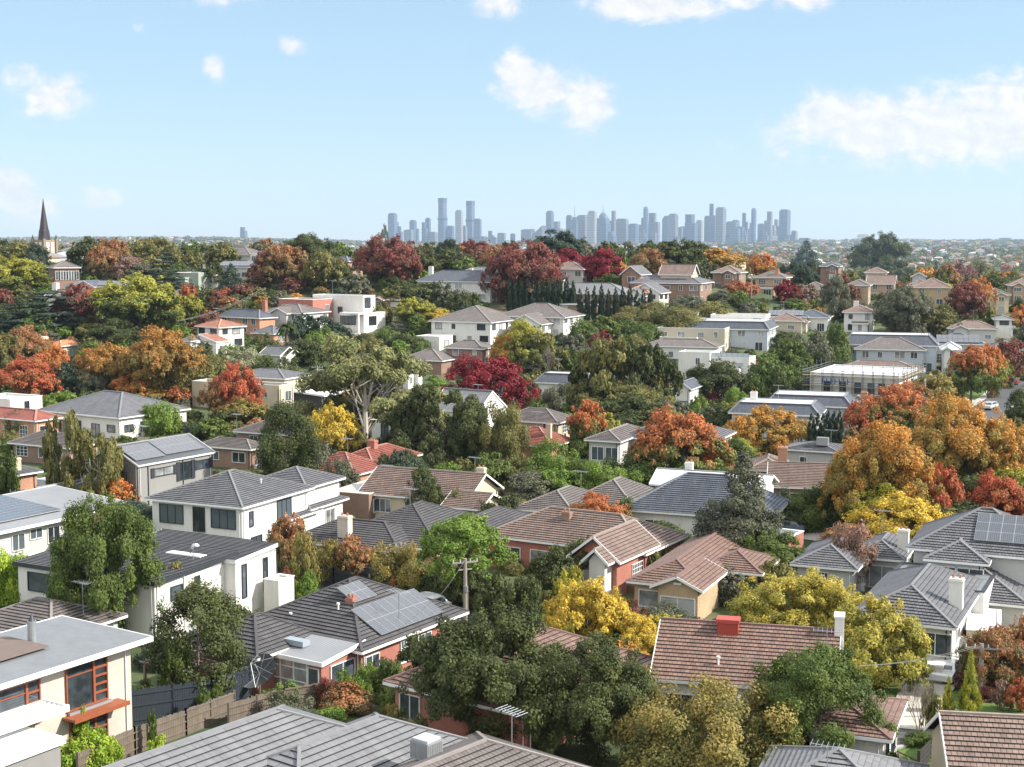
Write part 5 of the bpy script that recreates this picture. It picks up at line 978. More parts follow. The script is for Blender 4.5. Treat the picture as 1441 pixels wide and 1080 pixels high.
def _place(x, y, z, wid, hgt, crown_frac, kind, pal, lod, label=None, group=None, bark=None, rot=None):
    """crown of width wid whose top stands hgt above the ground; crown_frac of the height is crown"""
    var = trs.randrange(3); rot = trs.uniform(0, 6.28) if rot is None else rot
    nm = NAMEK.get(kind, 'tree'); ch = hgt*crown_frac; z0 = z+hgt-ch
    if kind == 'bare':
        o = bpy.data.objects.new(nm, bare_mesh(var)); COL.objects.link(o); o.location = (x, y, z+hgt*.28); o.scale = (wid*.8, wid*.8, hgt*.62); o.rotation_euler = (0, 0, rot); tag(o, label, 'tree', group); TREES.append(o); TD[o.name] = (kind, pal, wid, hgt); return o
    cm, tm = crown_mesh(kind, lod, var)
    if kind == 'bush' or lod == 'D' and kind != 'gum':
        o = bpy.data.objects.new(nm, cm); COL.objects.link(o); o.location = (x, y, z0-.1*hgt*0); o.scale = (wid, wid, ch); o.rotation_euler = (0, 0, rot); s = o.material_slots[0]; s.link = 'OBJECT'; s.material = mat_of(pal)
        tag(o, label, 'shrub' if kind == 'bush' else 'tree', group); TREES.append(o); TD[o.name] = (kind, pal, wid, hgt); return o
    root = empty(nm, (x, y, z), rot); c = bpy.data.objects.new('crown', cm); COL.objects.link(c); c.parent = root; c.location = (0, 0, z0-z); c.scale = (wid, wid, ch); s = c.material_slots[0]; s.link = 'OBJECT'; s.material = mat_of(pal)
    t = bpy.data.objects.new('trunk', tm); COL.objects.link(t); t.parent = root; t.location = (0, 0, z0-z); below = max(hgt-ch, .3)
    t.scale = (wid*.9, wid*.9, max(ch, below)); 
    if ch < below*1.0: t.scale = (wid*.9, wid*.9, max(ch, below+.3))
    s = t.material_slots[0]; s.link = 'OBJECT'; s.material = BARK[bark or 'b']
    tag(root, label, 'tree', group); TREES.append(root); TD[root.name] = (kind, pal, wid, hgt); return root
def tree(x, yt, yb, w, kind, pal, cf=None, bark=None, label=None, group=None, lod=None):
    p = hit(x, yb); k = F/(p-CP).dot(FW); wid = w/k; d = ray(x, yt); t = p.y/d.y; top = CZ+d.z*t; hgt = max(top-p.z, .8)
    if cf is None: cf = {'bush': .98, 'cypress': .97, 'conifer': .94, 'oval': .95, 'cedar': .94, 'gum': .84, 'pine': .88, 'sparse': .86, 'palm': .3}.get(kind, .90)
    lod = lod or ('A' if w > 125 else 'B' if w > 62 else 'C' if w > 26 else 'D')
    return place_tree(p.x, p.y, p.z, wid*1.08, hgt, cf, kind, pal, lod, label, group, bark)
TL = '''
30 340 378 62 round ol|2 338 376 55 round dg|124 334 392 52 round dg|160 336 394 50 broad br|143 346 397 38 round br|185 362 400 44 round pb|205 372 402 50 round gg
52 343 400 34 oval bl|12 362 420 92 round yg|110 400 466 62 round mr|134 406 458 36 round og|198 388 474 108 round yt|238 425 474 38 round yg|172 410 466 50 round yg|62 410 474 100 cedar bl|18 428 474 56 cedar bl|50 447 482 50 round mg
160 449 500 66 round dg|5 406 442 26 round mr|40 460 530 66 round br|12 470 535 44 round ol|40 500 572 88 broad rd|78 485 540 36 round or|150 486 565 78 round ob|232 462 570 96 broad ob|262 488 545 46 round go|212 480 560 50 round br|102 508 568 50 round bl|132 518 570 40 round gg
190 522 570 56 round or|218 545 572 44 round go|252 543 572 36 round rd|190 405 420 20 bush dg
337 512 596 64 broad rd|305 533 596 46 broad br|345 560 600 60 broad bt|232 567 612 44 bush lg|214 570 612 34 bush lg|173 588 614 40 bush dg|33 578 614 44 bush ol|95 582 712 56 gum ol|132 606 722 76 gum ol|155 640 720 50 gum ol|162 674 722 54 broad or|112 682 722 60 bush ol|6 640 706 36 bush mg|18 606 640 30 bush ol
404 566 696 74 oval dg|432 604 694 34 oval mg|468 570 656 70 round ye|515 474 644 165 gum gl .74|507 580 638 11 cypress dg|517 580 638 11 cypress dg|452 626 694 54 bush gg|480 646 706 46 bush gg|615 545 660 128 gum dg|585 560 655 60 round dg|650 575 660 56 gum dg
686 503 592 112 broad cr|708 566 668 66 sparse ol|690 638 702 56 round mg|722 644 700 46 round ol|735 452 528 70 broad yg|712 468 528 40 sparse go|760 470 530 60 gum ol|596 657 738 38 oval dg|618 684 740 36 bush dg|640 690 742 36 bush ol|700 696 752 62 bush dg|660 735 762 40 bush mg
656 726 868 108 round lg .62|408 726 825 54 round br|430 748 838 40 sparse bt|495 756 822 56 round br|465 760 822 40 sparse bt|566 764 842 76 sparse bt|600 752 800 30 sparse or|432 806 846 34 bush lg|405 800 846 20 bush mr|620 795 850 50 bush dg|590 806 848 40 bush mg|645 806 858 50 bush dg|700 810 880 60 bush dg|735 812 885 50 bush dg|560 810 845 30 bush br
150 702 912 128 round mg .9|98 770 900 56 sparse mg|215 800 890 60 bush ol|243 792 892 60 broad ol|280 822 990 112 oval dg|10 768 872 74 bush lm|-5 790 870 50 bush lm|690 862 1052 190 round dg|672 912 1048 66 round dg|838 902 1066 160 round dg|775 930 1068 90 round dg|800 882 990 30 sparse mg|880 930 1068 90 sparse ol|1000 966 1110 210 sparse bt|930 985 1100 120 sparse ol|1075 990 1100 90 sparse bt|960 1010 1110 100 sparse bt|1150 912 1090 158 round mg|1210 1005 1085 60 round mg|1100 955 1070 80 round dg|1040 1040 1110 90 bush dg
826 815 925 100 broad ye|790 845 930 50 broad ye|905 866 940 66 broad ye|800 800 900 50 broad yg|887 842 905 40 sparse mr|870 860 920 40 bush mg|935 850 895 90 bush gg|1122 806 915 160 broad yl|1178 822 928 80 broad yl|1228 846 975 124 broad yl|1280 895 975 40 round yg|1185 860 960 70 broad yg|1038 640 808 108 pine gg|1048 660 800 80 pine gg|1068 700 800 60 pine gg|1274 698 792 122 round ye|1225 735 790 50 broad ye|1240 598 758 138 broad go|1195 640 750 70 broad go|1280 640 755 60 round go|1240 680 765 100 round yg|1215 565 630 55 round rd|1350 560 705 128 broad go|1310 580 700 66 round go|1405 590 706 84 round go|1432 625 715 60 broad go|1420 660 722 60 round yg
1326 655 762 58 round rd|1368 670 756 56 oval dg|1402 670 766 86 broad rd|1432 712 765 50 broad rd|1200 736 830 58 sparse pb|1258 545 630 90 broad og|1225 560 622 60 round og|1204 600 640 34 round br|1080 575 648 100 broad go|1098 612 655 36 broad go|1045 585 650 50 broad go|1106 545 598 50 bare pb|1120 565 600 36 sparse pb|955 580 700 124 broad og|1000 620 700 60 round og|915 600 700 50 round og|825 563 648 52 round og|850 582 640 44 round yg|868 478 606 110 gum ol|905 484 606 96 gum dg|880 540 612 130 round ol|835 500 604 70 gum dg|890 555 625 100 round dg
900 640 700 110 bush mg|830 645 700 80 bush mg|780 620 700 70 bush lg|860 650 712 70 bush lg|752 640 702 50 bush mg|940 560 615 60 gum gg|1010 508 570 74 round dg|980 558 600 34 bush lg|1035 545 580 30 bush lg|1015 570 610 50 bush dg|1050 570 600 50 bush lg|1080 500 566 56 round mg|1062 520 568 40 bush mg|1110 478 548 56 round mg|1140 466 535 52 round gg|1170 456 525 44 bush mg|1130 505 556 48 bush mg|1160 495 545 42 bush dg|1095 520 568 44 bush dg|1180 480 530 34 bush mg|1115 520 560 40 bush mg|1145 520 556 36 bush mg
1366 488 572 62 broad og .72|1390 486 560 40 broad or|1352 500 568 40 round ol|1418 478 545 56 broad mr|1400 500 560 40 round yg|1312 528 592 60 round bt|1434 548 606 34 oval dg|1441 560 610 40 round dg|1428 590 640 44 round ol|1290 540 600 40 round br|1275 538 595 36 round or|1272 404 478 64 round gg|1250 412 470 36 round gg|1318 430 474 50 broad ol|1360 398 455 50 round mr|1376 392 450 40 round or|1380 418 455 26 round ol|1438 430 468 40 broad or|1236 329 402 76 broad dg .80|1256 366 408 50 round dg|1215 378 408 40 round mg|1134 340 394 46 conifer bl|1129 378 400 22 round bl|1105 394 428 30 round cr|1135 400 430 36 broad pb|1118 405 430 24 round mr|1176 388 455 36 round gg|1195 400 430 26 round mr|1262 396 420 20 round rd|1280 398 420 26 round rd|1317 368 396 7 cypress dg|1313 376 396 4 cypress dg|1325 385 400 26 bush go
1345 370 415 48 round mr|1378 368 412 44 round ol|1402 386 416 36 round dg|1425 385 415 40 round mr|1435 420 440 20 bush dg|955 338 386 62 round dg|935 345 384 40 round ol|975 350 388 36 round dg|915 350 398 40 round br|903 366 398 30 round mr|1012 350 388 62 broad go|1045 356 392 36 round br|1068 358 394 34 round dg|1078 385 400 26 round bl|1095 375 392 24 round dg|785 324 378 62 round bl .85|740 341 425 92 round mr|712 350 428 60 broad mr|765 360 410 40 round cr|800 350 390 44 round cr|850 350 404 50 round cr|835 362 404 34 round cr|871 368 404 28 round or|858 386 410 36 bush mg|840 390 408 30 bush dg|670 338 382 60 broad mr|700 345 390 40 round br|632 350 388 56 round dg|655 362 390 40 round mg|545 332 400 76 broad mr|562 348 408 56 round mr|525 345 396 44 round br|592 350 398 44 round dg|575 340 390 44 round mr|541 318 370 12 oval dg
430 330 380 74 broad dg|400 345 408 60 round br|455 354 412 56 round ol|378 352 406 40 round mr|430 365 410 30 round mr|365 372 408 36 round mr|478 365 412 30 round dg|575 394 432 46 round dg|605 398 430 40 round dg|622 396 432 26 round gg|582 420 460 52 round yg|614 434 460 44 broad ye|560 400 432 36 round ol|645 408 440 30 bush dg|665 412 435 24 bush mg|500 385 420 40 round gg|535 425 455 30 bush ol|545 460 490 40 bush mg|570 470 500 50 bush dg|590 475 502 36 bush mg|520 475 500 40 bush ol|475 455 490 34 oval bl|455 445 486 30 oval bl|430 442 482 30 round bl|415 450 484 26 round bl|400 480 510 60 bush dg|450 462 500 40 bush lg|430 478 510 50 bush dg|375 470 505 36 bush dg|360 480 505 30 bush mg|350 490 530 50 sparse wh|325 485 520 40 sparse wh|395 505 545 60 bush dg|375 500 540 30 bush mg|300 500 540 40 bush ol|280 500 540 40 broad go|285 482 510 30 bush dg
325 372 418 38 bl_ bl|302 370 405 30 round dg|230 355 410 40 cedar bl|215 360 398 40 round ol|240 380 418 46 cedar bl|278 402 425 30 bush dg|265 400 430 22 round rd|290 410 440 26 round dg|258 425 450 20 round cr|270 415 460 30 round yg|305 408 440 30 round mr|318 405 430 20 round rd|330 415 440 30 bush dg|345 400 430 40 round mr|360 405 430 34 round ol|880 470 500 30 round mg|850 465 500 24 bush cr|845 468 502 32 round mr|910 455 485 50 bush mg|885 450 480 50 bush mg|850 445 480 40 round mg|820 450 490 40 bush mg|800 470 510 50 gum gg|780 490 520 50 bush ol|830 480 525 40 bare pb|770 480 540 30 bare pb|950 430 470 80 bush ol|900 425 460 70 bush ol|1000 425 450 60 bush ol|970 415 440 50 bush gg|1035 395 420 30 round rd|1055 398 420 26 round rd|1040 410 430 30 bush mg|1060 420 440 30 bush mg
745 520 560 36 sparse ol|790 540 590 64 bush gg|740 535 580 40 round dg|700 600 640 30 sparse ol|755 560 610 30 round mg|540 640 690 30 round dg|560 600 650 50 bush gg|820 590 650 40 bush mg|975 655 700 40 bush lg|1010 690 740 60 round og|1000 640 690 50 round ol|1130 690 745 70 bush mg|1155 680 742 50 bush dg|1110 700 748 50 bush dg|1175 695 745 40 bush mg|1095 690 740 40 bush gg|838 696 765 76 round og|870 700 760 40 bush mg|930 735 785 60 oval dg|955 745 790 50 bush mg|905 745 790 40 bush dg|1085 750 822 90 round mg|1065 770 822 40 round mg|1092 790 850 56 round ol|1020 800 850 60 bush gg|1060 820 862 40 bush dg|935 770 810 30 round mg|920 775 820 24 bush mg|825 760 830 56 round dg|780 770 850 60 round dg|800 760 820 40 bush mg|1300 795 820 30 bush mg|1290 800 822 30 bush mg|1262 862 900 24 bush mg|1290 870 900 24 bush gg
60 1030 1075 60 bush lm|95 1040 1090 60 bush lm|130 1030 1085 50 bush lm|150 1028 1080 40 bush lm|35 1050 1085 60 bush lm|220 1035 1070 26 bush lm|395 962 1002 50 bush lg|545 925 985 50 bush mg|520 935 985 40 bush lg|495 945 990 40 bush lg|460 952 995 30 bush mr|590 892 965 50 round dg|610 960 1010 40 bush bt|565 985 1025 50 bush bt|600 990 1028 60 bush bt|205 960 1005 30 bush mg|212 1000 1060 8 oval mg|218 1000 1060 6 oval mg|112 995 1060 30 sparse lm|250 905 1000 40 round mg|365 860 895 30 bush mg
1364 918 1006 27 conifer yc|1334 952 1006 15 conifer yc|1292 945 1038 50 bare pb|1310 960 1030 26 sparse ol|1300 1035 1050 50 bush mg|1265 1060 1095 40 bush lg|1250 1062 1100 30 bush dg|1402 882 978 80 round br|1440 868 970 50 round br|1375 900 960 50 round dg|1436 955 1003 40 broad rd|1410 958 1000 26 sparse pb|1270 925 955 30 bush mg|1440 905 980 50 round br|1350 935 955 40 bush mr|1385 965 985 40 bush mr'''
for r in TL.replace('\n', '|').split('|'):
    q = r.split()
    if len(q) < 6: continue
    kd = q[4] if q[4] in WHAT else 'conifer'
    tree(float(q[0]), float(q[1]), float(q[2]), float(q[3]), kd, q[5], cf=float(q[6]) if len(q) > 6 else None, bark='w' if kd == 'gum' and q[5] in ('gl','ol') else 'g' if kd in ('oval','sparse') else None)
# the rows of pencil cypresses
cyr = [(x, 401+((x*7) % 9), 456, 8.5) for x in (816,826,836,846,856,866,876,886,896,905,915)] + [(x, 391+((x*5) % 8), 437, 8.5) for x in (717,725,733,741,750,758,765,772,780,788,797,806)] + [(x, 576+((x*3) % 8), 655, 12) for x in (1141,1149,1157,1164,1172,1180)]
for x, a, b, w in cyr: tree(x, a, b, w, 'cypress', 'cy', group='pencil cypresses planted in rows', lod='B')
# palm trees
def palm(x, yt, yb, w):
    p = hit(x, yb); k = F/(p-CP).dot(FW); H = (yb-yt)/k*1.02; r = w/k/2; root = empty('palm_tree', p); b = MB(); b.tube([(0,0,-.3),(0,0,H*.4),(0,0,H*.74)], [.55,.4,.42], BARK['g'], 10); b.build('trunk', root); c = MB(); rs = random.Random(int(x)); m = mat_of('mg')
    for i in range(64):
        a = rs.uniform(0, 6.28); e = rs.uniform(-.5, 1.3); L_ = r*rs.uniform(.8,1.15); pts = []
        for s in range(7):
            t = s/6; pts.append(Vector((math.cos(a)*math.cos(e)*L_*t, math.sin(a)*math.cos(e)*L_*t, H*.76+math.sin(e)*L_*t-1.0*L_*t*t*.6)))
        side = Vector((-math.sin(a), math.cos(a), 0))
        for s in range(6):
            w0 = .16*r*math.sin(math.pi*(s/6)*.9+.2); w1 = .16*r*math.sin(math.pi*((s+1)/6)*.9+.2); dz = Vector((0,0,-.06*r))
            for sg in (-1, 1): c.poly([pts[s], pts[s+1], pts[s+1]+side*sg*w1+dz, pts[s]+side*sg*w0+dz], m)
    c.build('crown', root); tag(root, None, 'palm tree'); TREES.append(root); TD[root.name] = ('palm', 'mg', w/k, H); return root
palm(404, 448, 502, 32)
def banana(x, yb, h):
    p = hit(x, yb); root = empty('banana_plant', p); m = foliage('banana_leaf', (.11,.24,.06), (.14,.30,.08)); c = MB(); rs = random.Random(int(x))
    for i in range(7):
        a = rs.uniform(0, 6.28); lean = rs.uniform(.15,.7); L_ = h*rs.uniform(.7,1); s_ = Vector((-math.sin(a), math.cos(a), 0)); pts = [Vector((math.cos(a)*lean*L_*t, math.sin(a)*lean*L_*t, h*.35+L_*.75*(t-.45*lean*t*t))) for t in np.linspace(0,1,7)]
        for k in range(6):
            w0, w1 = (.26*h*math.sin(math.pi*(k+j)/6*.95+.08)*.5 for j in (0, 1))
            for sg in (-1, 1): c.poly([pts[k], pts[k+1], pts[k+1]+s_*sg*w1+Vector((0,0,.04)), pts[k]+s_*sg*w0+Vector((0,0,.04))], m)
    c.build('leaves', root); b = MB(); b.tube([(0,0,-.2),(0,0,h*.5)], [.14,.08], plain('banana_stem', (.2,.25,.1), .8), 8); b.build('stem', root); return root
tag(banana(992, 1085, 3.4), 'pale green banana plant with upright torn leaves at the bottom edge', 'plant'); tag(banana(882, 1072, 2.6), 'low dark green banana plant beneath the dark trees at the bottom', 'plant')
# hedges: box shaped leaf masses
def hedge(pts, w, h, pal, label):
    P = [hit(x, y) for x, y in pts]; rs = np.random.RandomState(len(label)); Vs = []; Cs = []; o = P[0]
    for a, b in zip(P[:-1], P[1:]):
        L_ = (b-a).length; n = int(L_*(w+2*h)*70); t = rs.random(n); d = (b-a).normalized(); s = np.array((d.y, -d.x, 0)); c = np.array(a)[None]*(1-t[:, None])+np.array(b)[None]*t[:, None]
        f = rs.random(n); sd = rs.uniform(-1, 1, n)*w/2; zz = rs.random(n)*h; top = f < .45; zz = np.where(top, h-rs.random(n)*.12, zz); sd = np.where(top, sd, np.sign(sd)*(w/2-rs.random(n)*.1))
        c = c+s[None]*sd[:, None]; c[:, 2] = terr(c[:, 0], c[:, 1])+zz; nn = rdir(rs, n)*.8; nn[:, 2] += np.where(top, .6, .1); nn += s[None]*np.where(top, 0, np.sign(sd)*.6)[:, None]; nn /= np.linalg.norm(nn, axis=1, keepdims=True)
        tt = np.cross(nn, rdir(rs, n)); tt /= np.linalg.norm(tt, axis=1, keepdims=True); bb = np.cross(nn, tt); q = .13
        Vs.append(np.stack([c-tt*q, c-bb*q*.6, c+tt*q, c+bb*q*.6], 1).reshape(-1, 3)); Cs.append(np.stack([rs.random(n), rs.random(n), zz/h, np.ones(n)], 1))
    V = np.concatenate(Vs)-np.array(o)[None]; me = quads_mesh('hedge', V, np.concatenate(Cs), mat_of(pal)); ob = bpy.data.objects.new('hedge', me); COL.objects.link(ob); ob.location = o; tag(ob, label, 'hedge')
hedge([(590,838),(650,853),(720,872)], 1.6, 2.2, 'dg', 'clipped dark green hedge along the street under the bright green dome tree')
hedge([(1275,812),(1300,800)], 1.6, 1.8, 'mg', 'clipped green hedge between the grey tiled house and the big grey house at right')
hedge([(1345,968),(1441,982)], 1.2, 1.0, 'mr', 'low reddish brown hedge behind the lawn and power pole')
hedge([(580,452),(640,460)], 1.5, 1.8, 'lm', 'long clipped lime hedge left of the mauve roofed villa')
# ================================================================ street furniture, fences, car
def pole(x, yb, yt, label, arm=True, rz=0.4, lamp=False):
    p = hit(x, yb); d = ray(x, yt); H = CZ+d.z*p.y/d.y-p.z; root = empty('power_pole', p, rz); m = plain('weathered_pole', (.27,.24,.21), .9, var=.2, scale=3); b = MB(); b.tube([(0,0,-.5),(0,0,H*.5),(0,0,H)], [.19,.17,.14], m, 12); b.build('post', root)
    if arm:
        b = MB(); b.beam((-1.15,0,H-.35),(1.15,0,H-.35),.12,.12,m); b.beam((-.6,.0,H-.95),(.6,.0,H-.95),.1,.1,m); b.build('crossarm', root)
        for i in (-1.05,-.45,.45,1.05):
            b = MB(); b.tube([(i,0,H-.3),(i,0,H-.05)], [.06,.04], plain('insulator', (.5,.5,.48), .4), 8); b.build('insulator', root)
        b = MB(); b.tube([(.0,-.2,H*.55),(.0,-.2,H*.55+.5)], .17, M_mtl, 10); b.build('transformer_box', root)
    if lamp: b = MB(); b.beam((0,0,H-.8),(1.5,0,H-.5),.06,.06,M_mtl); b.box(1.3,-.12,H-.58,1.8,.12,H-.46,M_mtl); b.build('lamp_arm', root)
    tag(root, label, 'power pole'); return Vector((p.x, p.y, p.z+H-.1))
p1 = pole(655, 889, 786, 'wooden power pole with crossarm beside the bright green dome tree')
p2 = pole(564, 836, 764, 'slim wooden power pole behind the solar roofed red brick house')
p3 = pole(1379, 985, 906, 'wooden power pole beside the tall yellow green conifers', rz=-.2)
p4 = pole(1300, 600, 533, 'wooden power pole standing beside the upper right street', rz=1.2)
p5 = pole(890, 480, 448, 'thin pole above the maroon shrub in the centre', arm=False)
p6 = pole(447, 560, 515, 'grey pole in front of the small grey hip roofed house', arm=True, rz=.1)
p7 = pole(1057, 435, 388, 'wooden pole with crossarm between the scarlet trees on the ridge')
p8 = pole(766, 632, 600, 'grey pole beside the chimney of the red roofed cottage', arm=False)
p9 = pole(28, 712, 688, 'short timber pole with wires beside the black shed', arm=True, rz=.3)
p10 = pole(373, 430, 405, 'pole on the left slope above the slate roofed brick house', arm=False)
p11 = pole(1426, 505, 478, 'power pole far up the right hand street', rz=1.2)
def wire(a, b, sag, label, n=1, dx=.45, r=.015):
    mb = MB(); m = plain('cable', (.12,.12,.12), .6)
    if 0: pass
    for k in range(n):
        o = Vector(((k-(n-1)/2)*dx, 0, 0)); pts = []
        for i in range(15): t = i/14; q = a.lerp(b, t)+o; q.z -= sag*4*t*(1-t); pts.append(q)
        mb.tube(pts, r, m, 4, False)
    o = mb.build('overhead_wire'); tag(o, label, 'wires')
wire(p1, p2, .8, 'pair of power lines between the two poles behind the solar roofed brick house', 2)
wire(p1, hit(586, 868, 4.6), .5, 'single service wire falling from the street pole to the red brick house', 1)
wire(p3, hit(1040, 925, 6), 1.0, 'service wires crossing the gable of the white long roofed house', 2)
wire(p4, p11, 1.0, 'power lines following the upper right street', 4, .5)
wire(p5, p7, 1.2, 'pale power lines across the middle ridge', 2)
wire(hit(250, 452, 8), p10, 1.2, 'pale power lines across the left slope', 2, .8, .05)
wire(p9, hit(75, 690, 3), .2, 'thin wires from the short pole to the black shed', 3, .3)
wire(p3, Vector((p3.x+18, p3.y-2, p3.z-.5)), .6, 'power line leaving the right edge from the pole by the conifers', 2)
def fence(pts, h, label, mat=None, board=.16, step=2.4, rails=True):
    P = [hit(x, y) for x, y in pts]; o = P[0]; root = empty('fence', o); m = mat or plain('paling_timber', (.17,.135,.105), .95, var=.35, scale=2); b = MB(); rl = MB(); rs = random.Random(len(label))
    for a, c in zip(P[:-1], P[1:]):
        L_ = (c-a).length; n = max(2, int(L_/board)); d = (c-a).normalized(); nr = Vector((d.y,-d.x,0))
        for i in range(n):
            q = a.lerp(c, (i+.5)/n); z = tz(q.x, q.y); hh = h+rs.uniform(-.05,.05); q = q-o
            b.beam((q.x,q.y,z-o.z-.1),(q.x,q.y,z-o.z+hh),board*.93,.025,m,up=nr)
        for z in (.35, h*.55, h-.3) if rails else ():
            a2 = a-o; c2 = c-o; rl.beam((a2.x+nr.x*.05,a2.y+nr.y*.05,z),(c2.x+nr.x*.05,c2.y+nr.y*.05,z+(tz(c.x,c.y)-tz(a.x,a.y))),.05,.09,m)
        k = max(1, int(L_/step))
        for i in range(k+1):
            q = a.lerp(c, i/k); z = tz(q.x, q.y)-o.z; q = q-o; w = MB(); w.box(q.x-.07,q.y-.07,z-.2,q.x+.07,q.y+.07,z+h+.08,m); w.build('post', root)
    b.build('paling', root); rl.build('rail', root); tag(root, label, 'fence')
fence([(322,1026),(400,1003),(480,990),(560,965)], 1.7, 'weathered timber paling fence below the red brick house with solar panels')
fence([(110,1100),(190,1062),(262,1035),(330,1008)], 1.7, 'brown timber paling fence beside the big grey roof')
fence([(186,1022),(300,1004),(352,988)], 2.4, 'dark blue painted fence round the modern house courtyard', plain('navy_paint', (.022,.03,.042), .7))
fence([(1292,1088),(1326,1052)], 1.3, 'dark paling fence beside the bottom right tiled roof', plain('black_stain', (.04,.035,.03), .9))
fence([(392,818),(470,828),(545,850)], 1.9, 'black metal fence along the street behind the solar roofed brick house', M_dark, .1)
fence([(820,860),(872,852)], 1.5, 'pale paling fence between the golden tree and the side deck house', plain('pale_paling', (.34,.29,.24), .9))
fence([(1372,893),(1441,893)], 1.8, 'dark fence behind the cream garage at right', M_dark)
fence([(345,530),(395,535)], 1.6, 'dark fence at the foot of the cream cube house', M_dark)
def pergola():
    p = hit(205, 985); root = empty('pergola', p, R(-32)); m = plain('grey_brown_timber', (.25,.18,.14), .9, var=.3); b = MB()
    for x in (0, 2.2, 4.4): b.beam((x,0,2.5),(x,7.5,2.5),.12,.2,m)
    b.build('beam', root); b = MB()
    for i in range(14): b.beam((-.5,i*.55,2.68),(4.9,i*.55,2.68),.1,.12,m)
    b.build('rafter', root)
    for x in (0, 4.4):
        for y in (0, 7.4): b = MB(); b.box(x-.08,y-.08,-.3,x+.08,y+.08,2.5,m); b.build('post', root)
    tag(root, 'weathered timber slat pergola behind the modern brick house', 'pergola')
pergola()
def car(x, y, rz, col, label, L=4.5, Wd=1.8, H=1.5):
    p = hit(x, y); root = empty('parked_car', (p.x,p.y,p.z+.17), rz); m = plain('car_'+label[:12], col, .25, .2, var=.03); b = MB()
    prof = [(-L/2,.35),(-L/2,.78),(-L/2+.15,.88),(-L*.30,.95),(-L*.20,H-.06),(-L*.10,H),(L*.18,H),(L*.30,H-.12),(L*.40,.98),(L/2-.03,.9),(L/2,.7),(L/2,.35)]
    def wd(z): return Wd/2*(1 if z < .95 else 1-.2*(z-.95)/(H-.95))
    n = len(prof)
    for i in range(n):
        a, c = prof[i], prof[(i+1) % n]; b.poly([(a[0],-wd(a[1]),a[1]),(a[0],wd(a[1]),a[1]),(c[0],wd(c[1]),c[1]),(c[0],-wd(c[1]),c[1])], m)
    for s in (-1, 1): b.poly([(q[0],s*wd(q[1]),q[1]) for q in (prof if s < 0 else prof[::-1])], m)
    body = b.build('body', root); mo = body.modifiers.new('b', 'BEVEL'); mo.width = .06; mo.segments = 3; mo.limit_method = 'ANGLE'
    g = MB(); k = .012
    for s in (-1, 1): g.poly([(q[0]*.97,s*(wd(q[1])+k),q[1]) for q in [(-L*.27,1.0),(-L*.185,H-.14),(-L*.10,H-.1),(L*.17,H-.1),(L*.27,H-.2),(L*.36,1.0)]], M_gl)
    g.poly([(-L*.292,-.68,1.0),(-L*.292,.68,1.0),(-L*.207,.6,H-.1),(-L*.207,-.6,H-.1)], M_gl); g.poly([(L*.397,-.68,1.02),(L*.397,.68,1.02),(L*.312,.6,H-.16),(L*.312,-.6,H-.16)], M_gl); g.build('window', root)
    for sx in (-.31, .31):
        for sy in (-1, 1): w = MB(); w.tube([(sx*L,sy*(Wd/2-.2),.15),(sx*L,sy*(Wd/2+.01),.15)], .33, M_dark, 18); o = w.build('wheel', root); w = MB(); w.tube([(sx*L,sy*(Wd/2+.012),.15),(sx*L,sy*(Wd/2+.03),.15)], .19, M_mtl, 12); w.build('rim', o)
    for sy in (-1, 1):
        w = MB(); w.box(-L/2-.02,sy*.6-.2,.66,-L/2+.05,sy*.6+.2,.8,M_white); w.build('headlight', root); w = MB(); w.box(L/2-.05,sy*.62-.14,.68,L/2+.02,sy*.62+.14,.84,plain('tail_lamp', (.4,.02,.02), .3)); w.build('tail_light', root)
    tag(root, label, 'car')
car(1332, 957, R(60), (.80,.80,.80), 'white car parked on the driveway before the white bay window house')
car(1383, 500, R(70), (.10,.11,.13), 'dark car parked far up beside the right hand street')
car(283, 462, R(-25), (.75,.75,.76), 'white car on the left slope beside the purple red shrub')
car(525, 822, R(-30), (.05,.055,.06), 'black car behind the black street fence left of the power pole')
car(1393, 577, R(52), (.60,.61,.62), 'silver car at the kerb of the upper right street')
car(1424, 543, R(48), (.28,.03,.03), 'dark red car farther up the right hand street')
car(600, 862, R(-40), (.70,.70,.70), 'pale car on the street behind the solar roofed red brick house')
car(1104, 752, R(-20), (.16,.20,.27), 'dark blue car beside the brick shed with flat roof')
def bin_(x, y, lid, label):
    p = hit(x, y); root = empty('wheelie_bin', p, R(-20)); m = plain('bin_green', (.03,.06,.04), .5); b = MB(); b.poly([(-.25,-.28,.1),(.25,-.28,.1),(.29,-.36,1.0),(-.29,-.36,1.0)], m); b.poly([(.25,.28,.1),(-.25,.28,.1),(-.29,.34,1.0),(.29,.34,1.0)], m); b.poly([(.25,-.28,.1),(.25,.28,.1),(.29,.34,1.0),(.29,-.36,1.0)], m); b.poly([(-.25,.28,.1),(-.25,-.28,.1),(-.29,-.36,1.0),(-.29,.34,1.0)], m); b.build('body', root)
    b = MB(); b.box(-.31,-.4,1.0,.31,.38,1.08,plain('bin_lid_'+lid, {'red': (.4,.03,.03), 'yellow': (.6,.45,.03)}[lid], .5)); b.build('lid', root)
    for s in (-1, 1): b = MB(); b.tube([(s*.22,.3,.12),(s*.3,.3,.12)], .12, M_dark, 10); b.build('wheel', root)
    tag(root, label, 'wheelie bin')
bin_(1303, 1004, 'red', 'dark wheelie bin with red lid by the driveway'); bin_(1309, 1003, 'yellow', 'dark wheelie bin with yellow lid by the driveway')
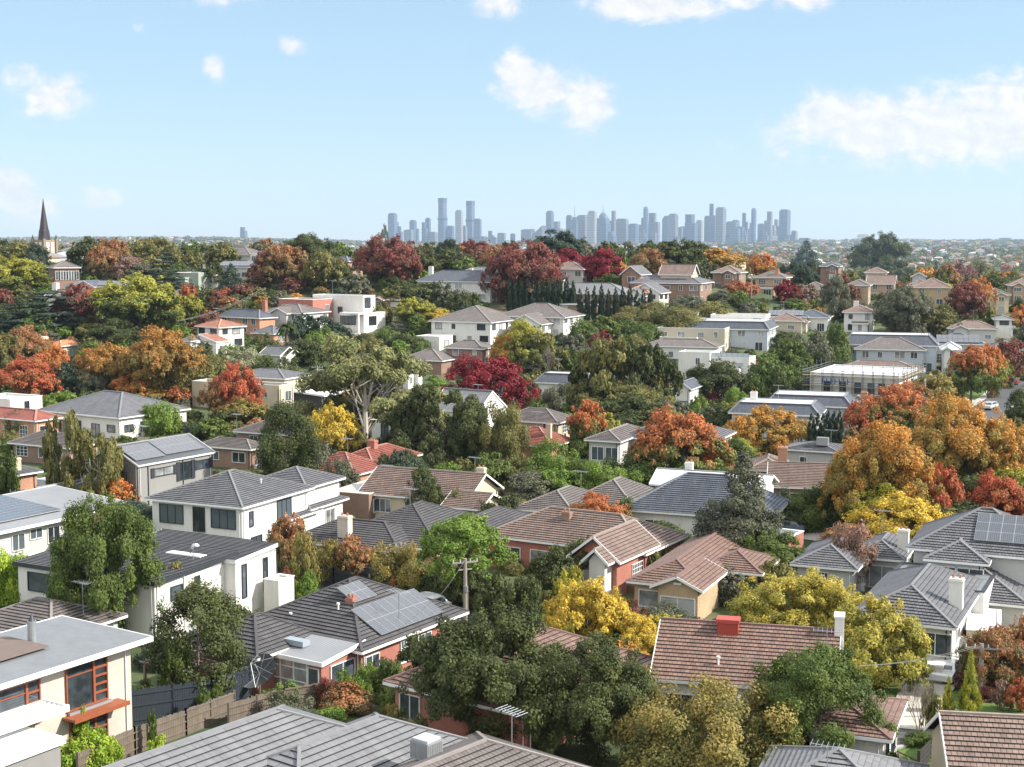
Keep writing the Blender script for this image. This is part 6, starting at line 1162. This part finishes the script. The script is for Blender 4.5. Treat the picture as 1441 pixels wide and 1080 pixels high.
def pot_tree(x, y, label):
    p = hit(x, y); root = empty('potted_tree', p); b = MB(); b.tube([(0,0,0),(0,0,.5)], [.26,.36], plain('blue_white_pot', (.5,.56,.62), .5), 14); b.build('pot', root); b = MB(); b.tube([(0,0,.45),(0,0,1.4)], .03, BARK['b'], 6); b.build('stem', root)
    c = bpy.data.objects.new('foliage', crown_mesh('bush', 'C', 0)[0]); COL.objects.link(c); c.parent = root; c.location = (0,0,1.2); c.scale = (.95,.95,1.1); c.material_slots[0].link = 'OBJECT'; c.material_slots[0].material = mat_of('mg'); tag(root, label, 'potted plant')
pot_tree(288, 1016, 'small potted tree in a pale pot at the left of the courtyard fence'); pot_tree(306, 1009, 'taller potted tree in a wide pale pot beside the blue fence')
def chair():
    p = hit(240, 1032); root = empty('garden_chair', p, R(40)); b = MB(); m = plain('pale_blue_plastic', (.22,.33,.40), .4); n = 12
    ring = lambda r, z, off: [(r*math.cos(6.283*i/n), r*math.sin(6.283*i/n)+off, z+(.28 if math.sin(6.283*i/n) > .3 else 0)) for i in range(n)]
    a, c = ring(.28,.38,0), ring(.48,.55,.1)
    b.poly(a, m)
    for i in range(n): b.poly([a[i],a[(i+1)%n],c[(i+1)%n],c[i]], m)
    b.build('seat', root)
    for sx in (-1, 1):
        for sy in (-1, 1): w = MB(); w.beam((sx*.2,sy*.2,0),(sx*.15,sy*.15,.38),.03,.03,M_mtl); w.build('leg', root)
    tag(root, 'pale blue scooped garden chair in the courtyard of the modern house', 'chair')
chair()
# ================================================================ filler gardens between the houses
foot = []
for root, lab, rw in HOUSES:
    M = Matrix.Translation(root.location) @ Matrix.Rotation(root.rotation_euler.z, 4, 'Z')
    for w in rw: foot.append((M.inverted(), w['x0']-1.2, w['y0']-1.2, w['x1']+1.2, w['y1']+1.2))
def in_house(x, y):
    for Mi, a, b, c, d in foot:
        q = Mi @ Vector((x, y, 0))
        if a < q.x < c and b < q.y < d: return True
    return False
ROADS = [o for o in COL.objects if o.get('kind') == 'structure' and o.name.split('.')[0] in ('road','driveway','lawn','footpath','verge')]
road_pts = np.concatenate([np.array([v.co[:2] for v in o.data.vertices]) for o in ROADS])
KEEP = [(185,955,352,1040),(1255,930,1345,1050),(1330,965,1441,1012),(1362,520,1425,590),(385,800,650,850),(1095,735,1150,765),(700,392,925,452),(1125,560,1190,652)]
RECT = []
for root, lab, rw in HOUSES:
    for w in rw:
        pts = [proj(root.matrix_basis @ Vector((x, y, w['g']+z))) for x in (w['x0'], w['x1']) for y in (w['y0'], w['y1']) for z in (0, w['e'])]
        xs = [q[0] for q in pts]; ys = [q[1] for q in pts]; RECT.append((min(xs), min(ys), max(xs), max(ys)-.22*(max(ys)-min(ys)), root.location.y))
def blocks(X, Y, z, wid, hgt):
    a = proj((X, Y, z)); b = proj((X, Y, z+hgt)); r = wid/Y*F/2
    for k in KEEP:
        if k[0] < a[0]+r and a[0]-r < k[2] and k[1] < a[1] and b[1] < k[3]: return True
    for q in RECT:
        if Y < q[4]+4 and a[0]+r*.6 > q[0] and a[0]-r*.6 < q[2] and b[1] < q[3] and a[1] > q[1]: return True
    return False
def near_road(x, y, d=1.3): return bool(((road_pts[:, 0]-x)**2+(road_pts[:, 1]-y)**2 < d*d).any())
frs = random.Random(77); placed = [(a[0], a[1]) for a, k in PEND]; nf = 0
Y = 88.0
cand = []
while Y < 470:
    stepx = 3.2 + Y*.006; half = Y*.375
    X = -half
    while X < half: cand.append((X+frs.uniform(-1.4,1.4), Y+frs.uniform(-1.6,1.6))); X += stepx
    Y += 3.6+Y*.009
frs.shuffle(cand)
for X, Y in cand:
    if in_house(X, Y) or near_road(X, Y): continue
    z = tz(X, Y); r = frs.random(); pal = frs.choices(['dg','mg','ol','gg','lg','br','bl','yg','mr','go'], [28,24,16,10,7,4,5,5,2,2])[0]
    big = Y > 125 and r < .30
    hgt = frs.uniform(3.8, 5.8) if big else frs.uniform(1.6, 3.2); wid = hgt*frs.uniform(.9,1.3) if big else frs.uniform(2.8, 5.0)
    if any((a-X)**2+(b-Y)**2 < (wid*.38)**2 for a, b in placed): continue
    if blocks(X, Y, z, wid, hgt):
        big = False; hgt = min(hgt, 1.3); wid = min(wid, 2.4)
        if blocks(X, Y, z, wid, hgt): continue
    pxw = wid/Y*F; lod = 'B' if pxw > 90 else 'C' if pxw > 40 else 'D'
    kd = frs.choice(['round','oval','round']) if big else 'bush'
    place_tree(X, Y, z-.2, wid, hgt, .92 if big else .98, kd, pal, lod); placed.append((X, Y)); nf += 1
# ================================================================ beyond the crest
def hipbox(mb, x, y, z, w, d, h, ry, wall, roof, pitch=.45):
    c, s = math.cos(ry), math.sin(ry); T = lambda a, b, zz: (x+a*c-b*s, y+a*s+b*c, zz)
    P = [T(-w/2,-d/2,z-1),T(w/2,-d/2,z-1),T(w/2,d/2,z-1),T(-w/2,d/2,z-1)]; Q = [T(-w/2,-d/2,z+h),T(w/2,-d/2,z+h),T(w/2,d/2,z+h),T(-w/2,d/2,z+h)]
    for i in range(4): mb.poly([P[i],P[(i+1)%4],Q[(i+1)%4],Q[i]], wall)
    o = .5; E = [T(-w/2-o,-d/2-o,z+h),T(w/2+o,-d/2-o,z+h),T(w/2+o,d/2+o,z+h),T(-w/2-o,d/2+o,z+h)]; r = min(w, d)/2; rz = z+h+r*pitch
    if w >= d: a, b = T(-w/2+r,0,rz), T(w/2-r,0,rz); mb.poly([E[0],E[1],b,a], roof); mb.poly([E[1],E[2],b], roof); mb.poly([E[2],E[3],a,b], roof); mb.poly([E[3],E[0],a], roof)
    else: a, b = T(0,-d/2+r,rz), T(0,d/2-r,rz); mb.poly([E[0],E[1],a], roof); mb.poly([E[1],E[2],b,a], roof); mb.poly([E[2],E[3],b], roof); mb.poly([E[3],E[0],a,b], roof)
FWALL = [plain('far_wall_white', (.7,.68,.64), .8), plain('far_wall_cream', (.55,.47,.36), .8), plain('far_wall_brick', (.33,.2,.14), .8), plain('far_wall_grey', (.4,.4,.4), .8)]
FROOF = [plain('far_roof_grey', (.2,.2,.22), .7), plain('far_roof_brown', (.22,.15,.12), .7), plain('far_roof_terracotta', (.36,.17,.11), .7), plain('far_roof_pale', (.5,.5,.5), .6), plain('far_roof_slate', (.1,.11,.14), .6)]
def visible_far(x, y, h):
    """is a thing of height h at x, y seen over the ground in front of it"""
    z = tz(x, y)+h; t = np.linspace(.03, .97, 60); g = terr(x*t, y*t)+np.where((y*t > 330) & (y*t < 1200), 3.5, 0); return bool((CZ+(z-CZ)*t > g).all())
nrs = np.random.RandomState(4); far_h = []; far_t = []
for Yc0, Yc1, dens in ((500, 900, 1/900), (900, 1700, 1/1400), (1700, 3200, 1/4200), (3200, 6000, 1/14000), (6000, 11000, 1/60000)):
    A = .38*(Yc1**2-Yc0**2); n = int(A*dens)
    ys = np.sqrt(nrs.uniform(Yc0**2, Yc1**2, n)); xs = ys*nrs.uniform(-.38, .38, n)
    for x, y in zip(xs, ys):
        if visible_far(x, y, 6): far_h.append((float(x), float(y)))
for Yc0, Yc1, dens in ((480, 900, 1/170), (900, 1700, 1/330), (1700, 3200, 1/1100), (3200, 6000, 1/4200), (6000, 12300, 1/16000)):
    A = .38*(Yc1**2-Yc0**2); n = int(A*dens)
    ys = np.sqrt(nrs.uniform(Yc0**2, Yc1**2, n)); xs = ys*nrs.uniform(-.38, .38, n)
    for x, y in zip(xs, ys):
        if visible_far(x, y, 9) and not in_house(x, y) and not (y < 620 and abs(x/y+.328) < .03) and not (y < 560 and any((a-x)**2+(b-y)**2 < 9 for a, b in placed)): far_t.append((float(x), float(y)))
print('far houses', len(far_h), 'far trees', len(far_t))
far_h.sort(key=lambda q: q[1]); far_t.sort(key=lambda q: q[1])
NH = max(0, 295-len(HOUSES))
fr = random.Random(8); FARD = {}; TWD = {}
for x, y in far_h[:NH]:
    s = 1 if y < 3200 else 1.6; mb = MB(); k = fr.random(); wi = fr.choices(range(4), [4,3,2,2])[0]; ri = fr.choices(range(5), [4,4,3,2,1])[0]; w, d = fr.uniform(9,17)*s, fr.uniform(8,12)*s; h = fr.choice((3,3,5.6)); ry = R(-25)+fr.uniform(-.25,.25)
    if in_house(x, y): continue
    hipbox(mb, 0, 0, 0, w, d, h, 0, FWALL[wi], FROOF[ri])
    for q in range(3): mb.box(-w/2+w*(q+.3)/3,-d/2-.06,h*.45,-w/2+w*(q+.6)/3,-d/2-.01,h*.45+1.3,M_dark)
    o = mb.build('distant_house', None, (x, y, tz(x, y)), ry)
    wn = ('white','cream','brick','grey')[wi]; rn = ('grey','brown','terracotta','pale','slate')[ri]
    reg = 'left' if x/y < -.12 else 'right' if x/y > .12 else 'middle'
    FARD[o.name] = (wn, rn, reg, y); tag(o, 'x', 'house')
mb = MB()
for x, y in far_h[NH:]:
    s = 1 if y < 3200 else 1.8 if y < 6000 else 3.0; hipbox(mb, x, y, tz(x, y), fr.uniform(9,18)*s, fr.uniform(8,12)*s, fr.choice((3,3,5.6,6,9)), R(-25)+fr.uniform(-.3,.3), fr.choice(FWALL), fr.choice(FROOF))
o = mb.build('distant_suburb_houses'); tag(o, 'mass of tiny pale houses and roofs spread over the plain to the horizon', 'houses', kind='stuff')
fpal = lambda: fr.choices(['dg','ol','mg','gg','br','mr','bl','go','yg','or'], [22,20,10,16,8,5,10,4,3,2])[0]
NT = 260
for x, y in far_t[:NT]:
    k = fr.choices(['round','broad','gum','oval','conifer'], [6,5,4,2,1])[0]; h = fr.uniform(6, 11); w = h*fr.uniform(.8,1.2) if k not in ('oval','conifer') else h*.55
    pxw = w/y*F; place_tree(x, y, tz(x, y), w, h, .9, k, fpal(), 'C' if pxw > 34 else 'D')
# the trees and shrubs that show largest become things, the rest one mass of garden growth each
def shown(q):
    a = q[0]; return a[3]*a[4]/a[1]**2 * (4 if a[6] in ('cypress', 'palm', 'bare', 'cedar', 'pine') else 1)
tp = sorted([q for q in PEND if q[0][6] != 'bush'], key=shown, reverse=True); bp_ = sorted([q for q in PEND if q[0][6] == 'bush'], key=shown, reverse=True)
for q in tp[:292]+bp_[:290]: _place(*q[0], **q[1])
def mass(name, qs, label, cat):
    Vs, Cs, Mi = [], [], []; pals = []; cache = {}
    for q in qs:
        x, y, z, wid, hgt, cf, kind, pal, lod = q[0][:9]; kind = 'gum' if kind == 'bare' else kind; pxw = wid/y*F; lod = 'C' if pxw > 46 else 'D' if pxw > 20 else 'E'; key = (kind, lod, trs.randrange(3))
        if key not in cache:
            me = crown_mesh(*key)[0]; n = len(me.vertices); v = np.empty(n*3, dtype=np.float32); me.vertices.foreach_get('co', v); c = np.empty(n, dtype=np.float32); me.attributes['leaf'].data.foreach_get('color', c); cache[key] = (v.reshape(-1, 3), c.reshape(-1, 4))
        v, c = cache[key]; a = trs.uniform(0, 6.28); ca, sa = math.cos(a), math.sin(a); ch = hgt*cf; P = np.stack([(v[:, 0]*ca-v[:, 1]*sa)*wid+x, (v[:, 0]*sa+v[:, 1]*ca)*wid+y, v[:, 2]*ch+z+hgt-ch], 1)
        if pal not in pals: pals.append(pal)
        c = c.copy(); c[:, 1] = np.clip(c[:, 1]+trs.uniform(-.15, .15), 0, 1); Vs.append(P); Cs.append(c); Mi.append(np.full(len(c), pals.index(pal), dtype=np.int32))
    me = quads_mesh(name, np.concatenate(Vs), np.concatenate(Cs), mat_of(pals[0]))
    for p in pals[1:]: me.materials.append(mat_of(p))
    me.polygons.foreach_set('material_index', np.concatenate(Mi)); o = bpy.data.objects.new(name, me); COL.objects.link(o); tag(o, label, cat, kind='stuff'); print(name, len(qs), len(me.polygons))
mass('garden_trees', tp[292:], 'the many small trees growing between the houses of the suburb', 'trees')
mass('garden_shrubs', bp_[290:], 'the many small shrubs and bushes filling the gardens between the houses', 'shrubs')
# everything farther is one wood of leaf clumps
rest = far_t[NT:]; rs = np.random.RandomState(9); Vs = []; Cs = []; pal_idx = []
for x, y in rest:
    s = 1.0 if y < 1700 else 1.35 if y < 3200 else 2.3 if y < 6000 else 4.2; h = rs.uniform(6, 11)*(s**.45); w = h*rs.uniform(.9,1.5)*s**.6; n = 70 if y < 1700 else 40 if y < 3200 else 26; q = w*(.10 if y < 1700 else .14 if y < 3200 else .18)
    d = rdir(rs, n); d[:, 2] = np.abs(d[:, 2]); P = d*(rs.random(n)**.35)[:, None]*np.array((w/2, w/2, h*.8))*rs.uniform(.85,1.1,(n,1)); P += np.array((x, y, tz(x, y)+h*.12)); nn = d*.8+rdir(rs, n)*.5; nn /= np.linalg.norm(nn, axis=1, keepdims=True)
    t = np.cross(nn, rdir(rs, n)); t /= np.linalg.norm(t, axis=1, keepdims=True); b = np.cross(nn, t)
    Vs.append(np.stack([P-t*q, P-b*q*.7, P+t*q, P+b*q*.7], 1).reshape(-1, 3)); Cs.append(np.stack([rs.random(n), np.clip(rs.random(n)*.3+rs.random()*.7, 0, 1), d[:, 2], np.ones(n)], 1)); pal_idx += [rs.choice(6, p=[.3,.26,.2,.12,.07,.05])]*n
pal_idx = np.array(pal_idx, dtype=np.int32); me = quads_mesh('distant_wood', np.concatenate(Vs), np.concatenate(Cs), mat_of('dg'))
for p in ('ol','gg','mg','br','mr'): me.materials.append(mat_of(p))
me.polygons.foreach_set('material_index', pal_idx); o = bpy.data.objects.new('distant_wood', me); COL.objects.link(o); tag(o, 'mass of far-off suburban trees covering the plain up to the horizon', 'trees', kind='stuff')
# ================================================================ the city on the horizon
def towm(name, col, floor=16, w=9, litf=.5):
    if name in MC: return MC[name]
    m, t, b = base_mat(name); b.inputs['Roughness'].default_value = .35; uv = nd(t, 'ShaderNodeUVMap'); br = nd(t, 'ShaderNodeTexBrick'); br.offset = 0; lk(t, uv.outputs[0], br.inputs['Vector'])
    for k, v in (('Color1', mul(col, .45)), ('Color2', mul(col, .7)), ('Mortar', mul(col, 1.5))): br.inputs[k].default_value = (*v, 1)
    br.inputs['Scale'].default_value = 1; br.inputs['Mortar Size'].default_value = 1.2; br.inputs['Brick Width'].default_value = w; br.inputs['Row Height'].default_value = floor; lk(t, br.outputs[0], b.inputs['Base Color']); MC[name] = m; return m
TMs = {'b': ('blue_glass_tower', (.09,.13,.20)), 'g': ('grey_tower', (.15,.165,.20)), 'c': ('sandstone_tower', (.25,.25,.26)), 'd': ('dark_tower', (.09,.11,.15)), 'w': ('white_tower', (.55,.55,.54))}
YC = 9600.0
def tower(x0, x1, yt, mat, shape='flat', dy=0, desc=''):
    Yd = YC+dy; k = Yd/F; cx = ((x0+x1)/2-720.5)*k; w = (x1-x0)*k; base = tz(cx, Yd)-5; d = ray((x0+x1)/2, yt); H = CZ+d.z/d.y*Yd-base; yaw = R(-18-((x0*7) % 23)); nm, col = TMs[mat]; m = towm(nm, col); ww = w/(math.cos(yaw)+.75*abs(math.sin(yaw))); dd = ww*.75; cr = towm('crown_'+nm, mul(col, .8))
    root = empty('skyscraper', (cx, Yd, base), yaw); b = MB()
    if shape == 'flat': b.box(-ww/2,-dd/2,0,ww/2,dd/2,H*.965,m); b.build('tower', root); b = MB(); b.box(-ww*.36,-dd*.36,H*.965,ww*.36,dd*.36,H,cr); b.build('plant_room', root)
    elif shape == 'step': b.box(-ww/2,-dd/2,0,ww/2,dd/2,H*.72,m); b.build('tower', root); b = MB(); b.box(-ww*.5,-dd*.4,H*.72,ww*.12,dd*.4,H,cr); b.build('upper_tier', root)
    elif shape == 'stepr': b.box(-ww/2,-dd/2,0,ww/2,dd/2,H*.72,m); b.build('tower', root); b = MB(); b.box(-ww*.12,-dd*.4,H*.72,ww*.5,dd*.4,H,cr); b.build('upper_tier', root)
    elif shape == 'dome':
        b.box(-ww/2,-dd/2,0,ww/2,dd/2,H*.55,m); b.box(-ww*.40,-dd*.4,H*.55,ww*.40,dd*.4,H*.68,m); b.build('tower', root); b = MB(); b.tube([(0,0,H*.68),(0,0,H*.75),(0,0,H*.80),(0,0,H*.83)], [ww*.36,ww*.30,ww*.17,ww*.05], cr, 12); b.build('dome', root); b = MB(); b.tube([(0,0,H*.83),(0,0,H)], [3.2,1.4], M_mtl, 6); b.build('mast', root)
    elif shape == 'mast': b.box(-ww/2,-dd/2,0,ww/2,dd/2,H*.66,m); b.box(-ww*.3,-dd*.3,H*.66,ww*.3,dd*.3,H*.72,m); b.build('tower', root); b = MB(); b.tube([(0,0,H*.72),(0,0,H)], [4,1.5], M_mtl, 6); b.build('mast', root)
    elif shape == 'round': b.tube([(0,0,0),(0,0,H*.94),(0,0,H)], [ww*.5,ww*.5,ww*.42], m, 16); b.build('tower', root); b = MB(); b.tube([(0,0,H),(0,0,H*1.015)], ww*.3, cr, 12); b.build('plant_room', root)
    elif shape == 'wedge':
        b.box(-ww/2,-dd/2,0,ww/2,dd/2,H*.55,m); b.build('tower', root); b = MB(); z = H*.55; b.poly([(-ww/2,-dd/2,z),(ww/2,-dd/2,z),(ww/2,-dd/2,H)], cr); b.poly([(ww/2,dd/2,z),(-ww/2,dd/2,z),(ww/2,dd/2,H)], cr); b.poly([(ww/2,-dd/2,z),(ww/2,dd/2,z),(ww/2,dd/2,H),(ww/2,-dd/2,H)], cr); b.poly([(-ww/2,-dd/2,z),(ww/2,-dd/2,H),(ww/2,dd/2,H),(-ww/2,dd/2,z)], cr); b.build('sloping_roof', root)
    elif shape == 'notch':
        b.box(-ww/2,-dd/2,0,ww/2,dd/2,H*.62,m); b.box(-ww*.44,-dd/2,H*.62,ww*.44,dd/2,H*.9,m); b.build('tower', root); b = MB(); b.box(-ww*.47,-dd*.5,H*.9,ww*.47,dd*.5,H,cr); b.build('crown_screen', root); b = MB(); b.box(-ww*.56,-dd*.56,H*.55,ww*.56,dd*.56,H*.575,M_gl); b.build('ledge', root)
    TWD[root.name] = (x0, x1, yt, mat, shape); tag(root, 'x', 'skyscraper')
CITY = '''547 560 300 b flat|560 568 319 b step|577 587 310 b flat|584 591 322 b flat|594 603 313 b step|599 607 307 b flat|607 615 327 g flat|613 619 328 g flat|617 630 279 b notch|629 640 318 b flat|641 652 296 c flat|648 658 318 g flat|656 669 283 b notch|667 678 308 b flat|570 577 326 g flat|700 712 328 g flat|718 725 329 b flat
733 750 323 g flat|748 769 318 g wedge|768 779 297 b flat|778 792 312 g step|796 805 303 b flat|803 813 290 b mast|811 828 303 g flat|826 839 297 c flat|837 859 289 b dome|857 866 297 g stepr|865 884 308 g flat|883 898 315 b flat|897 903 325 c flat|903 912 292 b round|911 928 300 g step|932 941 304 b flat|939 953 301 g flat|952 960 320 g flat|962 982 302 b step|978 988 310 c flat|989 999 304 b flat|996 1006 287 b step|1005 1020 292 g flat|1019 1036 312 g flat|1034 1046 319 b flat|1042 1051 300 b step|1054 1063 294 b round|1064 1076 315 b flat|1073 1085 298 g stepr|1094 1110 295 b flat|1085 1093 331 w flat|1110 1122 325 c round
690 700 334 g flat|1122 1140 335 g flat|340 350 320 b step|243 254 334 w flat|258 268 336 w flat|270 284 334 g round|1203 1222 330 w flat|1265 1298 336 w step|1360 1372 338 g flat|1402 1421 335 g flat|1422 1441 337 g flat|1392 1402 344 g flat|1340 1350 340 w flat|1150 1158 337 w flat'''
for r in CITY.replace('\n', '|').split('|'):
    q = r.split(); tower(float(q[0]), float(q[1]), float(q[2]), q[3], q[4], dy=(hash((int(q[0])*7919) % 997) % 9)*70-280)
cr_ = random.Random(31)
for i in range(22):
    x = cr_.uniform(800, 1092) if i > 4 else cr_.uniform(555, 672); w = cr_.uniform(8, 14); tower(round(x), round(x+w), cr_.uniform(306, 322), cr_.choice('bbgg'), cr_.choice(['flat','step','stepr','flat']), dy=cr_.uniform(300, 900))
for i in range(34):
    x = cr_.uniform(545, 690) if i < 9 else cr_.uniform(725, 1125); w = cr_.uniform(6, 15); tower(round(x), round(x+w), cr_.uniform(322, 334), cr_.choice('bgbgw'), cr_.choice(['flat','step','stepr']), dy=cr_.uniform(-700, 500))
# ================================================================ haze
def haze():
    b = MB(); zb = -16.0; y1 = 13300; m = bpy.data.materials.new('haze_air'); m.use_nodes = True; t = m.node_tree; t.nodes.remove(t.nodes['Principled BSDF']); v = nd(t, 'ShaderNodeVolumePrincipled')
    v.inputs['Color'].default_value = (.60,.78,1,1); v.inputs['Density'].default_value = HAZE; v.inputs['Anisotropy'].default_value = .1; lk(t, v.outputs[0], t.nodes['Material Output'].inputs['Volume'])
    b.box(-9500,-90,-30,9500,14300,420,m); o = b.build('haze'); tag(o, kind='stuff', label='thin pale blue haze over the whole view', cat='haze')
HAZE = 4.7e-5
haze()
# ================================================================ labels: every one singles out one thing
def near_house(p, me=None):
    best = None
    for root, lab, rw in HOUSES:
        if root == me: continue
        w = rw[0]; c = root.matrix_basis @ Vector(((w['x0']+w['x1'])/2, (w['y0']+w['y1'])/2, 0)); a = proj((c.x, c.y, c.z+2)); b = proj(p); d = math.hypot(a[0]-b[0], a[1]-b[1])
        if best is None or d < best[0]: best = (d, lab, a, b)
    return best
def cut(s, n): 
    w = s.split(); stop = ('with','behind','beside','and','of','in','below','above','under','on','at','the','by','left','right','between','near','before','cut','peeking','that','a')
    w = w[:n]
    while w and w[-1] in stop: w.pop()
    return ' '.join(w)
def sizew(pw, k): return ('tiny','small','medium','large','huge')[0 if pw < 18 else 1 if pw < 34 else 2 if pw < 66 else 3 if pw < 120 else 4]
used = {}
COLN = ('far left','left','centre left','centre','centre right','right','far right')
for o in TREES:
    kind, pal, wid, hgt = TD[o.name]
    if o.get('label'): continue
    p = Vector((o.location.x, o.location.y, tz(o.location.x, o.location.y)+hgt/2)); sx, sy = proj(p); pw = wid/p.y*F; c = PAL[pal][3]; sz = sizew(pw, kind)
    d, lab, a, b = near_house(p); rel = 'right of' if b[0] > a[0]+18 else 'left of' if b[0] < a[0]-18 else 'below' if b[1] > a[1] else 'above'
    base = '%s %s %s %s the %s' % (sz, c, WHAT[kind], rel, cut(lab, 8)); used.setdefault(base, []).append((o, sx, sy))
for base, L_ in used.items():
    L_.sort(key=lambda q: q[1])
    if len(L_) == 1: L_[0][0]['label'] = base; continue
    for i, (o, sx, sy) in enumerate(L_):
        n = len(L_); k = 'leftmost' if i == 0 else 'rightmost' if i == n-1 else 'second from left' if i == 1 else 'third from left' if i == 2 else 'fourth from left' if i == 3 else 'fifth from left' if i == 4 else 'sixth from left'
        if n == 2: k = 'left-hand' if i == 0 else 'right-hand'
        words_ = base.split(); s = k+' of the '+base if n > 2 else k+' '+base
        w = s.split(); o['label'] = ' '.join(w[:17]) if 0 else s
for o in TREES:
    w = o['label'].split()
    if len(w) > 16:
        w = w[:16]
        while w[-1] in ('with','and','the','of','a','behind','beside','in','on','under'): w.pop()
        o['label'] = ' '.join(w)
seen = {}
for o in TREES:
    l = o['label']; seen.setdefault(l, []).append(o)
for l, os_ in seen.items():
    if len(os_) > 1:
        for o in os_: o['group'] = 'look-alike '+' '.join(l.split()[:8])
for o in COL.objects:
    if o.name in FARD:
        wn, rn, reg, y = FARD[o.name]; sx = proj(o.location)[0]; lm = min(((63,'the church spire'),(250,'the low towers at left'),(345,'the lone small tower'),(470,'the gap left of the skyline'),(555,'the first skyline tower'),(620,'the tallest ledged tower'),(665,'the second ledged tower'),(735,'the skyline gap'),(805,'the masted tower'),(850,'the domed tower'),(907,'the rounded tower'),(975,'the wide stepped tower'),(1012,'the middle of the skyline'),(1060,'the slim rounded tower'),(1102,'the last tall tower'),(1160,'the blue green conifer'),(1237,'the big ridge gum'),(1300,'the low domes at right'),(1360,'the low blocks at right'),(1425,'the right edge')), key=lambda t: abs(t[0]-sx))[1]
        dn = 'near' if y < 1100 else 'far' if y < 2400 else 'very far'; o['label'] = '%s %s house, %s roof, on the plain below %s' % (dn, wn, rn, lm); o['group'] = 'distant houses: '+o['label']
tw = sorted([o for o in COL.objects if o.name in TWD], key=lambda o: TWD[o.name][0])
SW = {'flat': 'flat topped', 'step': 'stepped', 'stepr': 'stepped', 'dome': 'domed', 'mast': 'masted', 'round': 'rounded', 'wedge': 'wedge shaped', 'notch': 'very tall ledged'}; CW = {'b': 'blue grey', 'g': 'grey', 'c': 'sandstone coloured', 'w': 'pale', 'd': 'dark'}; ORD = ['first','second','third','fourth','fifth','sixth','seventh','eighth','ninth','tenth','eleventh','twelfth','thirteenth','fourteenth']; cnt = {}
for o in tw:
    x0, x1, yt, mat, shape = TWD[o.name]; side = 'left skyline cluster' if 540 < x0 < 690 else 'left half of the main skyline' if 725 < x0 < 905 else 'right half of the main skyline' if 905 <= x0 < 1112 else 'horizon left of the city' if x0 < 540 else 'horizon right of the city' if x0 > 1112 else 'skyline gap'
    h = 'tall' if yt < 305 else 'mid-height' if yt < 320 else 'low'; b = '%s %s %s tower' % (h, CW[mat], SW[shape]); k = (b, side); cnt[k] = cnt.get(k, 0)+1; o['_k'] = cnt[k]; o['_b'] = b; o['_s'] = side
for o in tw:
    b, side, k = o['_b'], o['_s'], o['_k']; n = cnt[(b, side)]; o['label'] = ('%s from left: ' % ORD[k-1] if n > 1 else '')+b+', '+side; del o['_b'], o['_s'], o['_k']

for o in COL.objects:
    if o.parent is None and len(str(o.get('label', '')).split()) > 16: print('LONG', o.name, o['label'])
